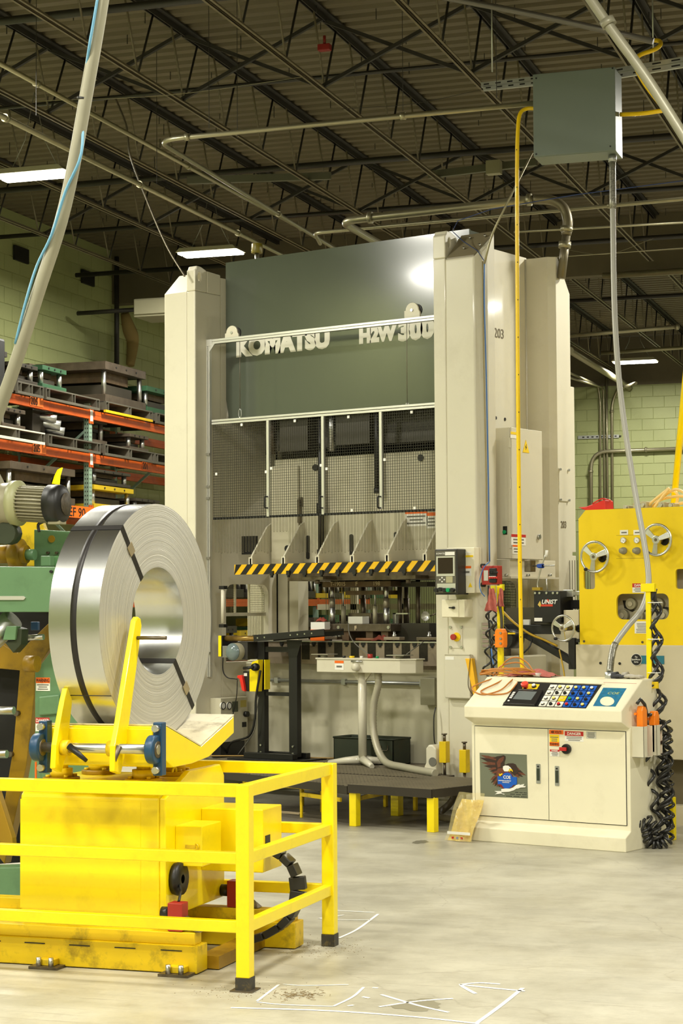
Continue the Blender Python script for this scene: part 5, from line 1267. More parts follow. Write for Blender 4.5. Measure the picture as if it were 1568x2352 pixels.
COILS = mat('galvanized_strip', (205, 206, 202), .26, 1.0, var=.05, vscale=2.5, bump=.04, bscale=6)
coil = thing('steel_coil', 'large galvanized steel coil with black straps standing on the yellow saddle', 'coil', (xf-.16, cyy, czz), 'C')
n = 128; mb = MB()
mb.lathe([(R_, xb-xf), (R_, 0)], (xf, cyy, czz), 'x', n).lathe([(r_, xb-xf), (r_, 0)], (xf, cyy, czz), 'x', n)
mb.build('outer_wrap', COILS, coil)
mb = MB().lathe([(r_, -.0005), (r_+.002, 0), ((R_+r_)/2, 0), (R_-.002, 0), (R_, -.0005)], (xf, cyy, czz), 'x', n, smooth=False).lathe([(R_, xb-xf), (r_, xb-xf)], (xf, cyy, czz), 'x', n, smooth=False)
mb.build('wound_face', coil_face_mat(), coil)
STRAP = mat('black_strap', (34, 31, 28), .4, .2, var=.1)
# strap round the circumference
sxm = xf-.13; mb = MB().lathe([(R_+.0005, -.0155), (R_+.0015, -.015), (R_+.0015, .015), (R_+.0005, .0155)], (sxm, cyy, czz), 'x', n)
mb.build('girth_strap', STRAP, coil)
def eye_strap(ang):
    """strap through the eye and over the rim at this angle (degrees, in the face, 0 = away from camera, 90 = up)"""
    a = math.radians(ang); hw = .0155; e = .002
    d = Vector((0, math.cos(a), math.sin(a))); s = Vector((0, -math.sin(a), math.cos(a)))*hw
    o = Vector((0, cyy, czz))
    def pt(x, r): return o+Vector((x, 0, 0))+d*r
    path = [pt(xf-.13, r_-e), pt(xf+e, r_-e), pt(xf+e, R_+e), pt(xb-e, R_+e), pt(xb-e, r_-e), pt(xf-.13, r_-e)]
    vs = []
    for i, p in enumerate(path): vs += [p-s, p+s]
    mb = MB().add(vs, [(2*i, 2*i+1, 2*i+3, 2*i+2) for i in range(len(path)-1)])
    st = mb.build('eye_strap', STRAP, coil); sd = st.modifiers.new('thickness', 'SOLIDIFY'); sd.thickness = .0015
    q = pt(xf+.004, r_+(R_-r_)*.58); q2 = d*.026
    MB().add([q-s*1.35-q2, q+s*1.35-q2, q+s*1.35+q2, q-s*1.35+q2, q-s*1.35-q2+Vector((.004, 0, 0)), q+s*1.35-q2+Vector((.004, 0, 0)), q+s*1.35+q2+Vector((.004, 0, 0)), q-s*1.35+q2+Vector((.004, 0, 0))],
             [(0, 1, 2, 3), (4, 5, 6, 7), (0, 1, 5, 4), (1, 2, 6, 5), (2, 3, 7, 6), (3, 0, 4, 7)]).build('strap_seal', mat('strap_seal', (176, 160, 128), .4, .6, var=.2), st)
eye_strap(129); eye_strap(-50)
MB().tube([Vector((xb+.002, cyy+(R_+.001)*math.cos(math.radians(217)), czz+(R_+.001)*math.sin(math.radians(217)))), Vector((xf, cyy+(R_+.001)*math.cos(math.radians(217)), czz+(R_+.001)*math.sin(math.radians(217))))], .0015, 5).build('strip_end', BLK, coil)
# energy chain behind the fence
ec = thing('cable_chain', 'black plastic cable chain curling down beside the car to the floor', 'cable chain', (-3.0, 8.36, 0), 'B')
pts = fillet([(-3.05, 8.42, .50), (-2.90, 8.42, .50)], .01)
YE = 8.36
path = [Bd(px, py, Y=YE) for px, py in ((606, 1948), (626, 1952), (650, 1966), (670, 1985), (682, 2012), (686, 2045), (682, 2078), (668, 2106), (645, 2128), (610, 2148), (570, 2160))]
path = [Vector((p.x, p.y, max(p.z, .03))) for p in path]
for i in range(len(path)-1):
    a, b = path[i], path[i+1]; L_ = (b-a)
    MB().bar(a+L_*.04, a+L_*.96, .075, .035, up=(0, 1, 0) if False else (0, 0, 1)).build('chain_link', RUB, ec, bevel=.004)
    m_ = (a+b)/2
# --- spray marks and stains on the floor (flat paint)
SPRAY = mat('white_spray_paint', (244, 242, 234), .6, var=.03)
def spray(label, strokes, w=.012):
    mb = MB()
    allp = []
    for st_ in strokes:
        pts = [Bd(px, py, Z=0) for px, py in st_]
        pts = smooth(pts, 4) if len(pts) > 2 else pts
        for i in range(len(pts)-1):
            d = (pts[i+1]-pts[i]); s = Vector((-d.y, d.x, 0)).normalized()*w
            e = Vector((0, 0, .0015)); mb.add([pts[i]-s+e, pts[i]+s+e, pts[i+1]+s+e, pts[i+1]-s+e], [(0, 1, 2, 3)])
        allp += pts
    o = solo(mb, 'spray_mark', SPRAY, label, 'floor marking', tuple(allp[0]), 'B')
spray('long white sprayed arrow line along the bottom of the picture', [[(530, 2315), (750, 2322), (950, 2336), (1100, 2352)], [(1095, 2350), (1150, 2310), (1200, 2270)], [(1205, 2277), (1130, 2270), (1055, 2262)], [(1055, 2262), (1100, 2258), (1148, 2261)], [(1058, 2264), (1075, 2274), (1092, 2283)]], .009)
spray('white sprayed l shape near the fence foot', [[(590, 2302), (650, 2308), (765, 2312)], [(765, 2312), (810, 2290), (835, 2268)], [(590, 2300), (640, 2262)], [(650, 2261), (700, 2264), (800, 2262)]], .006)
spray('white sprayed cross with dots in the middle of the marks', [[(875, 2285), (960, 2310), (1030, 2326)], [(870, 2313), (960, 2300), (1040, 2294)], [(832, 2290), (848, 2293)], [(855, 2269), (868, 2270)], [(798, 2311), (812, 2309)]], .008)
spray('white sprayed arrow on the floor right of the far fence post', [[(740, 2090), (800, 2093), (860, 2096)], [(868, 2100), (820, 2135), (778, 2155)], [(730, 2110), (790, 2113), (850, 2113)], [(730, 2110), (790, 2102)]], .007)
def patch(label, c, rx, ry, col, seed, cat='floor stain'):
    rnd = random.Random(seed); p = Bd(*c, Z=0); mb = MB(); n = 28; vs = []
    for k in range(n): a = 2*PI*k/n; q = rnd.uniform(.75, 1.15); vs.append((p.x+rx*q*math.cos(a), p.y+ry*q*math.sin(a), .0008))
    mb.add(vs, [tuple(range(n))]); solo(mb, 'floor_stain', col, label, cat, tuple(p), 'B')
ST1 = mat('oil_stain', (140, 134, 112), .35, var=.05); ST2 = mat('dark_floor_disc', (120, 116, 98), .4)
patch('grey brown stain under the sprayed cross', (960, 2308), .10, .12, ST1, 4)
patch('small dark oval disc stain left of the console', (965, 1934), .05, .10, ST2, 6)
rnd = random.Random(9)
mb = MB(); c = Bd(690, 2288, Z=0)
for i in range(90):
    x, y = c.x+rnd.gauss(0, .05), c.y+rnd.gauss(0, .06); a = rnd.uniform(0, PI); l = rnd.uniform(.008, .03)
    mb.tube([(x, y, .002+rnd.uniform(0, .004)), (x+l*math.cos(a), y+l*math.sin(a), .003+rnd.uniform(0, .006))], .0012, 3)
solo(mb, 'debris_pile', mat('wood_debris', (142, 122, 84), .8, var=.3), 'small pile of brown debris shreds beside the fence foot', 'debris', (c.x, c.y, 0), 'B', kind='stuff')
mb = MB()
for i in range(360):
    x, y = (FX+rnd.gauss(.0, .13), FYn+rnd.gauss(-.02, .1)) if i < 170 else (FX+rnd.gauss(0, .1), FYf+rnd.gauss(-.05, .12))
    l = rnd.uniform(.0015, .004); mb.box(x, x+l, y, y+l, 0, l*.5)
solo(mb, 'floor_grit', mat('grit', (146, 130, 98), .9, var=.3), 'scattered grit around the yellow fence feet', 'debris', (FX, FYn-.1, 0), 'B', kind='stuff')
# ================================================================ green decoiler behind the coil car
dc = thing('decoiler', 'green and ochre coil reel machine standing at the left edge behind the coil', 'machine', (-5.0, 10.0, 0), 'B')
def D(px, py, Y): return Bd(px, py, Y=Y)
def facepoly(name, m, pts, Y, t, bevel=.004, lab=None):
    return MB().prism([(D(px, py, Y).x, D(px, py, Y).z) for px, py in pts], 'y', Y, Y+t).build(name, m, dc, bevel=bevel, label=lab)
YU = 9.45
facepoly('upright_plate', GRN, [(78, 1216), (190, 1222), (240, 1300), (240, 1480), (190, 1950), (60, 2075), (-80, 2075), (-80, 2040), (52, 1990), (62, 1800), (80, 1700), (80, 1545), (123, 1487), (128, 1400), (115, 1340), (78, 1340)], YU+.05, .12, lab='green upright plate')
facepoly('base_beam', GRN, [(-80, 1995), (130, 1990), (130, 2080), (-80, 2080)], YU-.15, .15)
facepoly('arm_cover', GRN, [(-60, 1301), (126, 1302), (124, 1406), (-60, 1406)], 9.15, .18)
facepoly('slotted_strip', ALU, [(-60, 1369), (54, 1369), (58, 1373), (54, 1378), (-60, 1378)], 9.14, .01, 0)
mb = MB()
for px, py in ((119, 1313), (118, 1400)): q = D(px, py, 9.15); mb.cyl((q.x, 9.135, q.z), (q.x, 9.15, q.z), .008, 8)
mb.build('cover_screw', BLK, dc)
facepoly('bearing_block', GRN, [(93, 1277), (115, 1277), (115, 1300), (93, 1300)], 9.33, .05)
facepoly('bearing_block', mat('light_machine_green', (116, 168, 112), .42), [(115, 1277), (150, 1277), (150, 1300), (115, 1300)], 9.4, .05)
q = D(119, 1238, YU+.05); MB().cyl((q.x, YU+.045, q.z), (q.x, YU+.055, q.z), .02, 14).build('sight_hole', YELD, dc)
for px, py in ((112, 1270), (132, 1270)): q = D(px, py, YU+.05); MB().cyl((q.x, YU+.03, q.z), (q.x, YU+.05, q.z), .008, 6).build('hex_bolt', IRON, dc)
facepoly('access_cover', GRN, [(88, 1600), (135, 1595), (135, 1640), (88, 1644)], YU+.03, .02, .008)
# labels
a, b = D(83, 1556, YU+.05), D(115, 1587, YU+.05)
warn_label(dc, ((a.x+b.x)/2, YU+.05, (a.z+b.z)/2), b.x-a.x, a.z-b.z, 'WARNING', ORGP, lines=3, frac=.42)
a, b = D(82, 1648, YU+.05), D(114, 1680, YU+.05)
warn_label(dc, ((a.x+b.x)/2, YU+.05, (a.z+b.z)/2), b.x-a.x, a.z-b.z, 'DANGER', REDP, lines=3, frac=.42)
facepoly('label_strip', ORGP, [(80, 1750), (83, 1750), (83, 1790), (80, 1790)], YU-.02, .01, 0)
# dark interior behind
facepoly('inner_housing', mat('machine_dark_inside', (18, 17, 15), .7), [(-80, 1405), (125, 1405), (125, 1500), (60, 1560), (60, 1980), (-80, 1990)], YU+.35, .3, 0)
# ochre arms
facepoly('swing_arm', YELD, [(-60, 1440), (40, 1500), (123, 1420), (123, 1478), (80, 1540), (78, 1600), (60, 1760), (10, 1985), (-10, 1960), (30, 1720), (45, 1540), (-60, 1530)], YU+.18, .08)
facepoly('swing_arm', YELD, [(-30, 1740), (28, 1925), (30, 1955), (12, 1965), (-50, 1800)], YU-.0, .05)
facepoly('head_plate', YEL if False else YELW, [(20, 1195), (90, 1180), (110, 1235), (78, 1250), (78, 1300), (60, 1300), (20, 1255), (-60, 1200), (-60, 1170)], YU+.28, .04)
for (p0, p1, r, Y, m) in (((-60, 1273), (62, 1273), .05, 9.42, YELD), ((58, 1274), (80, 1274), .03, 9.42, GRN), ((-80, 1535), (30, 1420), .062, 9.3, STEEL), ((62, 1465), (100, 1463), .016, 9.35, STEEL), ((-60, 1632), (32, 1632), .022, 9.3, STEEL), ((-60, 1732), (16, 1732), .022, 9.3, STEEL), ((60, 1525), (86, 1525), .045, 9.42, YELD)):
    a, b = D(*p0, Y), D(*p1, Y); MB().cyl(a, b, r, 20).build({STEEL: 'polished_rod', YELD: 'hub_tube', GRN: 'shaft_end'}[m], m, dc)
a = D(42, 1273, 9.42); MB().lathe([(.05, -.05), (.085, -.03), (.085, .02), (.05, .03)], a, 'x', 24).build('hub_flange', YELD, dc)
facepoly('cylinder_clevis', GRN, [(14, 1438), (38, 1438), (34, 1470), (6, 1470)], 9.2, .05)
facepoly('clevis_block', mat('dark_green_cast', (44, 52, 30), .5), [(34, 1440), (50, 1445), (48, 1480), (30, 1500), (10, 1475), (34, 1470)], 9.22, .08)
facepoly('blue_drum', mat('dark_blue', (20, 60, 96), .4), [(70, 1428), (86, 1428), (86, 1448), (70, 1448)], 9.5, .03)
for px, py in ((42, 1638), (27, 1732)): q = D(px, py, YU+.18); MB().cyl((q.x, YU+.15, q.z), (q.x, YU+.18, q.z), .016, 8).build('hex_bolt', IRON, dc)
facepoly('pale_plate', WHITE, [(48, 1487), (70, 1487), (58, 1502), (46, 1502)], YU+.3, .01, 0)
# gear motor
gm = thing('gear_motor', 'finned grey gear motor with black fan cover at the left edge over the green machine', 'motor', (-4.9, 9.2, 1.9), 'B')
YM = 9.15
def M_(px, py): return Bd(px, py, Y=YM)
ax0, ax1 = M_(40, 1156), M_(118, 1160)
ry = ax0.z-M_(40, 1197).z
mb = MB(); nf = 30
core = MB().cyl(ax0, ax1, ry*.86, 30); core.build('motor_body', GREYM, gm)
mb = MB()
for k in range(nf):
    a = 2*PI*k/nf; c, s_ = math.cos(a), math.sin(a); d = (ax1-ax0)
    u = Vector((0, c, s_)); p0 = ax0+u*ry*.92
    mb.bar(p0, p0+d, .005, ry*.2, up=(0, c, s_))
mb.build('cooling_fins', GREYM, gm)
a0, a1 = M_(114, 1158), M_(142, 1160)
MB().lathe([(.001, 0), (ry*1.08, 0), (ry*1.08, (a1-a0).length*.9), (ry*1.02, (a1-a0).length*1.1), (ry*.7, (a1-a0).length*1.3), (.001, (a1-a0).length*1.33)], a0, 'x', 32).build('fan_cover', BLK, gm)
MB().lathe([(.001, 0), (ry*.62, 0), (ry*.62, .004), (.001, .004)], a0+Vector(((a1-a0).length*1.325, 0, 0)), 'x', 24).build('fan_grille', mat('fan_grille', (70, 62, 48), .6, var=.4, vscale=60), gm)
MB().lathe([(ry*.8, 0), (ry*1.28, 0), (ry*1.28, .035), (ry*.9, .05)], ax0-Vector((.02, 0, 0)), 'x', 32).build('flange', mat('pale_green_grey', (158, 158, 116), .45), gm)
MB().lathe([(ry*1.2, 0), (ry*1.15, -.06), (ry*1.05, -.2), (ry*1.3, -.3), (.001, -.31)], ax0-Vector((.02, 0, 0)), 'x', 28).build('gearbox', GREYM, gm)
b0 = ax0+Vector((-.14, 0, ry*1.05)); MB().prism([(b0.x-.12, b0.z-.05), (b0.x+.06, b0.z-.02), (b0.x-.02, b0.z+.12), (b0.x-.08, b0.z+.14), (b0.x-.14, b0.z+.1)], 'y', YM-.05, YM+.05).build('mounting_lug', GREYM, gm, bevel=.006)
b0 = M_(125, 1196); MB().box(b0.x-.02, b0.x+.05, YM-.04, YM+.04, b0.z-.02, b0.z+.01).build('terminal_box', GREYM, gm, bevel=.004)
b0 = M_(20, 1225); MB().cyl(b0+Vector((0, -.04, 0)), b0+Vector((0, .04, 0)), .06, 12).build('torque_mount', mat('dark_green_cast', (44, 52, 30), .5), gm)
cable('power_cable', 'black cable hooked below the finned motor', [M_(100, 1198), M_(88, 1205), M_(90, 1222)], .008, BLK, fr='B')
# --- big slanted round conduit close to the camera
T = mat('pale_grey_conduit', (142, 138, 116), .42, .15, var=.08, vscale=6)
YC0 = 6.6
pts = [Bd(330, -700, Y=YC0), Bd(280, -300, Y=YC0), Bd(240, -30, Y=YC0), Bd(203, 190, Y=YC0), Bd(150, 470, Y=YC0), Bd(85, 680, Y=YC0), Bd(20, 880, Y=YC0), Bd(-50, 1060, Y=YC0), Bd(-160, 1320, Y=YC0)]
t = thing('flexible_conduit', 'thick pale slanted conduit close to the camera crossing the upper left', 'conduit', tuple(pts[2]), 'B')
MB().tube(smooth(pts, 6), .0255, 20).build('tube', T, t)
q = Bd(193, 228, Y=YC0); d = (pts[4]-pts[3]).normalized()*.004
MB().cyl(q-d, q+d, .0275, 16).build('cable_tie', BLK, t)
BLUC = mat('pale_blue_tube', (96, 150, 176), .4)
cable('air_tube', 'thin blue air tube tied along the thick slanted conduit', [Bd(225, -10, Y=YC0-.03), Bd(213, 60, Y=YC0-.035), Bd(203, 120, Y=YC0-.03), Bd(190, 230, Y=YC0+.02), Bd(187, 350, Y=YC0-.035), Bd(150, 440, Y=YC0-.04), Bd(118, 540, Y=YC0-.035), Bd(85, 610, Y=YC0-.02), Bd(60, 690, Y=YC0-.03), Bd(35, 790, Y=YC0-.02)], .0055, BLUC, 'tube', fr='B')
# armoured cable over the left column
_pts = [Bd(px, py, Y=15.2) for px, py in ((265, 225), (290, 290), (300, 360), (345, 480), (385, 570), (425, 636))]
solo(ribbed(_pts, .0095, pitch=.014, k=7), 'armoured_cable', mat('armoured_steel', (120, 112, 98), .35, .7), 'silver armoured flexible cable dropping from the ceiling to the left column', 'cable', tuple(_pts[-1]), 'B')
q = Bd(593, 585, Y=16.0)
t = thing('warning_beacon', 'dull yellow cylinder beacon standing above the press crown', 'beacon', tuple(q), 'B')
cpx = P(590, 600, Y=13.4)
t.location = cpx; t['_org'] = tuple(cpx); t.rotation_euler = (0, 0, 0)
MB().cyl((cpx.x, 13.4, 4.6), (cpx.x, 13.4, P(590, 582, Y=13.4).z), .02, 12).build('stem', STEEL, t)
MB().cyl((cpx.x, 13.4, P(590, 582, Y=13.4).z), (cpx.x, 13.4, P(590, 560, Y=13.4).z), .05, 20).build('dome', mat('olive_yellow', (130, 116, 30), .35), t, bevel=.004)
# ================================================================ operator console
def phit(px, py, p0, nrm, fr='P'):
    r = hit(px, py, fr, Y=1.0); o = Vector((0, 0, CH)); d = (r-o); p0 = Vector(p0); nrm = Vector(nrm)
    return o+d*((p0-o).dot(nrm)/d.dot(nrm))
CXR, CXL = -5.82, -7.01
co = thing('operator_console', 'cream sloping top control console with two doors and an eagle sign', 'console', (-6.4, 11.4, 0))
prof = [(11.133, 0), (11.133, .09), (11.205, .127), (11.205, .79), (11.62, .79), (11.75, .30), (11.75, 0)]
MB().prism(prof, 'x', P(1083, 1720, Y=11.205).x, CXR).build('cabinet', CONS, co, bevel=.005)
MB().prism([(11.205, .785), (11.095, .831), (11.095, .906), (11.394, 1.093), (11.60, 1.098), (11.62, .785)], 'x', CXL, CXR+.0).build('desk', CONS, co, bevel=.006)
FY = 11.203
d0, d1, dm = P(1089, 1668, Y=FY), P(1441, 1901, Y=FY), P(1260, 1800, Y=FY)
zt_, zb_ = .765, .165
xl, xr, xm = P(1091, 1720, Y=FY).x, P(1437, 1760, Y=FY).x, dm.x
ld_ = MB().box(xl, xm-.002, FY-.004, FY, zb_, zt_).build('door', CONS, co, bevel=.0015)
rd_ = MB().box(xm+.002, xr, FY-.004, FY, zb_, zt_).build('door', CONS, co, bevel=.0015)
MB().box(xl-.004, xr+.004, FY-.001, FY+.001, zb_-.004, zt_+.004).build('door_gap', BLACKP, co)
for px, py in ((1237, 1777), (1280, 1782)):
    q = P(px, py, Y=FY); h = MB().prism(rrect(q.x-.016, q.x+.016, q.z-.065, q.z+.065, .004), 'y', FY-.008, FY-.004).build('latch_plate', GALV, co)
    MB().box(q.x-.010, q.x+.010, FY-.011, FY-.008, q.z-.045, q.z+.035).build('latch_lever', mat('green_black_latch', (50, 58, 44), .4), h); MB().cyl((q.x, FY-.013, q.z+.048), (q.x, FY-.008, q.z+.048), .006, 10).build('key_cylinder', BLK, h)
q = P(1303, 1720, Y=FY); sw = MB().cyl((q.x, FY-.03, q.z), (q.x, FY-.004, q.z), .033, 22).build('rotary_switch', BLK, co, bevel=.004); MB().box(q.x-.04, q.x+.012, FY-.045, FY-.03, q.z-.012, q.z+.012).build('red_handle', REDP, sw, bevel=.003)
# door labels
def LB(px0, py0, px1, py1, head, hm_, frac=.35, lines=3, body=None):
    a, b = P(px0, py0, Y=FY-.004), P(px1, py1, Y=FY-.004)
    return warn_label(co, ((a.x+b.x)/2, FY-.004, (a.z+b.z)/2), b.x-a.x, a.z-b.z, head, hm_, lines=lines, frac=frac, bodymat=body)
LB(1261, 1676, 1294, 1687, '480 VOLTS', ORGP, frac=.98, lines=0)
LB(1262, 1687, 1284, 1714, '', YELP, frac=.1, lines=5, body=YELP)
LB(1262, 1704, 1284, 1714, 'WARNING', ORGP, frac=.95, lines=0)
LB(1297, 1679, 1340, 1704, 'DANGER', REDP, frac=.45, lines=3)
LB(1346, 1680, 1369, 1697, '', GALV, frac=.05, lines=5, body=mat('pale_grey_label', (200, 198, 184), .4))
LB(1263, 1721, 1285, 1738, 'DANGER', REDP, frac=.3, lines=4)
# --- eagle sign on the left door
def E_(x, y): q = P(1080+x/9.8, 1700+y/9.8, Y=FY-.004); return (q.x, q.z)
def flat(name, m, pts, lvl, parent):
    return MB().prism([E_(*p) for p in pts], 'y', FY-.0045-lvl*.0006, FY-.004).build(name, m, parent)
SG = flat('eagle_sign', mat('sign_grey', (112, 116, 96), .5, var=.02), [(208, 284), (1268, 328), (1294, 1312), (228, 1262)], 1, co)
BR = mat('eagle_dark_brown', (52, 34, 26), .5, var=.1, vscale=60); BR2 = mat('eagle_brown', (106, 58, 40), .5, var=.15, vscale=60)
def feather_wing(tips, root, m):
    for i, ((tx, ty), (rx, ry_), w_) in enumerate(tips):
        dx, dy = tx-rx, ty-ry_; L_ = math.hypot(dx, dy); nx, ny = -dy/L_*w_, dx/L_*w_
        flat('feather', m if i % 2 else BR2, [(rx+nx, ry_+ny), (rx-nx, ry_-ny), (rx+dx*.6-nx*.9, ry_+dy*.6-ny*.9), (tx, ty), (rx+dx*.6+nx*.9, ry_+dy*.6+ny*.9)], 2+i*.25, SG)
feather_wing([((232, 335), (640, 470), 42), ((215, 395), (640, 520), 42), ((245, 500), (640, 560), 40), ((305, 580), (640, 600), 38), ((400, 655), (660, 640), 36), ((435, 700), (680, 670), 34), ((470, 740), (690, 700), 32), ((520, 770), (700, 730), 30), ((385, 395), (700, 420), 34), ((515, 405), (740, 380), 34)], 0, BR)
flat('wing', BR, [(600, 390), (700, 350), (750, 338), (790, 360), (795, 420), (770, 500), (775, 600), (740, 720), (640, 730), (580, 640), (560, 500)], 5, SG)
flat('wing', BR2, [(650, 420), (740, 370), (765, 380), (740, 460), (690, 520), (680, 600), (620, 620), (600, 500)], 5.5, SG)
feather_wing([((1260, 795), (1000, 680), 34), ((1190, 830), (990, 720), 32), ((1110, 848), (960, 720), 32), ((1190, 740), (1000, 640), 30), ((1120, 680), (980, 600), 30)], 0, BR)
flat('wing', BR, [(780, 560), (850, 525), (960, 520), (1020, 545), (1060, 620), (1100, 700), (1000, 800), (930, 740), (880, 640), (800, 600)], 5, SG)
flat('body', BR2, [(620, 640), (740, 620), (770, 700), (720, 800), (600, 850), (590, 740)], 6, SG)
feather_wing([((445, 905), (620, 780), 34), ((465, 965), (630, 820), 34), ((500, 1010), (640, 860), 34), ((545, 1040), (650, 900), 32), ((590, 1055), (680, 940), 32), ((640, 1060), (700, 960), 30), ((680, 1060), (720, 980), 28)], 0, BR)
flat('head', WHITE, [(742, 590), (790, 568), (860, 575), (915, 620), (935, 655), (900, 690), (840, 705), (770, 700), (740, 650)], 8, SG)
flat('beak', YELP, [(900, 640), (940, 655), (960, 690), (955, 718), (930, 680), (880, 700), (900, 722), (855, 690)], 9, SG)
flat('eye', BLACKP, [(885, 638), (905, 640), (900, 655), (880, 650)], 10, SG)
RD = mat('dark_red_print', (120, 24, 30), .5)
arcp = [(835+130*math.cos(math.radians(a)), 850-140*math.sin(math.radians(a))) for a in range(10, 171, 16)]
flat('shield_edge', RD, arcp+[(640, 1010), (740, 1085), (930, 1070), (1000, 1000)], 9, SG)
flat('shield', BLUP, [(620, 810)]+[(835+120*math.cos(math.radians(a)), 848-122*math.sin(math.radians(a))) for a in range(165, 14, -15)]+[(965, 828), (1050, 835), (1052, 970), (1040, 1000), (970, 1010), (940, 1050), (860, 1085), (770, 1085), (720, 1010), (700, 990), (625, 990)], 10, SG)
flat('talon', YELP, [(650, 740), (670, 770), (720, 745), (738, 765), (700, 790), (680, 815), (660, 790)], 12, SG)
flat('ribbon', WHITE, [(705, 1100), (800, 1085), (900, 1090), (980, 1060), (1040, 1010), (1110, 990), (1125, 1040), (1060, 1080), (980, 1130), (880, 1160), (780, 1165), (710, 1170)], 12, SG)
flat('ribbon_tail', WHITE, [(555, 1145), (700, 1145), (712, 1200), (780, 1210), (770, 1225), (700, 1200), (560, 1220), (620, 1180)], 11.5, SG)
flat('ribbon_tail', WHITE, [(1110, 1010), (1225, 985), (1195, 1030), (1255, 1035), (1240, 1060), (1140, 1065), (1060, 1095)], 11.5, SG)
YT = FY-.0045-12.5*.0006
o, o2 = E_(752, 862), E_(640, 915)
lettering('COE', .030, WHITE, SG, (o[0], YT, o[1]), bold=.0006, squash=.95, ext=.0003)
lettering('COE PRESS EQUIPMENT', .0095, WHITE, SG, (o2[0], YT, o2[1]), bold=.0003, squash=1.0, ext=.0003)
o3 = E_(730, 955); lettering('CORPORATION', .008, WHITE, SG, (o3[0], YT, o3[1]), bold=.0003, squash=.95, ext=.0003)
mb = MB()
for (x0, y0), (x1, y1) in (((1010, 1175), (1275, 1188)), ((900, 1215), (1272, 1230)), ((810, 1258), (1278, 1278))):
    a, b = E_(x0, y0), E_(x1, y1)
    n_ = 14
    for i in range(n_):
        if i % 5 == 4: continue
        u = a[0]+(b[0]-a[0])*i/n_; w = a[1]+(b[1]-a[1])*i/n_; mb.box(u, u+(b[0]-a[0])/n_*.75, FY-.0056, FY-.005, w-.0025, w+.0025)
mb.build('print_lines', BLACKP, SG)
# --- sloping panel
SP0 = Vector((CXL, 11.097, .906)); SD = Vector((0, .297, .187)).normalized(); SN = Vector((0, -SD.z, SD.y))
def SL_(x, y, lvl=0):  # point of the 3.565 times enlarged view
    return phit(1080+x/3.565, 1530+y/3.565, SP0, SN)+SN*lvl
def slab(name, m, pts, h0, h1, parent, bevel=0):
    q = [SL_(*p) for p in pts]; n = len(q)
    vs = [p+SN*h0 for p in q]+[p+SN*h1 for p in q]
    return MB().add(vs, [tuple(range(n))[::-1], tuple(range(n, 2*n))]+[(i, (i+1) % n, (i+1) % n+n, i+n) for i in range(n)]).build(name, m, parent, bevel=bevel)
PB = slab('control_panel', mat('panel_black', (26, 25, 23), .35), [(388, 130), (1075, 155), (945, 348), (262, 325)], 0, .003, co)
slab('panel_frame', CONS, [(360, 118), (1100, 144), (1098, 152), (384, 128)], 0, .006, co)
TL, TR, BL_, BR_ = (655, 153), (1046, 165), (552, 334), (944, 346)
def cell(u, v):
    return ((TL[0]*(1-u)+TR[0]*u)*(1-v)+(BL_[0]*(1-u)+BR_[0]*u)*v, (TL[1]*(1-u)+TR[1]*u)*(1-v)+(BL_[1]*(1-u)+BR_[1]*u)*v)
KW, KB, KY, KG, KR = mat('ivory_plate', (240, 236, 220), .4), BLK, YELP, mat('green_button', (10, 150, 90), .3), mat('red_button', (200, 30, 36), .35)
PY = mat('pale_yellow_cap', (240, 220, 120), .35)
rows = ['WYYYYW', 'WKKKKY', 'WYTGYK', 'WKRRKY']
capm = {'W': WHITE, 'Y': PY, 'K': BLK, 'G': KG, 'R': KR, 'T': YELP}
for r in range(4):
    for c in range(6):
        g = .07; u0, u1, v0, v1 = (c+g)/6, (c+1-g)/6, (r+g)/4, (r+1-g)/4
        base = KW if c < 3 else BLUP
        if rows[r][c] == 'T': base = YELP
        k = slab('key_plate', base, [cell(u0, v0), cell(u1, v0), cell(u1, v1), cell(u0, v1)], .003, .006, PB)
        p = SL_(*cell((c+.5)/6, (r+.62)/4))
        if rows[r][c] != 'T':
            MB().cyl(p+SN*.006, p+SN*.012, .0125, 14).build('button_ring', BLK, k)
            MB().cyl(p+SN*.012, p+SN*.02, .0105, 14).build('button_cap', capm[rows[r][c]], k)
        else: MB().box(p.x-.012, p.x+.012, p.y-.008, p.y+.008, p.z+.006, p.z+.018).build('button_cap', PY, k)
ms = slab('display_unit', mat('display_black', (30, 27, 25), .3), [(388, 200), (598, 208), (530, 332), (272, 322)], .003, .018, PB, bevel=.002)
slab('display_screen', mat('grey_screen', (112, 118, 116), .2, var=.03), [(402, 222), (550, 229), (502, 297), (352, 288)], .018, .0195, ms)
for i in range(4): slab('soft_key', WHITE, [(356-i*9, 230+i*14), (376-i*9, 231+i*14), (370-i*9, 240+i*14), (350-i*9, 239+i*14)], .018, .02, ms)
slab('white_mark', WHITE, [(314, 296), (328, 297), (324, 306), (309, 305)], .018, .02, ms)
slab('print_lines', GREYP, [(400, 209), (522, 213), (520, 217), (398, 213)], .018, .0195, ms)
yp = slab('yellow_plate', YELP, [(441, 149), (568, 155), (544, 196), (425, 189)], .003, .006, PB)
p = SL_(455, 182); MB().cyl(p+SN*.006, p+SN*.025, .016, 14).build('stop_button_stem', KR, yp); MB().lathe([(.001, .0), (.027, .0), (.029, .01), (.02, .022), (.001, .026)], (0, 0, 0), 'z', 18)
mb = MB().cyl(p+SN*.022, p+SN*.045, .026, 18); mb.build('stop_button_head', mat('coral_red_button', (226, 70, 52), .35), yp, bevel=.006)
p = SL_(524, 176); MB().cyl(p+SN*.006, p+SN*.016, .016, 14).build('button_ring', BLK, yp); MB().cyl(p+SN*.016, p+SN*.026, .012, 14).build('button_cap', WHITE, yp)
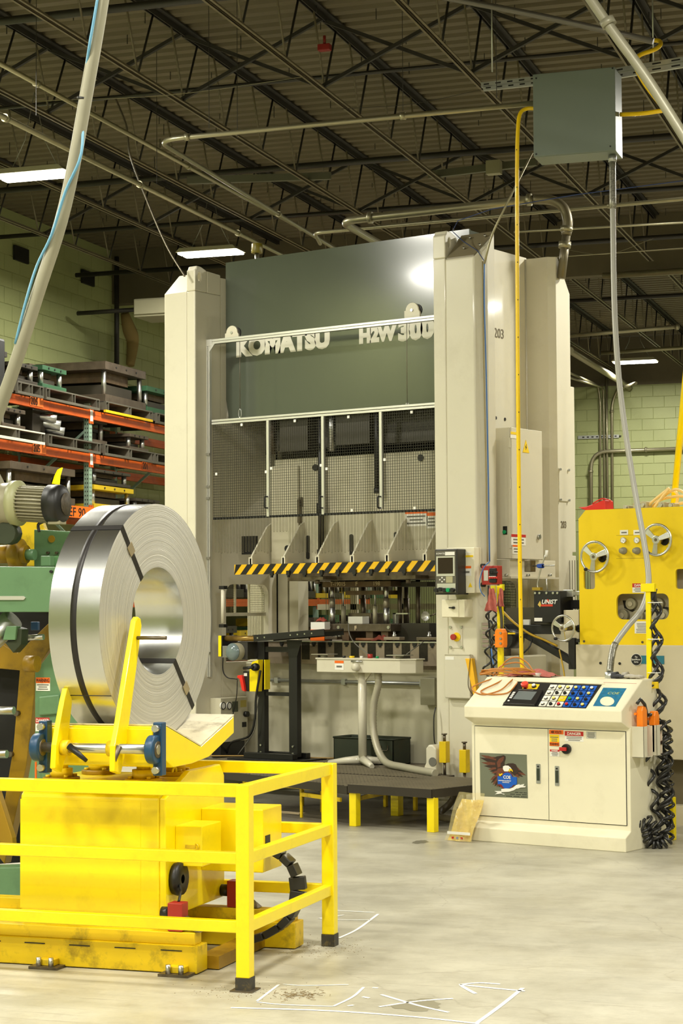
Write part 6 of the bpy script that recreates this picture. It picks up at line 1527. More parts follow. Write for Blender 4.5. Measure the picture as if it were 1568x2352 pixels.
# blue sticker and white disc, recessed border
bs = slab('blue_sticker', mat('blue_teal_print', (30, 110, 150), .35, var=.25, vscale=40, dirt=(20, 130, 90), dscale=25, damt=.6), [(1088, 178), (1278, 183), (1187, 333), (1003, 328)], .0, .002, co)
mb = MB()
q = [SL_(1120+58*math.cos(2*PI*k/24), 291+37*math.sin(2*PI*k/24)) for k in range(24)]
mb.add([a+SN*.002 for a in q]+[a+SN*.004 for a in q], [tuple(range(24, 48))]+[(i, (i+1) % 24, (i+1) % 24+24, i+24) for i in range(24)]); mb.build('white_disc', CONS, bs)
lt = [SL_(1112, 214), SL_(1210, 218)]
lettering('COE', .035, mat('pale_gold_print', (190, 200, 130), .4), bs, tuple(SL_(1118, 232)+SN*.003), xdir=(1, 0, 0), up=tuple(SD), squash=1.2, ext=.0003)
slab('red_print_strip', mat('pale_red_print', (200, 150, 130), .5), [(1090, 133), (1360, 141), (1358, 144), (1088, 136)], .0, .001, co)
# --- things on the console
def top(px, py): return P(px, py, Z=1.098)
OC = mat('orange_brown_cord', (190, 122, 44), .45, var=.05)
c = top(1185, 1556)
mb = MB(); pts = []
rnd = random.Random(5)
for i in range(60):
    a = i*.62; r = .20+.04*math.sin(i*.9)
    px = 1165+rnd.uniform(-6, 6)+62*math.cos(a); py = 1555+9*math.sin(a)
    pts.append(P(px, py-rnd.uniform(0, 12), Y=11.47+.06*math.sin(a)))
pts = [Vector((p.x, p.y, max(p.z, 1.106))) for p in pts]
mb.tube(smooth(pts, 4), .005, 6)
a1 = [P(1130, 1558, Y=11.40), P(1095, 1582, Y=11.3), P(1085, 1592, Y=11.22), P(1100, 1597, Y=11.22), P(1130, 1594, Y=11.26), P(1160, 1578, Y=11.32), P(1185, 1556, Y=11.42), P(1160, 1550, Y=11.45)]
lp1 = [(1165, 1552, 0), (1120, 1565, 0), (1086, 1580, 0), (1092, 1592, 0), (1115, 1597, 0), (1150, 1587, 0), (1172, 1568, 0), (1190, 1553, 0)]
def ons(px, py):
    q = phit(px, py, SP0, SN); q2 = top(px, py)
    return (q+SN*.008) if q.y < 11.394 else Vector((q2.x, q2.y, 1.106))
mb.tube(smooth([ons(a, b) for a, b, _ in lp1], 5), .005, 6)
lp2 = [(1175, 1553), (1140, 1572), (1112, 1585), (1105, 1592), (1125, 1600-3), (1165, 1594), (1185, 1575), (1200, 1553)]
mb.tube(smooth([ons(a, b) for a, b in lp2], 5), .005, 6)
mb.tube(smooth([P(1140, 1552, Y=11.47), P(1160, 1520, Y=11.5), P(1185, 1510, Y=11.5), P(1210, 1522, Y=11.5), P(1226, 1545, Y=11.48)], 6), .005, 6)
mb.tube(smooth([P(1130, 1556, Y=11.45), P(1150, 1530, Y=11.5), P(1190, 1522, Y=11.5), P(1215, 1540, Y=11.5)], 6), .005, 6)
solo(mb, 'extension_cord', OC, 'orange brown extension cord lying in loops on the console top', 'cord', (-6.7, 11.4, 1.1))
rag('shop_rags', 'heap of pink red shop rags under the orange cord on the console top', (P(1190, 1555, Z=1.1).x, 11.50, 1.1), .36, .055, .16, flat=True, seed=11, m=mat('pink_red_rag', (176, 96, 84), .95, var=.2, vscale=30))
q = P(1226, 1551, Y=11.45); solo(MB().cyl((q.x, 11.45, 1.112), (q.x+.06, 11.43, 1.112), .013, 10), 'cord_plug', mat('clear_plug', (200, 190, 180), .3), 'pale plug end of the orange cord on the console top', 'plug', (q.x, 11.45, 1.1))
GL1 = mat('dark_grey_glove', (62, 62, 66), .9, var=.15, vscale=30); GL2 = mat('light_grey_glove', (176, 170, 156), .9, var=.12, vscale=30)
for px, m, lab, w_ in ((1432, GL1, 'dark grey cuff work glove lying on the console top', .13), (1462, GL2, 'light grey work glove lying beside the dark one on the console', .13)):
    q = P(px, 1556, Z=1.1); t = thing('work_glove', lab, 'glove', (q.x, 11.5, 1.098))
    mb = MB(); mb.ball((q.x, 11.50, 1.112), .045, 12, .32); mb.build('palm', m, t)
    for k in range(4): y = 11.47+k*.02; MB().tube([(q.x+.02, y, 1.108), (q.x+.06, y+.004, 1.112), (q.x+.09, y+.006, 1.105)], [.011, .010, .007], 7).build('finger', m, t)
    MB().tube([(q.x-.05, 11.5, 1.11), (q.x-.01, 11.5, 1.112)], [.026, .03], 10).build('cuff', m, t)
# clear plastic bag with yellow oily paper leaning on the console foot
BAGM = bpy.data.materials.new('clear_plastic_bag'); BAGM.use_nodes = True
_p = BAGM.node_tree.nodes['Principled BSDF']; _p.inputs['Base Color'].default_value = (*lin((232, 214, 150)), 1); _p.inputs['Roughness'].default_value = .12; _p.inputs['Alpha'].default_value = .3; _p.inputs['Specular IOR Level'].default_value = .9
q0, q1 = P(1053, 1924, Z=0), P(1128, 1932, Z=0)
bg = thing('plastic_bag', 'clear plastic bag with yellowed papers leaning on the console foot', 'bag', (q0.x, 11.05, 0))
def bagsheet(dy, m, name, sx=1.0, seed=2, wr=.01):
    rnd = random.Random(seed); n, k = 10, 14; vs = []
    x0, x1 = q0.x+.02, q0.x+.22
    for j in range(k+1):
        v = j/k
        for i in range(n+1):
            u = i/n; x = x0+(x1-x0)*(.5+(u-.5)*sx)+.045*v; z = .004+v*.30*sx; y = 11.03+.11*v+dy+wr*math.sin(9*u+7*v)*rnd.uniform(.4, 1)
            vs.append((x, y, z))
    return MB().add(vs, [(j*(n+1)+i, j*(n+1)+i+1, (j+1)*(n+1)+i+1, (j+1)*(n+1)+i) for j in range(k) for i in range(n)], True).build(name, m, bg)
bagsheet(0, mat('oily_yellow_paper', (226, 196, 104), .18, var=.25, vscale=14, dirt=(170, 120, 26), dscale=9, damt=.8, coat=.6, bump=.6, bscale=25), 'oily_papers', .9, 3, .013)
bagsheet(-.012, BAGM, 'bag_front', 1.06, 4, .016)
x0 = q0.x; MB().box(x0+.035, x0+.215, 11.02, 11.026, .048, .066).build('white_strip', WHITE, bg)
for i, m in enumerate((REDP, BLUP, REDP)): MB().box(x0+.07+i*.035, x0+.085+i*.035, 11.02, 11.026, .018, .032).build('coloured_tag', m, bg)
# --- orange pendants in wall pockets on the console side, with coiled cords
def pendant(name, label, c, h, n_btn, fr='P', tilt=0):
    x, y, z = c; t = thing(name, label, 'pendant control', (x, y, z), fr)
    MB().prism([(y-.035, z), (y+.035, z), (y+.035, z+h-.03), (y+.015, z+h), (y-.02, z+h), (y-.035, z+h-.03)], 'x', x-.022, x+.022).build('case', ORANGE, t, bevel=.006)
    for dz in (.04, h*.55, h-.05): MB().cyl((x-.024, y-.034, z+dz), (x-.024, y-.05, z+dz), .009, 8).build('case_lug', ORANGE, t)
    return t
PKX = -5.82
pk = MB()
a = P(1457, 1735, X=PKX+.05)
wp = thing('pendant_pocket', 'pale sheet metal pocket on the right side of the console', 'holder', (PKX, 11.3, .55))
for y0, y1, h in ((11.235, 11.36, .285), (11.42, 11.50, .30)):
    MB().box(PKX, PKX+.085, y0, y0+.004, .60, .80).box(PKX, PKX+.085, y1-.004, y1, .60, .80).box(PKX, PKX+.085, y0, y1, .60, .604).box(PKX+.081, PKX+.085, y0, y0+.05, .60, .80).build('pocket', mat('pocket_sheet', (214, 208, 184), .4), wp, bevel=.001)
p1 = pendant('hoist_pendant', 'bright orange pendant control standing in the front console pocket', (PKX+.045, 11.29, .62), .31, 2)
p2 = pendant('hoist_pendant', 'second orange pendant control behind, half hidden by black coils', (PKX+.05, 11.455, .62), .27, 2)
CORD = mat('black_coil_cord', (40, 39, 37), .3, var=.08, spec=.6)
def coil_cord(name, label, cl_, amp, pitch, r=.009, phase=0, tail=None, fr='P', ampf=None):
    """helical cord about a centre line"""
    c = smooth(cl_, 12); L_ = [0]
    for i in range(1, len(c)): L_.append(L_[-1]+(c[i]-c[i-1]).length)
    pts = []; s = 0; tot = L_[-1]; j = 0; step = pitch/10
    th = phase
    while s < tot:
        while j < len(L_)-2 and L_[j+1] < s: j += 1
        f = (s-L_[j])/max(L_[j+1]-L_[j], 1e-6); p = c[j].lerp(c[j+1], f); d = (c[j+1]-c[j]).normalized()
        u = d.cross(Vector((.3, 1, .1))).normalized(); v = d.cross(u)
        am = amp*(ampf(s/tot) if ampf else 1); pts.append(p+u*am*math.cos(th)+v*am*math.sin(th)); th += 2*PI/10; s += step
    if tail: pts = list(tail)+pts
    mb = MB().tube(pts, r, 7)
    return solo(mb, name, CORD, label, 'cord', tuple(min(pts, key=lambda q: q.z)), fr)
YCo = 11.58
def Q(px, py, Y=YCo): return P(px, py, Y=Y)
# pole with bracket behind the console corner
pl = thing('cord_pole', 'yellow flat pole bolted to the rear right corner of the console', 'pole', (Q(1489, 1565).x, 11.56, 1.0))
a, b = Q(1486, 1565, 11.56), Q(1494, 1340, 11.56)
MB().box(a.x, b.x, 11.55, 11.565, a.z-.04, b.z).build('upright', YEL, pl, bevel=.002)
MB().box(a.x-.05, a.x+.09, 11.53, 11.55, a.z-.045, a.z).build('foot_bracket', YELW, pl, bevel=.002)
MB().box(a.x-.03, b.x+.035, 11.54, 11.57, b.z-.055, b.z).build('cap_hook', YEL, pl, bevel=.002)
q = Q(1541, 1935, 11.9); q2 = Q(1535, 1830, 11.9)
solo(MB().box(q.x-.01, q.x+.03, 11.88, 11.92, 0, q2.z), 'floor_post', YEL, 'yellow floor post behind the hanging black coils', 'post', (q.x, 11.9, 0), bevel=.003)
top_ = Q(1500, 1350)
for i, (dx, ph, am) in enumerate(((0, 0, .036), (7, 1.1, .036), (-3, 2.3, .030))):
    cl_ = [Q(1500+dx, 1352, YCo+.01*i), Q(1503+dx, 1450, YCo+.01*i), Q(1506+dx, 1560, YCo), Q(1510+dx, 1650, YCo), Q(1520+dx, 1720, YCo), Q(1524+dx, 1830, YCo), Q(1518+dx, 1925, YCo)]
    coil_cord('spiral_cable', ['black coiled cord hanging in front from the yellow pole to the floor', 'black coiled cord hanging right of the front cord from the yellow pole', 'black coiled cord hanging tucked behind the others on the yellow pole'][i], cl_, am, .20, .012, ph,
              ampf=lambda t: .35 if t < .04 else (.75 if t < .35 else 1.15))
coil_cord('spiral_cable', 'black coiled cord from the front orange pendant down to the floor', [Q(1482, 1640, 11.42), Q(1482, 1720, 11.45), Q(1495, 1800, 11.48), Q(1510, 1880, 11.5), Q(1515, 1930, 11.5)], .030, .145, .0115, .5,
          tail=[P(1462, 1617, X=PKX+.045), P(1470, 1606, X=PKX+.06), P(1480, 1618, X=PKX+.07), P(1483, 1632, Y=11.42)])
coil_cord('spiral_cable', 'black coiled cord from the rear orange pendant down to the floor', [Q(1512, 1650, 11.5), Q(1528, 1700, 11.52), Q(1526, 1780, 11.54), Q(1530, 1860, 11.55), Q(1528, 1925, 11.55)], .034, .085, .011, 2.5,
          tail=[P(1487, 1643, X=PKX+.05), P(1500, 1640, Y=11.47), P(1508, 1642, Y=11.5)])
coil_cord('spiral_cable', 'tight black coils at the back of the hanging cord bundle', [Q(1532, 1655, 11.62), Q(1534, 1750, 11.62), Q(1537, 1850, 11.62), Q(1536, 1930, 11.62)], .028, .07, .010, 0)
coil_cord('spiral_cable', 'tightly wound black cord heap on the floor at the console corner', [Q(1463, 1893, 11.35), Q(1478, 1900, 11.38), Q(1485, 1925, 11.40), Q(1500, 1940, 11.42), Q(1522, 1936, 11.45), Q(1536, 1925, 11.48)], .034, .030, .010, 0)
coil_cord('spiral_cable', 'short black cord coil standing up in the floor heap', [Q(1480, 1878, 11.4), Q(1492, 1888, 11.42), Q(1505, 1905, 11.42), Q(1512, 1935, 11.42)], .030, .04, .010, 1)
for py in (1384, 1468, 1545):
    q = Q(1497, py, 11.57); mb = MB().tube([Vector((q.x+.05*math.cos(2*PI*k/14)+.015, 11.58+.045*math.sin(2*PI*k/14), q.z)) for k in range(14)], .003, 5, closed=True)
    mb.build('cable_tie', WHITE, pl)
# --- left pole with rags, pendant and coils, behind the console
YQ = 12.15
lp = thing('cord_pole', 'yellow flat pole with red rags between the console and the press column', 'pole', (Q(1150, 1560, YQ).x, YQ, 0))
a, b = Q(1145, 1545, YQ), Q(1152, 1345, YQ)
MB().box(Q(1143, 1450, YQ).x, Q(1155, 1450, YQ).x, YQ-.01, YQ+.01, 0, b.z).build('upright', YEL, lp, bevel=.002)
MB().box(Q(1134, 1450, YQ).x, Q(1143, 1450, YQ).x, YQ-.04, YQ-.02, Q(1134, 1362, YQ).z, b.z).build('top_hook', mat('yellow_green_tape', (206, 200, 20), .5), lp)
MB().box(Q(1148, 1450, YQ).x, Q(1156, 1450, YQ).x, YQ-.0, YQ+.02, Q(1134, 1356, YQ).z, b.z+.01).build('top_hook', MATS['yellow_green_tape'], lp)
r1 = Q(1133, 1378, YQ-.06); rag('shop_rag', 'red rag hanging on the left side of the left yellow pole', (r1.x-.01, YQ-.07, r1.z), .12, .17, .03, seed=21, m=MATS['pink_red_rag'])
r2 = Q(1150, 1372, YQ-.06); rag('shop_rag', 'smaller red rag hanging on the right side of the left yellow pole', (r2.x, YQ-.06, r2.z), .07, .13, .03, seed=22, m=MATS['pink_red_rag'])
pn = pendant('hoist_pendant', 'orange pendant control hanging on the left yellow pole', (0, 0, 0), .2, 3)
for ch in list(pn.children): bpy.data.objects.remove(ch)
a, b = Q(1141, 1487, YQ-.05), Q(1160, 1444, YQ-.05)
pn.location = (a.x, YQ-.05, a.z); pn['_org'] = (a.x, YQ-.05, a.z)
MB().prism([(a.x, a.z), (b.x-.005, a.z), (b.x, a.z+.02), (b.x, b.z-.03), (b.x-.015, b.z), (a.x+.012, b.z), (a.x, b.z-.02)], 'y', YQ-.08, YQ-.02).build('case', ORANGE, pn, bevel=.004)
for k, dz in enumerate((.03, .065, .105)): MB().cyl((b.x-.02, YQ-.09, a.z+dz), (b.x-.02, YQ-.08, a.z+dz), .009, 10).build('push_button', GREYM, pn)
for dz in (.02, .09): MB().cyl((a.x-.012, YQ-.07, a.z+dz), (a.x, YQ-.07, a.z+dz), .006, 8).build('case_lug', ORANGE, pn)
cable('control_cable', 'thick dark cord running up from the orange pendant on the left pole', [Q(1152, 1445, YQ-.05), Q(1151, 1415, YQ-.05), Q(1146, 1385, YQ-.05), Q(1148, 1365, YQ-.04)], .011, mat('dark_grey_cord', (70, 66, 58), .4))
coil_cord('spiral_cable', 'black coiled cord hanging left of the left yellow pole', [Q(1124, 1400, YQ-.05), Q(1123, 1470, YQ-.05), Q(1118, 1530, YQ-.05), Q(1112, 1570, YQ-.05), Q(1112, 1640, YQ)], .026, .13, .008, 0)
coil_cord('spiral_cable', 'second black coiled cord close against the left yellow pole', [Q(1136, 1395, YQ), Q(1136, 1470, YQ), Q(1136, 1540, YQ), Q(1135, 1640, YQ)], .014, .07, .008, 1)
# --- red valve box, blue tubes and outlet box on the right column
rb = thing('valve_box', 'red valve box with black regulators on the right press column', 'box', (-7.8, 12.6, 1.85))
YV = 12.58
a, b = P(1106, 1343, Y=YV), P(1142, 1299, Y=YV); m1 = P(1126, 1320, Y=YV).x
MB().box(a.x, b.x, YV, YV+.07, a.z, b.z).build('case', REDB, rb, bevel=.003)
MB().box(a.x+.02, m1-.02, YV-.003, YV, a.z+.03, b.z-.035).build('data_plate', mat('pale_grey_label', (200, 198, 184), .4), rb)
MB().box(m1, b.x-.005, YV-.02, YV, a.z+.015, b.z-.02).build('regulator_block', BLK, rb, bevel=.003)
for i in range(4): MB().cyl((m1+.014+i*.019, YV-.035, (a.z+b.z)/2+.02), (m1+.014+i*.019, YV-.02, (a.z+b.z)/2+.02), .008, 8).build('regulator_knob', BLK, rb); MB().box(m1+.006+i*.019, m1+.02+i*.019, YV-.03, YV-.02, a.z+.045, a.z+.06).build('red_lever', REDP, rb)
MB().box(m1, b.x-.003, YV-.024, YV-.02, (a.z+b.z)/2-.016, (a.z+b.z)/2-.008).build('white_strip', WHITE, rb)
for z in (a.z, b.z): MB().cyl((a.x-.02, YV+.03, z), (a.x+.01, YV+.03, z), .018, 10).build('corner_foot', BLK, rb)
BT = mat('blue_tube', (70, 120, 190), .4)
cable('air_tube', 'blue air tube running down the right press column edge to the red box', [Bd(1215, -20, Y=12.0)]and[P(1112, 600, X=-7.78), P(1112, 700, X=-7.78), P(1116, 850, X=-7.78), P(1121, 1100, X=-7.78), P(1124, 1290, X=-7.78)], .0055, BT, 'tube')
cable('conduit_run', 'thin pale tube parallel to the blue tube on the right press column', [P(1108, 600, X=-7.79), P(1110, 800, X=-7.79), P(1116, 1100, X=-7.79), P(1119, 1290, X=-7.79)], .0055, mat('pale_brown_tube', (150, 136, 96), .5), 'tube')
cable('air_tube', 'dark blue cord hanging from the ceiling down to the right press column cap', [Bd(1216, -10, Y=12.3), Bd(1180, 200, Y=12.6), Bd(1150, 360, Y=12.9), P(1130, 480, X=-7.75), P(1112, 600, X=-7.78)], .0035, mat('dark_blue_cord', (30, 52, 104), .5), 'cord')
t = pipe('conduit', [P(1222, 350, Y=12.6), P(1128, 540, Y=12.6), P(1112, 606, Y=12.6)], .0085, COND, 'thin conduit slanting from the grey box to the right column cap', 'pipe', fr='P', rad=.1)
cable('air_tube', 'blue tube looping round the left side of the red valve box', [P(1124, 1290, Y=12.56), P(1110, 1305, Y=12.54), P(1101, 1335, Y=12.54), P(1104, 1358, Y=12.54), P(1113, 1370, Y=12.56)], .004, BT, 'tube')
ob = thing('outlet_box', 'grey outlet strip box with rows of sockets low on the right column', 'outlet box', (-7.78, 12.6, 1.2))
a, b = P(1105, 1492, Y=12.58), P(1124, 1430, Y=12.58); c = P(1146, 1490, X=P(1124, 1490, Y=12.58).x)
MB().box(a.x, b.x, 12.58, 12.78, a.z, b.z).build('case', HEAT, ob, bevel=.003)
for i in range(6): z = a.z+.03+i*.033; MB().box(a.x+.012, b.x-.01, 12.576, 12.58, z-.01, z+.01).build('socket', mat('socket_pink_grey', (150, 132, 120), .5), ob)
cable('power_cable', 'bundle of black and blue cords hanging below the outlet box', [P(1128, 1490, Y=12.5), P(1132, 1520, Y=12.45), P(1140, 1545, Y=12.4), P(1150, 1520, Y=12.4), P(1156, 1490, Y=12.45)], .006, BT)
cable('power_cable', 'black cord hanging down from the red valve box hook', [P(1121, 1345, Y=12.5), P(1122, 1420, Y=12.5), P(1127, 1500, Y=12.5), P(1130, 1560, Y=12.5)], .007, BLK)
# ================================================================ yellow feeder at the right
def curve_plate(name, m, outer, holes, Y, t, parent, bevel=0):
    cu_ = bpy.data.curves.new(name, 'CURVE'); cu_.dimensions = '2D'; cu_.fill_mode = 'BOTH'; cu_.extrude = t/2
    for pts in [outer]+holes:
        sp = cu_.splines.new('POLY'); sp.points.add(len(pts)-1); sp.use_cyclic_u = True
        for i, (x, z) in enumerate(pts): sp.points[i].co = (x, z, 0, 1)
    o = bpy.data.objects.new(name, cu_); COL.objects.link(o); bpy.context.view_layer.update()
    me = bpy.data.meshes.new_from_object(o.evaluated_get(bpy.context.evaluated_depsgraph_get())); bpy.data.objects.remove(o)
    org = Vector(parent['_org'])
    me.transform(Matrix.Translation(Vector((0, Y+t/2, 0))-org) @ Matrix.Rotation(PI/2, 4, 'X')); me.materials.clear(); me.materials.append(m); me.name = name
    o = bpy.data.objects.new(name, me); COL.objects.link(o); o.parent = parent
    return o
YFD = 12.70
fd = thing('strip_feeder', 'big yellow faced strip feeder with handwheels on a cream base at the right edge', 'machine', (-6.3, 13.2, 0))
def F(px, py, Y=YFD): return P(px, py, Y=Y)
fx0, fx1 = -7.0, -5.3
zT, zB = 2.235, 1.29
outer = [(fx0, zB), (fx1, zB), (fx1, zT+.04), (fx0+.075, zT+.04), (fx0, zT-.03)]
outer = [(fx0, zB), (fx1, zB), (fx1, 2.29), (fx0+.06, 2.29), (fx0, 2.225)]
def hole(p0, p1, r):
    a, b = F(*p0), F(*p1); return rrect(a.x, b.x, b.z, a.z, r, 5)
FYEL = mat('feeder_yellow_paint', (242, 208, 0), .4, var=.03, dirt=(170, 130, 10), dscale=3, damt=.2, coat=.15)
fp = curve_plate('face_panel', FYEL, outer, [hole((1340, 1308), (1366, 1353), .02), hole((1415, 1364), (1536, 1423), .05), hole((1551, 1307), (1600, 1352), .02)], YFD, .02, fd)
INS = mat('feeder_inside', (176, 168, 142), .5, var=.06)
MB().box(fx0+.03, fx1, YFD+.12, YFD+.2, zB+.02, 2.2).build('inner_side_plate', INS, fd)
MB().box(fx0+.01, fx1, YFD+.2, 13.9, 1.75, 2.24).build('head_housing', FYEL, fd)
MB().box(fx0-.02, fx1, YFD-.03, 13.9, .47, zB).build('base_cabinet', mat('feeder_cream', (206, 196, 166), .45, var=.03, dirt=(150, 138, 104), dscale=2, damt=.2), fd, bevel=.005)
MB().box(fx0+.1, fx1, YFD+.1, 13.8, .12, .47).build('plinth', mat('feeder_dark_plinth', (104, 94, 70), .6), fd)
MB().box(fx0+.0, fx1, YFD-.0, 13.8, .0, .14).build('plinth_foot', MATS['feeder_cream'], fd)
for px, py, r in ((1453, 1387, .042), (1516, 1387, .042), (1433, 1414, .048), (1468, 1416, .048), (1527, 1413, .048)):
    q = F(px, py, YFD+.12); ro = MB().cyl((q.x, YFD+.08, q.z), (q.x, YFD+.12, q.z), r, 22).build('roller_end', GREYM, fd, bevel=.003); MB().cyl((q.x, YFD+.07, q.z), (q.x, YFD+.08, q.z), r*.45, 14).build('roller_bolt', INS, ro)
pts = [F(x, y, YFD+.118) for x, y in ((1430, 1379), (1436, 1379), (1442, 1396), (1460, 1402), (1490, 1400), (1530, 1394), (1540, 1396), (1540, 1402), (1510, 1400), (1480, 1405), (1450, 1405), (1434, 1396))]
MB().prism([(p.x, p.z) for p in pts], 'y', YFD+.112, YFD+.12).build('strip_slot', BLK, fd)
for px, py in ((1341, 1473), (1475, 1475)): q = F(px, py); MB().cyl((q.x, YFD-.004, q.z), (q.x, YFD, q.z), .009, 10).build('panel_screw', IRON, fd)
for px, py in ((1379, 1523), (1423, 1524)): q = F(px, py, YFD-.03); MB().cyl((q.x, YFD-.036, q.z), (q.x, YFD-.03, q.z), .010, 10).build('cabinet_screw', BLK, fd)
for px in (1433, 1464):
    q = F(px, 1223); MB().box(q.x-.033, q.x+.033, YFD-.003, YFD, q.z-.018, q.z+.018).build('gauge_label', WHITE, fd); MB().box(q.x-.022, q.x+.022, YFD-.0036, YFD-.003, q.z-.006, q.z+.004).build('print_lines', GREYP, fd)
    q = F(px, 1241); g = MB().cyl((q.x, YFD-.02, q.z), (q.x, YFD, q.z), .02, 18).build('pressure_gauge', WHITE, fd); MB().tube([Vector((q.x+.02*math.cos(k*PI/8), YFD-.02, q.z+.02*math.sin(k*PI/8))) for k in range(16)], .003, 5, closed=True).build('gauge_rim', STEEL, g); MB().bar((q.x, YFD-.022, q.z), (q.x+.009, YFD-.022, q.z-.009), .002, .002).build('needle', BLACKP, g)
    q = F(px, 1265); MB().lathe([(.001, -.05), (.02, -.05), (.022, -.02), (.026, -.02), (.026, 0)], (q.x, YFD, q.z), 'y', 14).build('regulator_knob', GREYM, fd)
mb = MB(); a, b = F(1415, 1283), F(1478, 1283); mb.box(a.x, b.x, YFD-.001, YFD, a.z-.001, a.z+.001); a = F(1415, 1230); mb.box(a.x, b.x, YFD-.001, YFD, a.z-.001, a.z+.001); mb.build('cover_seam', mat('seam_dark', (120, 96, 10), .6), fd)
a, b = F(1452, 1340), F(1490, 1361); warn_label(fd, ((a.x+b.x)/2, YFD, (a.z+b.z)/2), b.x-a.x, a.z-b.z, 'DANGER', REDP, frac=.42, lines=3)
a, b = F(1457, 1427), F(1492, 1455); warn_label(fd, ((a.x+b.x)/2, YFD, (a.z+b.z)/2), b.x-a.x, a.z-b.z, '', WHITE, frac=.1, lines=7)
q = F(1462, 1515, YFD-.03)
MB().box(q.x, q.x+.22, YFD-.034, YFD-.03, q.z-.03, q.z+.03).build('teal_badge_bar', mat('teal_print', (40, 120, 140), .4), fd)
bd = MB().cyl((q.x, YFD-.038, q.z), (q.x, YFD-.034, q.z), .044, 26).build('round_badge_rim', WHITE, fd); MB().cyl((q.x, YFD-.040, q.z), (q.x, YFD-.038, q.z), .041, 26).build('round_badge', BLACKP, bd)
for i, s in enumerate(('The', 'SpeedMaster', 'Series')): lettering(s, .017, WHITE, bd, (q.x, YFD-.0406, q.z+.014-i*.018), align='CENTER', squash=.82, ext=.0003, bold=.0002)
def handwheel(name, label, c, r, axis=(0, -1, 0), ang=0, parent_off=.06, fr='P'):
    x, y, z = c; t = thing(name, label, 'handwheel', (x, y, z), fr)
    MB().tube([Vector((x+r*math.cos(2*PI*k/40), y, z+r*math.sin(2*PI*k/40))) for k in range(40)], r*.075, 10, closed=True).build('rim', STEEL, t)
    wv = []
    for k in range(96): a = 2*PI*k/96; rr = r*(.90+.025*math.cos(a*24)); wv.append((x+rr*math.cos(a), z+rr*math.sin(a)))
    mb = MB(); n = 96; vs = [(a, y-.004, b) for a, b in wv]+[(x+r*.98*math.cos(2*PI*k/96), y-.004, z+r*.98*math.sin(2*PI*k/96)) for k in range(96)]
    mb.add(vs, [(k, (k+1) % n, (k+1) % n+n, k+n) for k in range(n)]); mb.build('finger_grip', STEEL, t)
    for k in range(3):
        a = math.radians(ang+120*k); d = Vector((math.cos(a), 0, math.sin(a))); p = Vector((-d.z, 0, d.x))
        o = Vector((x, y, z)); c0, c1 = o+d*r*.2+Vector((0, -.01, 0)), o+d*r*.93
        vs = []
        for cc_, w_ in ((c0, r*.13), (c1, r*.2)):
            for sy in (-.006, .006): vs += [cc_-p*w_+Vector((0, sy, 0)), cc_+p*w_+Vector((0, sy, 0))]
        MB().add(vs, [(0, 1, 3, 2), (4, 6, 7, 5), (0, 4, 5, 1), (2, 3, 7, 6), (0, 2, 6, 4), (1, 5, 7, 3)]).build('spoke', STEEL, t, bevel=.002)
    MB().cyl((x, y-.02, z), (x, y+.02, z), r*.27, 20).build('hub', STEEL, t, bevel=.003)
    MB().cyl((x, y-.023, z), (x, y-.02, z), r*.11, 6).build('hub_nut', IRON, t)
    MB().cyl((x, y+.02, z), (x, y+parent_off, z), r*.2, 16).build('shaft', IRON, t)
    MB().cyl((x+r*.25, y+parent_off-.005, z-r*.05), (x+r*.25, y+parent_off, z-r*.05), r*.3, 20).build('shaft_recess', BLK, t)
    a = math.radians(-125); MB().lathe([(.001, -.03), (.010, -.028), (.012, -.01), (.008, 0)], (x+r*math.cos(a), y-.005, z+r*math.sin(a)), 'y', 12).build('crank_knob', BLK, t)
    return t
q = F(1365, 1279, YFD-.07); handwheel('handwheel', 'chrome handwheel at the left end of the yellow feeder face', (q.x, YFD-.07, q.z), .113, ang=20, parent_off=.07)
q = F(1508, 1240, YFD-.07); handwheel('handwheel', 'chrome handwheel high at the right of the yellow feeder face', (q.x, YFD-.07, q.z), .113, ang=20, parent_off=.07)
q = F(1293, 1443, 12.55); handwheel('handwheel', 'chrome handwheel between the press and the yellow feeder', (q.x, 12.55, q.z), .094, ang=30, parent_off=.2)
# things on top of the feeder
PCH = mat('peach_hose', (255, 222, 150), .45)
hs = [[(1479, 1168), (1500, 1150), (1525, 1130), (1536, 1122), (1520, 1142), (1502, 1166)], [(1502, 1166), (1520, 1143), (1545, 1126), (1560, 1126), (1580, 1140), (1600, 1170)], [(1495, 1166), (1512, 1150), (1540, 1142), (1580, 1141), (1610, 1160)], [(1545, 1164), (1562, 1156), (1590, 1156)], [(1530, 1130), (1548, 1128), (1556, 1140), (1552, 1160)]]
for i, h in enumerate(hs):
    lab = ['peach coloured hose arching up left on top of the feeder', 'peach coloured hose arching right over the feeder top to the edge', 'low peach coloured hose over the feeder top', 'short peach hose at the far right of the feeder top', 'peach hose dropping vertically at the feeder top'][i]
    cable('air_hose', lab, [F(px, py, 12.95+.03*i) for px, py in h], .011, PCH, 'hose', k=8)
vb = thing('valve_manifold', 'pale metal valves standing on top of the yellow feeder', 'valve', (F(1480, 1170, 12.95).x, 12.95, 2.29))
for px, w_, h_ in ((1444, .05, .035), (1468, .06, .05), (1484, .05, .06), (1525, .05, .05), (1548, .04, .04)):
    q = F(px, 1168, 12.95); MB().box(q.x-w_/2, q.x+w_/2, 12.9, 13.0, 2.24, 2.29+h_).build('valve_body', mat('pale_cast_metal', (190, 182, 150), .4, .4), vb, bevel=.005); MB().cyl((q.x, 12.88, 2.29+h_*.5), (q.x, 12.9, 2.29+h_*.5), .014, 12).build('valve_cap', STEEL, vb)
RBK = mat('red_plastic', (220, 40, 26), .4)
a, b = F(1340, 1172, 12.9), F(1398, 1172, 12.9)
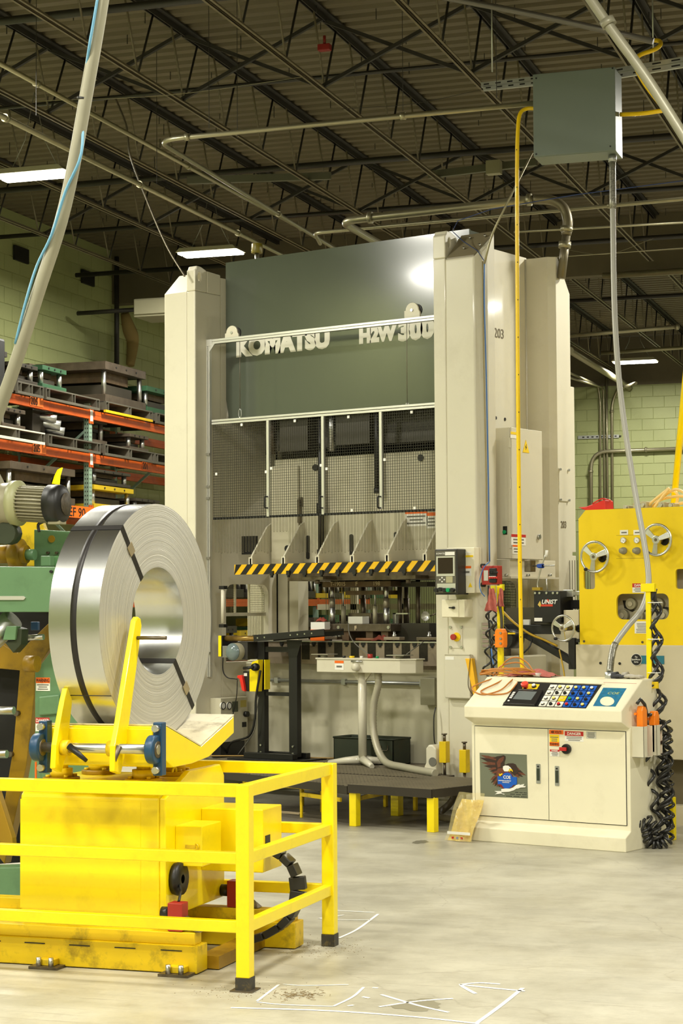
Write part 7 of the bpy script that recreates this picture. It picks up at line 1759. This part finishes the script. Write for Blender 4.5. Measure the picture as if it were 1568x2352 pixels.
sc_ = thing('red_scoop', 'red plastic scoop lying on the left corner of the yellow feeder', 'scoop', (a.x, 12.9, 2.285))
z0 = 2.29
MB().prism([(a.x-.02, z0+.03), (a.x+.06, z0+.0), (b.x, z0-.0), (b.x-.005, z0+.075), (b.x-.02, z0+.08), (b.x-.1, z0+.055), (a.x+.05, z0+.035)], 'y', 12.85, 12.98).build('body', RBK, sc_, bevel=.006)
MB().tube(smooth([(b.x-.11, 12.85, z0+.055), (b.x-.03, 12.845, z0+.088), (b.x+.002, 12.9, z0+.08), (b.x-.02, 12.98, z0+.075)], 5), .005, 6).build('rim', RBK, sc_)
# yellow slanted tube at the right edge
a, b = Bd(1580, 800, Y=15.2), Bd(1545, 1175, Y=15.2)
solo(MB().tube([Bd(1620, 380, Y=15.2), Bd(1590, 700, Y=15.2), b], .026, 14), 'yellow_tube', YEL, 'bright yellow slanted tube at the right edge above the feeder', 'tube', tuple(b), 'B')
# oiler box, beams and arm between press and feeder
YU2 = 12.72
ub = thing('lubricator_box', 'black lubricator box with a red and white name plate left of the feeder', 'box', (F(1255, 1430, YU2).x, YU2, F(1255, 1430, YU2).z))
a, b = F(1226, 1430, YU2), F(1286, 1357, YU2)
MB().box(a.x, b.x, YU2, YU2+.2, a.z, b.z).build('case', BLK, ub, bevel=.004)
for px in (1229, 1239, 1255, 1270, 1280): q = F(px, 1362, YU2); MB().cyl((q.x, YU2-.006, q.z), (q.x, YU2, q.z), .009, 10).build('bolt', STEEL, ub)
a2 = F(1238, 1391, YU2); lettering('UNiST', .045, mat('logo_white', (236, 234, 226), .4), ub, (F(1243, 1387, YU2).x, YU2-.002, F(1243, 1387, YU2).z), bold=.0012, squash=1.05, shear=.25)
b2, b3 = F(1242, 1393, YU2), F(1269, 1388, YU2); MB().box(b2.x, b3.x, YU2-.002, YU2, b2.z, b3.z).build('red_stripe', mat('logo_red', (206, 60, 40), .4), ub)
q = F(1257, 1380, YU2); MB().cyl((q.x, YU2-.002, q.z), (q.x, YU2, q.z), .012, 14).build('red_dot', MATS['logo_red'], ub)
q = F(1240, 1389, YU2); MB().prism([(q.x-.02, q.z), (q.x, q.z-.018), (q.x+.01, q.z), (q.x, q.z+.03)], 'y', YU2-.002, YU2).build('yellow_drop', mat('logo_yellow', (220, 190, 90), .4), ub)
a, b = F(1227, 1427, YU2), F(1245, 1419, YU2); MB().box(a.x, b.x, YU2-.002, YU2, a.z, b.z).build('serial_plate', WHITE, ub)
st = thing('feed_support', 'black support beams with a diagonal strut left of the yellow feeder', 'support', (F(1315, 1530, 12.74).x, 12.74, .9))
a, b = F(1150, 1447, 12.8), F(1330, 1451, 12.8); MB().box(a.x, b.x, 12.78, 12.88, a.z-.03, a.z+.04).build('beam', BLK, st, bevel=.003)
MB().bar(F(1205, 1455, 12.76), F(1316, 1520, 12.76), .06, .05).build('strut', BLK, st, bevel=.003)
a, b = F(1308, 1537, 12.74), F(1322, 1465, 12.74); MB().box(a.x, b.x, 12.72, 12.78, a.z, b.z).build('upright', BLK, st, bevel=.003)
a, b = F(1298, 1468, 12.73), F(1330, 1475, 12.73); MB().box(a.x, b.x, 12.73, 12.8, b.z, a.z).build('top_plate', BLK, st)
a, b = F(1286, 1408, 12.9), F(1330, 1378, 12.9); MB().box(a.x, b.x+.1, 12.88, 13.3, a.z+.03, b.z).build('dark_table', BLK, st)
a, b = F(1286, 1368, 12.88), F(1332, 1358, 12.88); MB().box(a.x, b.x+.1, 12.85, 12.9, a.z, b.z).box(a.x+.06, b.x-.03, 12.82, 12.86, a.z-.01, b.z+.01).build('slide_rail', STEEL, st, bevel=.002)
a, b = F(1296, 1480, 12.76), F(1330, 1401, 12.76); MB().box(a.x, b.x, 12.75, 12.95, a.z+.04, b.z).build('wheel_mount', MATS['feeder_cream'], st, bevel=.004)
a, b = F(1207, 1437, 12.86), F(1262, 1395, 12.86); MB().box(a.x-.2, b.x, 12.9, 13.1, a.z+.01, b.z).build('roller_table', mat('grey_roll_table', (96, 92, 78), .45, .3), st)
a, b = F(1148, 1437, 12.86), F(1215, 1400, 12.86); MB().box(a.x, b.x, 12.95, 13.2, a.z, b.z).build('roll_block', mat('oily_grey_block', (70, 68, 56), .4, .3), st)
a, b = F(1201, 1437, 12.82), F(1215, 1423, 12.82); MB().box(a.x, b.x, 12.82, 12.84, a.z, b.z).build('white_tag', WHITE, st)
q = F(1160, 1468, 12.62); mt = thing('small_motor', 'black rounded motor with a yellow stripe behind the orange pendant', 'motor', (q.x, 12.66, q.z)); MB().cyl((q.x, 12.6, q.z), (q.x, 12.78, q.z), .075, 24).build('body', BLK, mt); q2 = F(1174, 1455, 12.59); MB().box(q2.x-.03, q2.x+.03, 12.588, 12.6, q2.z-.006, q2.z+.006).build('yellow_stripe', YELP, mt)
# cream lower skirt of the press flank below the window, seen behind the beams
MB().box(-7.95, -7.86, 12.95, 13.7, .0, 1.18).build('flank_skirt', BED, press, bevel=.01)
cable('hydraulic_hose', 'yellow brown hose running from the left pole to the support strut', [Q(1152, 1402, 12.6), F(1180, 1430, 12.6), F(1215, 1455, 12.62), F(1250, 1470, 12.66), F(1280, 1484, 12.68)], .009, mat('yellow_brown_hose', (186, 150, 30), .45), 'hose')
cable('hydraulic_hose', 'thin yellow brown hose hanging behind the console', [F(1284, 1492, 12.68), F(1290, 1520, 12.66), F(1296, 1556, 12.6), F(1297, 1600, 12.5)], .006, MATS['yellow_brown_hose'], 'hose')
cable('power_cable', 'thin black cable curving under the support beam', [F(1222, 1468, 12.7), F(1216, 1485, 12.68), F(1205, 1497, 12.65), F(1190, 1512, 12.6)], .006, BLK)
cable('power_cable', 'grey thin cable from the left pole to the black beam', [Q(1155, 1434, 12.5), F(1170, 1450, 12.6), F(1195, 1454, 12.66), F(1215, 1453, 12.72)], .004, GREYP)
sn = thing('sensor_stand', 'steel rod sensor stand with blue clamp over the black lubricator box', 'sensor', (F(1240, 1365, 12.72).x, 12.72, F(1240, 1357, 12.72).z))
MB().tube(smooth([F(1236, 1353, 12.72), F(1234, 1340, 12.72), F(1242, 1305, 12.72), F(1253, 1272, 12.72)], 4), .006, 7).build('rod', STEEL, sn)
MB().tube([F(1220, 1300, 12.72), F(1274, 1299, 12.72)], .0055, 7).build('cross_rod', STEEL, sn)
q = F(1242, 1300, 12.72); MB().cyl((q.x-.02, 12.72, q.z), (q.x+.02, 12.72, q.z), .018, 10).box(q.x-.02, q.x+.02, 12.69, 12.72, q.z-.012, q.z+.012).build('blue_clamp', mat('clamp_blue', (28, 70, 160), .4), sn)
q = F(1216, 1300, 12.72); MB().box(q.x-.025, q.x+.03, 12.68, 12.76, q.z-.045, q.z+.045).build('sensor_head', IRON, sn, bevel=.004)
q = F(1254, 1270, 12.72); MB().cyl((q.x, 12.72, q.z-.03), (q.x+.005, 12.72, q.z+.02), .011, 10).build('white_tip', WHITE, sn)
q = F(1235, 1352, 12.72); MB().box(q.x-.04, q.x+.03, 12.70, 12.74, q.z-.012, q.z+.01).build('foot_clamp', mat('brass', (190, 160, 70), .3, .8), sn)
MB().tube([F(1254, 1330, 12.72), F(1257, 1357, 12.72)], .005, 6).build('side_rod', STEEL, sn)
# grating strip at the far right
grating('steel_platform', 'dark grating step at the right edge behind the hanging coils', [(-5.95, 12.3), (-5.2, 12.3), (-5.2, 12.66), (-5.95, 12.66)], .25, .028, .05, [(-5.9, 12.34, .02), (-5.25, 12.34, .02)])
# ================================================================ overhead box and its conduits
w0 = P(1197, 1530, Y=11.95); bb = chg(w0, 'P', 'B'); YBX = bb.y
def K(px, py, dy=0): return Bd(px, py, Y=YBX+dy)
gx = thing('junction_box', 'large grey green junction box hanging high at the upper right', 'box', tuple(K(1226, 362)), 'B')
BOXM = mat('grey_green_box_paint', (112, 122, 112), .42, var=.03)
a, b = K(1226, 362), K(1412, 150)
dpt = .26
MB().box(a.x, b.x, YBX+.0, YBX+dpt, a.z, b.z-.01).build('case', BOXM, gx, bevel=.003)
MB().box(a.x, b.x+.0, YBX-.012, YBX, a.z+.004, b.z-.014).build('cover', BOXM, gx, bevel=.003)
for px, py in ((1232, 181), (1407, 158), (1232, 355), (1402, 337)): q = K(px, py); MB().cyl((q.x, YBX-.018, q.z), (q.x, YBX-.012, q.z), .006, 8).build('cover_screw', BLK, gx)
# slotted channels that carry the box
for (p0, p1, dy) in (((1105, 196), (1240, 180), .3), ((1110, 204), (1240, 190), .3), ((1400, 165), (1620, 128), .3), ((1400, 178), (1620, 141), .3)):
    a1_, b1_ = K(*p0, dy), K(*p1, dy); ch_ = MB().bar(a1_, b1_, .03, .035).build('slotted_channel', GALV, gx)
    d = (b1_-a1_); nn_ = 5
    mbs = MB()
    for k in range(nn_): mbs.bar(a1_+d*(k+.25)/nn_+Vector((0, -.017, 0)), a1_+d*(k+.7)/nn_+Vector((0, -.017, 0)), .004, .01)
    mbs.build('slot', BLK, ch_)
for px in (1130, 1500): q = K(px, 150, .3); MB().cyl((q.x, q.y, q.z-.05), (q.x, q.y, ZD), .006, 6).build('hanger_rod', GALV, gx)
YH = mat('yellow_hose', (255, 212, 16), .35, var=.04, coat=.2)
pts = [K(1226, 249, .1), K(1208, 250, .1), K(1194, 262, .08), K(1189, 300, .05)]
wtop = chg(Vector(K(1187, 360, 0)), 'B', 'P')
cable('yellow_hose', 'long yellow cable hanging straight from the grey box down behind the console', [K(1230, 249, .1), K(1208, 250, .08), K(1194, 262, .05), K(1189, 300, .02), K(1187, 400, 0), K(1188, 700, 0), K(1190, 1000, 0), K(1193, 1250, 0), K(1197, 1500, 0), K(1201, 1545, 0), K(1203, 1600, -.03)], .0145, YH, 'cable', fr='B', k=10)
mb = MB()
for i in range(15):
    q = K(1187+i*.75, 345+86*i, 0); mb.cyl((q.x, q.y-.0152, q.z-.004), (q.x, q.y-.0142, q.z+.004), .003, 6)
solo(mb, 'print_marks', BLACKP, 'row of small black print dots along the hanging yellow cable', 'marking', tuple(K(1187, 345)), 'B', kind='stuff')
LT = mat('grey_liquid_tight', (172, 170, 160), .35, .1, var=.05)
q0 = K(1406, 372, .1); e = chg(P(1400, 1556, Y=11.52), 'P', 'B')
yy_ = lambda t: (YBX+.1)*(1-t)+e.y*t
path = [(1406, 372), (1407, 480), (1409, 640), (1413, 760), (1422, 880), (1437, 1000), (1458, 1130), (1476, 1230), (1487, 1300), (1488, 1350), (1473, 1400), (1440, 1440), (1413, 1478), (1404, 1510), (1400, 1545)]
pts = [Bd(px, py, Y=yy_(i/(len(path)-1))) for i, (px, py) in enumerate(path)]
fc = thing('flexible_conduit', 'long grey flexible conduit curving from the grey box down to the console top', 'conduit', tuple(pts[-1]), 'B')
MB().tube(smooth(pts, 7), .020, 14).build('tube', LT, fc)
BRD = mat('braided_grip', (150, 148, 136), .4, .7, var=.5, vscale=90)
for a_, b_ in ((0, 1), (12, 14)): 
    seg = smooth(pts, 7)[a_*7:b_*7+1]; MB().tube(seg, .0235, 14).build('braided_grip', BRD, fc)
q = pts[-1]; MB().cyl((q.x, q.y, q.z-.05), (q.x, q.y, q.z+.005), .034, 16).build('gland', GALV, fc); MB().cyl((q0.x, q0.y, q0.z), (q0.x, q0.y, q0.z+.045), .03, 14).build('gland', GALV, fc)
cable('yellow_hose', 'yellow hose bending around the thick slanted pipe at the upper right', [K(1424, 263, .15), K(1470, 261, .1), K(1508, 256, .05), K(1522, 252, .02), K(1512, 235, 0), K(1482, 195, 0), K(1462, 160, 0), K(1457, 140, 0), K(1470, 126, .05), K(1500, 115, .1), K(1515, 105, .15), K(1515, 95, .2), K(1500, 92, .25)], .016, YH, 'hose', fr='B', k=10)
t = pipe('conduit', [Bd(1150, -380, Y=10.4), Bd(1330, -40, Y=10.4), Bd(1405, 70, Y=10.4), Bd(1480, 170, Y=10.4), Bd(1600, 360, Y=10.4), Bd(1750, 620, Y=10.4)], .030, T, 'thick pale pipe slanting down to the right edge at the upper right corner', 'pipe', clamps=[(Bd(1396, 52, Y=10.4), (.3, 0, -.6)), ], rad=.3)
pipe('conduit', [Bd(700, -70, Y=11.6), Bd(1000, -10, Y=11.6), Bd(1250, 38, Y=11.6), Bd(1500, 95, Y=11.6)], .020, mat('dark_grey_pipe', (96, 92, 82), .35, .5), 'dark grey pipe slanting from the top edge to the yellow hose fitting', 'pipe', rad=.3)

a = P(668, 1868, Z=.0); solo(MB().box(a.x-.14, a.x+.1, a.y-.03, a.y+.05, 0, .006), 'cardboard_scrap', mat('pale_cardboard', (196, 176, 140), .8), 'pale cardboard scrap on the dirty floor under the walkway', 'scrap', tuple(a))
a = P(1040, 1865, Z=0); t = thing('foot_pump', 'dark pump housing under the near platform beside the dirty hose', 'pump', (a.x, 12.1, 0))
MB().lathe([(.001, 0), (.1, 0), (.11, .03), (.10, .1), (.05, .13), (.001, .135)], (-7.45, 12.1, 0), 'z', 20).build('housing', mat('pump_dark', (48, 46, 42), .5), t)
MB().box(-7.72, -7.56, 12.1, 12.25, 0, .1).build('motor_block', MATS['pump_dark'], t, bevel=.005)
# ================================================================ pallet racks with dies on the left
XR_ = -10.0
def Rk(px, py, dx=0): return Bd(px, py, X=XR_+dx)
rk = thing('pallet_rack', 'orange and green pallet rack along the left wall loaded with dies', 'rack', (XR_, 19.0, 0), 'B')
BEAMS = [3.92, 3.40, 2.74]
yA_, yB_ = 16.2, 34.0
posts = []
yp = Rk(208, 1050).y
for k in range(-1, 6):
    y = yp+2.75*k
    if y < 34.5: posts.append(y)
for y in posts:
    for dx, nm in ((0, 'upright'), (-.95, 'upright')):
        u = MB().box(XR_+dx-.07, XR_+dx, y-.004, y+.0, 0, 4.0).box(XR_+dx-.004, XR_+dx, y-.04, y+.04, 0, 4.0).box(XR_+dx-.07, XR_+dx-.004, y-.04, y-.036, 0, 4.0).build(nm, RACKG, rk)
        if dx == 0 and 15 < y < 24:
            mb = MB(); z = 2.2
            while z < 3.95:
                mb.box(XR_-.001, XR_+.001, y-.02, y-.01, z-.008, z+.012); mb.box(XR_-.001, XR_+.001, y+.01, y+.02, z-.008, z+.012)
                for q in (-.02, -.05): mb.box(XR_+q-.005, XR_+q+.005, y-.042, y-.0395, z-.008, z+.012)
                z += .05
            mb.build('slot_holes', BLK, u, kind='stuff')
    MB().bar((XR_-.04, y, 2.2), (XR_-.91, y, 3.0), .03, .03).build('frame_brace', RACKG, rk); MB().bar((XR_-.04, y, 3.7), (XR_-.91, y, 3.0), .03, .03).build('frame_brace', RACKG, rk)
for z in BEAMS+[1.68, .8]:
    for i in range(len(posts)-1):
        for dx in (0, -.95):
            bm_ = MB().box(XR_+dx-.04, XR_+dx+.01, posts[i]+.04, posts[i+1]-.04, z-.105, z).box(XR_+dx+.0, XR_+dx+.014, posts[i]+.04, posts[i+1]-.04, z-.05, z-.035).build('load_beam', RACKO, rk)
            if dx == 0:
                for s, yy2 in ((1, posts[i]+.03), (-1, posts[i+1]-.03)): MB().box(XR_, XR_+.012, yy2-.025, yy2+.025, z-.16, z+.05).build('beam_end_plate', RACKO, bm_)
TAGO = mat('faded_orange_tag', (222, 110, 40), .5)
for px, py, s in ((84, 922, '205'), (90, 1030, '205'), (338, 1070, '201')):
    q = Rk(px, py, .012); h = .13
    tg = MB().box(XR_+.014, XR_+.016, q.y-.16, q.y+.16, q.z-.055, q.z+.055).build('bay_tag', TAGO if px < 200 else RACKO, rk)
    lettering(s, .12, BLACKP, tg, (XR_+.018, q.y-.15, q.z-.045), xdir=(0, 1, 0), bold=.001, squash=.95)
q = Rk(190, 1178, .012); tg = MB().box(XR_+.014, XR_+.018, q.y-1.0, q.y+.75, q.z-.065, q.z+.075).build('bay_tag', ORGP, rk)
lettering('EF 90', .15, BLACKP, tg, (XR_+.02, q.y-.38, q.z-.05), xdir=(0, 1, 0), bold=.001, squash=1.3)
for z in BEAMS[:2]:
    q = yp; MB().box(XR_+.012, XR_+.014, q-.035, q+.035, z-.13, z-.0).build('level_tag', WHITE, rk)
# pallets: steel frames with stringers
PALG = mat('grey_steel_pallet', (96, 92, 80), .5, .3, var=.12); PALW = mat('white_steel_pallet', (222, 218, 196), .5, var=.05); PALY = mat('yellow_steel_pallet', (216, 180, 20), .5, var=.08)
def pallet(y0, y1, z, m, label):
    t = thing('steel_pallet', label, 'pallet', (XR_-.4, (y0+y1)/2, z), 'B')
    x0, x1 = XR_-.95, XR_+.08
    MB().box(x1-.03, x1, y0, y1, z+.001, z+.03).build('bottom_rail', m, t)
    MB().box(x1-.03, x1, y0, y1, z+.12, z+.135).build('top_rail', PALG if m is not PALW else m, t)
    n = 3
    for i in range(n):
        y = y0+(y1-y0-.09)*i/(n-1)
        for d in (0, .075): MB().box(x0, x1, y+d, y+d+.012, z+.03, z+.12).build('stringer', PALG, t)
    MB().box(x0, x1-.03, y0, y1, z+.12, z+.135).build('deck', mat('pallet_dark_deck', (52, 48, 40), .6), t)
    return z+.136
def die(y0, y1, z, h, kind, label, depth=.7, x1=None):
    """die set: shoes, posts, blocks"""
    x1 = x1 if x1 is not None else XR_+.02; x0 = x1-depth
    m = {'g': mat('die_green_shoe', (52, 92, 62), .5, .2, var=.15), 's': mat('die_grey_steel', (98, 86, 72), .45, .55, var=.2, vscale=9, dirt=(70, 52, 40), dscale=7, damt=.6), 'y': mat('die_yellow_shoe', (190, 160, 20), .5, var=.12), 'd': mat('die_dark_shoe', (64, 58, 48), .5, .4, var=.2)}[kind]
    t = thing('die_set', label, 'die', ((x0+x1)/2, (y0+y1)/2, z), 'B'); L_ = y1-y0; s = h*.2
    MB().box(x0, x1, y0, y1, z, z+s).build('lower_shoe', m, t, bevel=.004)
    MB().box(x0, x1, y0, y1, z+h-s, z+h).build('upper_shoe', m, t, bevel=.004)
    for yy3 in (y0+.07, y1-.07):
        for xx in (x0+.07, x1-.06): MB().cyl((xx, yy3, z+s), (xx, yy3, z+h-s), .03, 12).build('guide_post', STEEL, t)
    MB().box(x0+.12, x1-.1, y0+L_*.18, y1-L_*.18, z+s, z+h*.48).build('die_block', MATS['die_dark_shoe'] if 'die_dark_shoe' in MATS else mat('die_dark_shoe', (64, 58, 48), .5, .4, var=.2), t, bevel=.003)
    MB().box(x0+.12, x1-.13, y0+L_*.22, y1-L_*.22, z+h*.55, z+h-s).build('punch_block', RUST, t, bevel=.003)
    for k in range(3): y = y0+L_*(.25+.25*k); MB().cyl((x1, y, z+h-s*.5), (x1+.008, y, z+h-s*.5), .012, 8).build('socket_screw', BLK, t)
    return t
def yR(px, z): return Bd(px, 1000, X=XR_+.05).y
# top level
z1, z2, z3 = BEAMS
def PP(pxs, z, m, lab): return pallet(yR(pxs[0], z), yR(pxs[1], z), z, m, lab)
zt1 = PP((-40, 25), z1, PALG, 'grey steel pallet at the left edge on the top beam')
PP((35, 95), z1, PALG, 'grey steel pallet on the top beam behind the slanted conduit')
PP((101, 224), z1, PALG, 'long grey steel pallet in the middle of the top beam')
PP((238, 346), z1, PALY, 'yellow fronted steel pallet under the biggest die')
PP((356, 440), z1, PALG, 'grey steel pallet next to the press column on the top beam')
zt2 = PP((-30, 98), z2, PALW, 'white fronted steel pallet on the second beam')
PP((106, 226), z2, PALG, 'grey steel pallet below the dark empty die space on the second beam')
PP((236, 350), z2, PALG, 'grey steel pallet right of the green upright on the second beam')
PP((352, 430), z2, PALG, 'short grey steel pallet at the press column on the second beam')
die(yR(36, z1), yR(92, z1), zt1, .22, 'd', 'low dark die set with two knobs on the top level behind the conduit')
die(yR(103, z1), yR(158, z1), zt1, .26, 'g', 'small green topped die set on the top level')
die(yR(140, z1), yR(186, z1), zt1, .34, 's', 'grey die set with a round hole on the top level', x1=XR_-.35, depth=.5)
bigd = die(yR(248, z1), yR(340, z1), zt1, .50, 's', 'largest rusty grey die set on the top level over the yellow pallet', depth=1.0)
die(yR(343, z1), yR(420, z1), zt1, .33, 'g', 'green die set next to the press column on the top level')
die(yR(-20, z1), yR(22, z1), zt1, .3, 'd', 'dark die set at the left edge of the top level')
die(yR(12, z2), yR(64, z2), zt2, .22, 's', 'pale grey die set on the white pallet of the second level')
die(yR(228, z2), yR(272, z2), zt2, .34, 's', 'pale block die right of the green upright on the second level', x1=XR_-.1)
die(yR(304, z2), yR(346, z2), zt2, .2, 's', 'small pale die with bolt row on the second level')
die(yR(285, z2), yR(335, z2), zt2, .27, 'd', 'dark die behind the small pale die on the second level', x1=XR_-.45, depth=.4)
die(yR(30, z3), yR(178, z3)-.0, z3+.02, .42, 's', 'large grey die set with bright posts on the third level')
die(yR(222, z3), yR(312, z3), z3+.02, .28, 'y', 'yellow edged die set on the third level right of the green upright')
die(yR(225, z3), yR(305, z3), z3+.31, .18, 'd', 'flat dark die stacked on the yellow edged die set')
die(yR(318, z3), yR(372, z3), z3+.02, .18, 'd', 'low brown die set near the press column on the third level')
# roll fittings on the second level
t = thing('roll_assembly', 'dark assembly with shiny round rolls on the second level', 'fitting', (XR_-.3, yR(140, z2), zt2), 'B')
yc_ = yR(148, z2); MB().box(XR_-.6, XR_-.15, yR(112, z2), yR(140, z2), zt2, zt2+.3).build('dark_block', MATS['die_dark_shoe'], t, bevel=.01)
for k, (dy, z, r) in enumerate(((0, .13, .06), (-.1, .2, .045), (.1, .07, .05))): MB().cyl((XR_-.3, yc_+dy-.15, zt2+z+.05), (XR_+.0, yc_+dy, zt2+z), r, 16).build('roll', STEEL, t)
# yellow horn on the die at the third level
q0_ = Bd(128, 1112, X=XR_+.1); t = solo(MB().prism([(q0_.y-.06, q0_.z), (q0_.y+.1, q0_.z), (q0_.y+.12, q0_.z+.1), (q0_.y+.18, q0_.z+.2), (q0_.y+.08, q0_.z+.17), (q0_.y+.0, q0_.z+.09)], 'x', XR_+.08, XR_+.1), 'yellow_horn', YEL, 'curved yellow horn shaped piece before the large die on the third level', 'part', tuple(q0_), 'B')
# goods further down the racks seen through the press windows
rnd = random.Random(12); n_ = 0
TONE = ['grey steel', 'rusty brown', 'dark oily', 'green shoed', 'yellow shoed']
for z in (.8, 1.68):
    y = 24.0
    while y < 33.0:
        L_ = rnd.uniform(.5, .9); kd = rnd.choice('sddgyd')
        d_ = die(y, y+L_, z+.02, rnd.uniform(.35, .62), kd, {'s': 'grey', 'd': 'dark', 'g': 'green', 'y': 'yellow'}[kd]+' die set on the far low rack levels, glimpsed only through the press openings'); d_['group'] = {'s': 'grey', 'd': 'dark', 'g': 'green', 'y': 'yellow'}[kd]+' dies on the low rack levels behind the press'
        y += L_+rnd.uniform(.05, .2); n_ += 1
# the machine visible at the far left edge beside the conduit
q = Bd(3, 840, X=XR_+.1)
solo(MB().box(XR_-.1, XR_+.1, q.y-.12, q.y+.1, q.z-.35, q.z+.3), 'dark_column_part', BLK, 'dark upright fitting at the far left edge above the rack', 'fitting', (XR_, q.y, q.z-.35), 'B', bevel=.03)
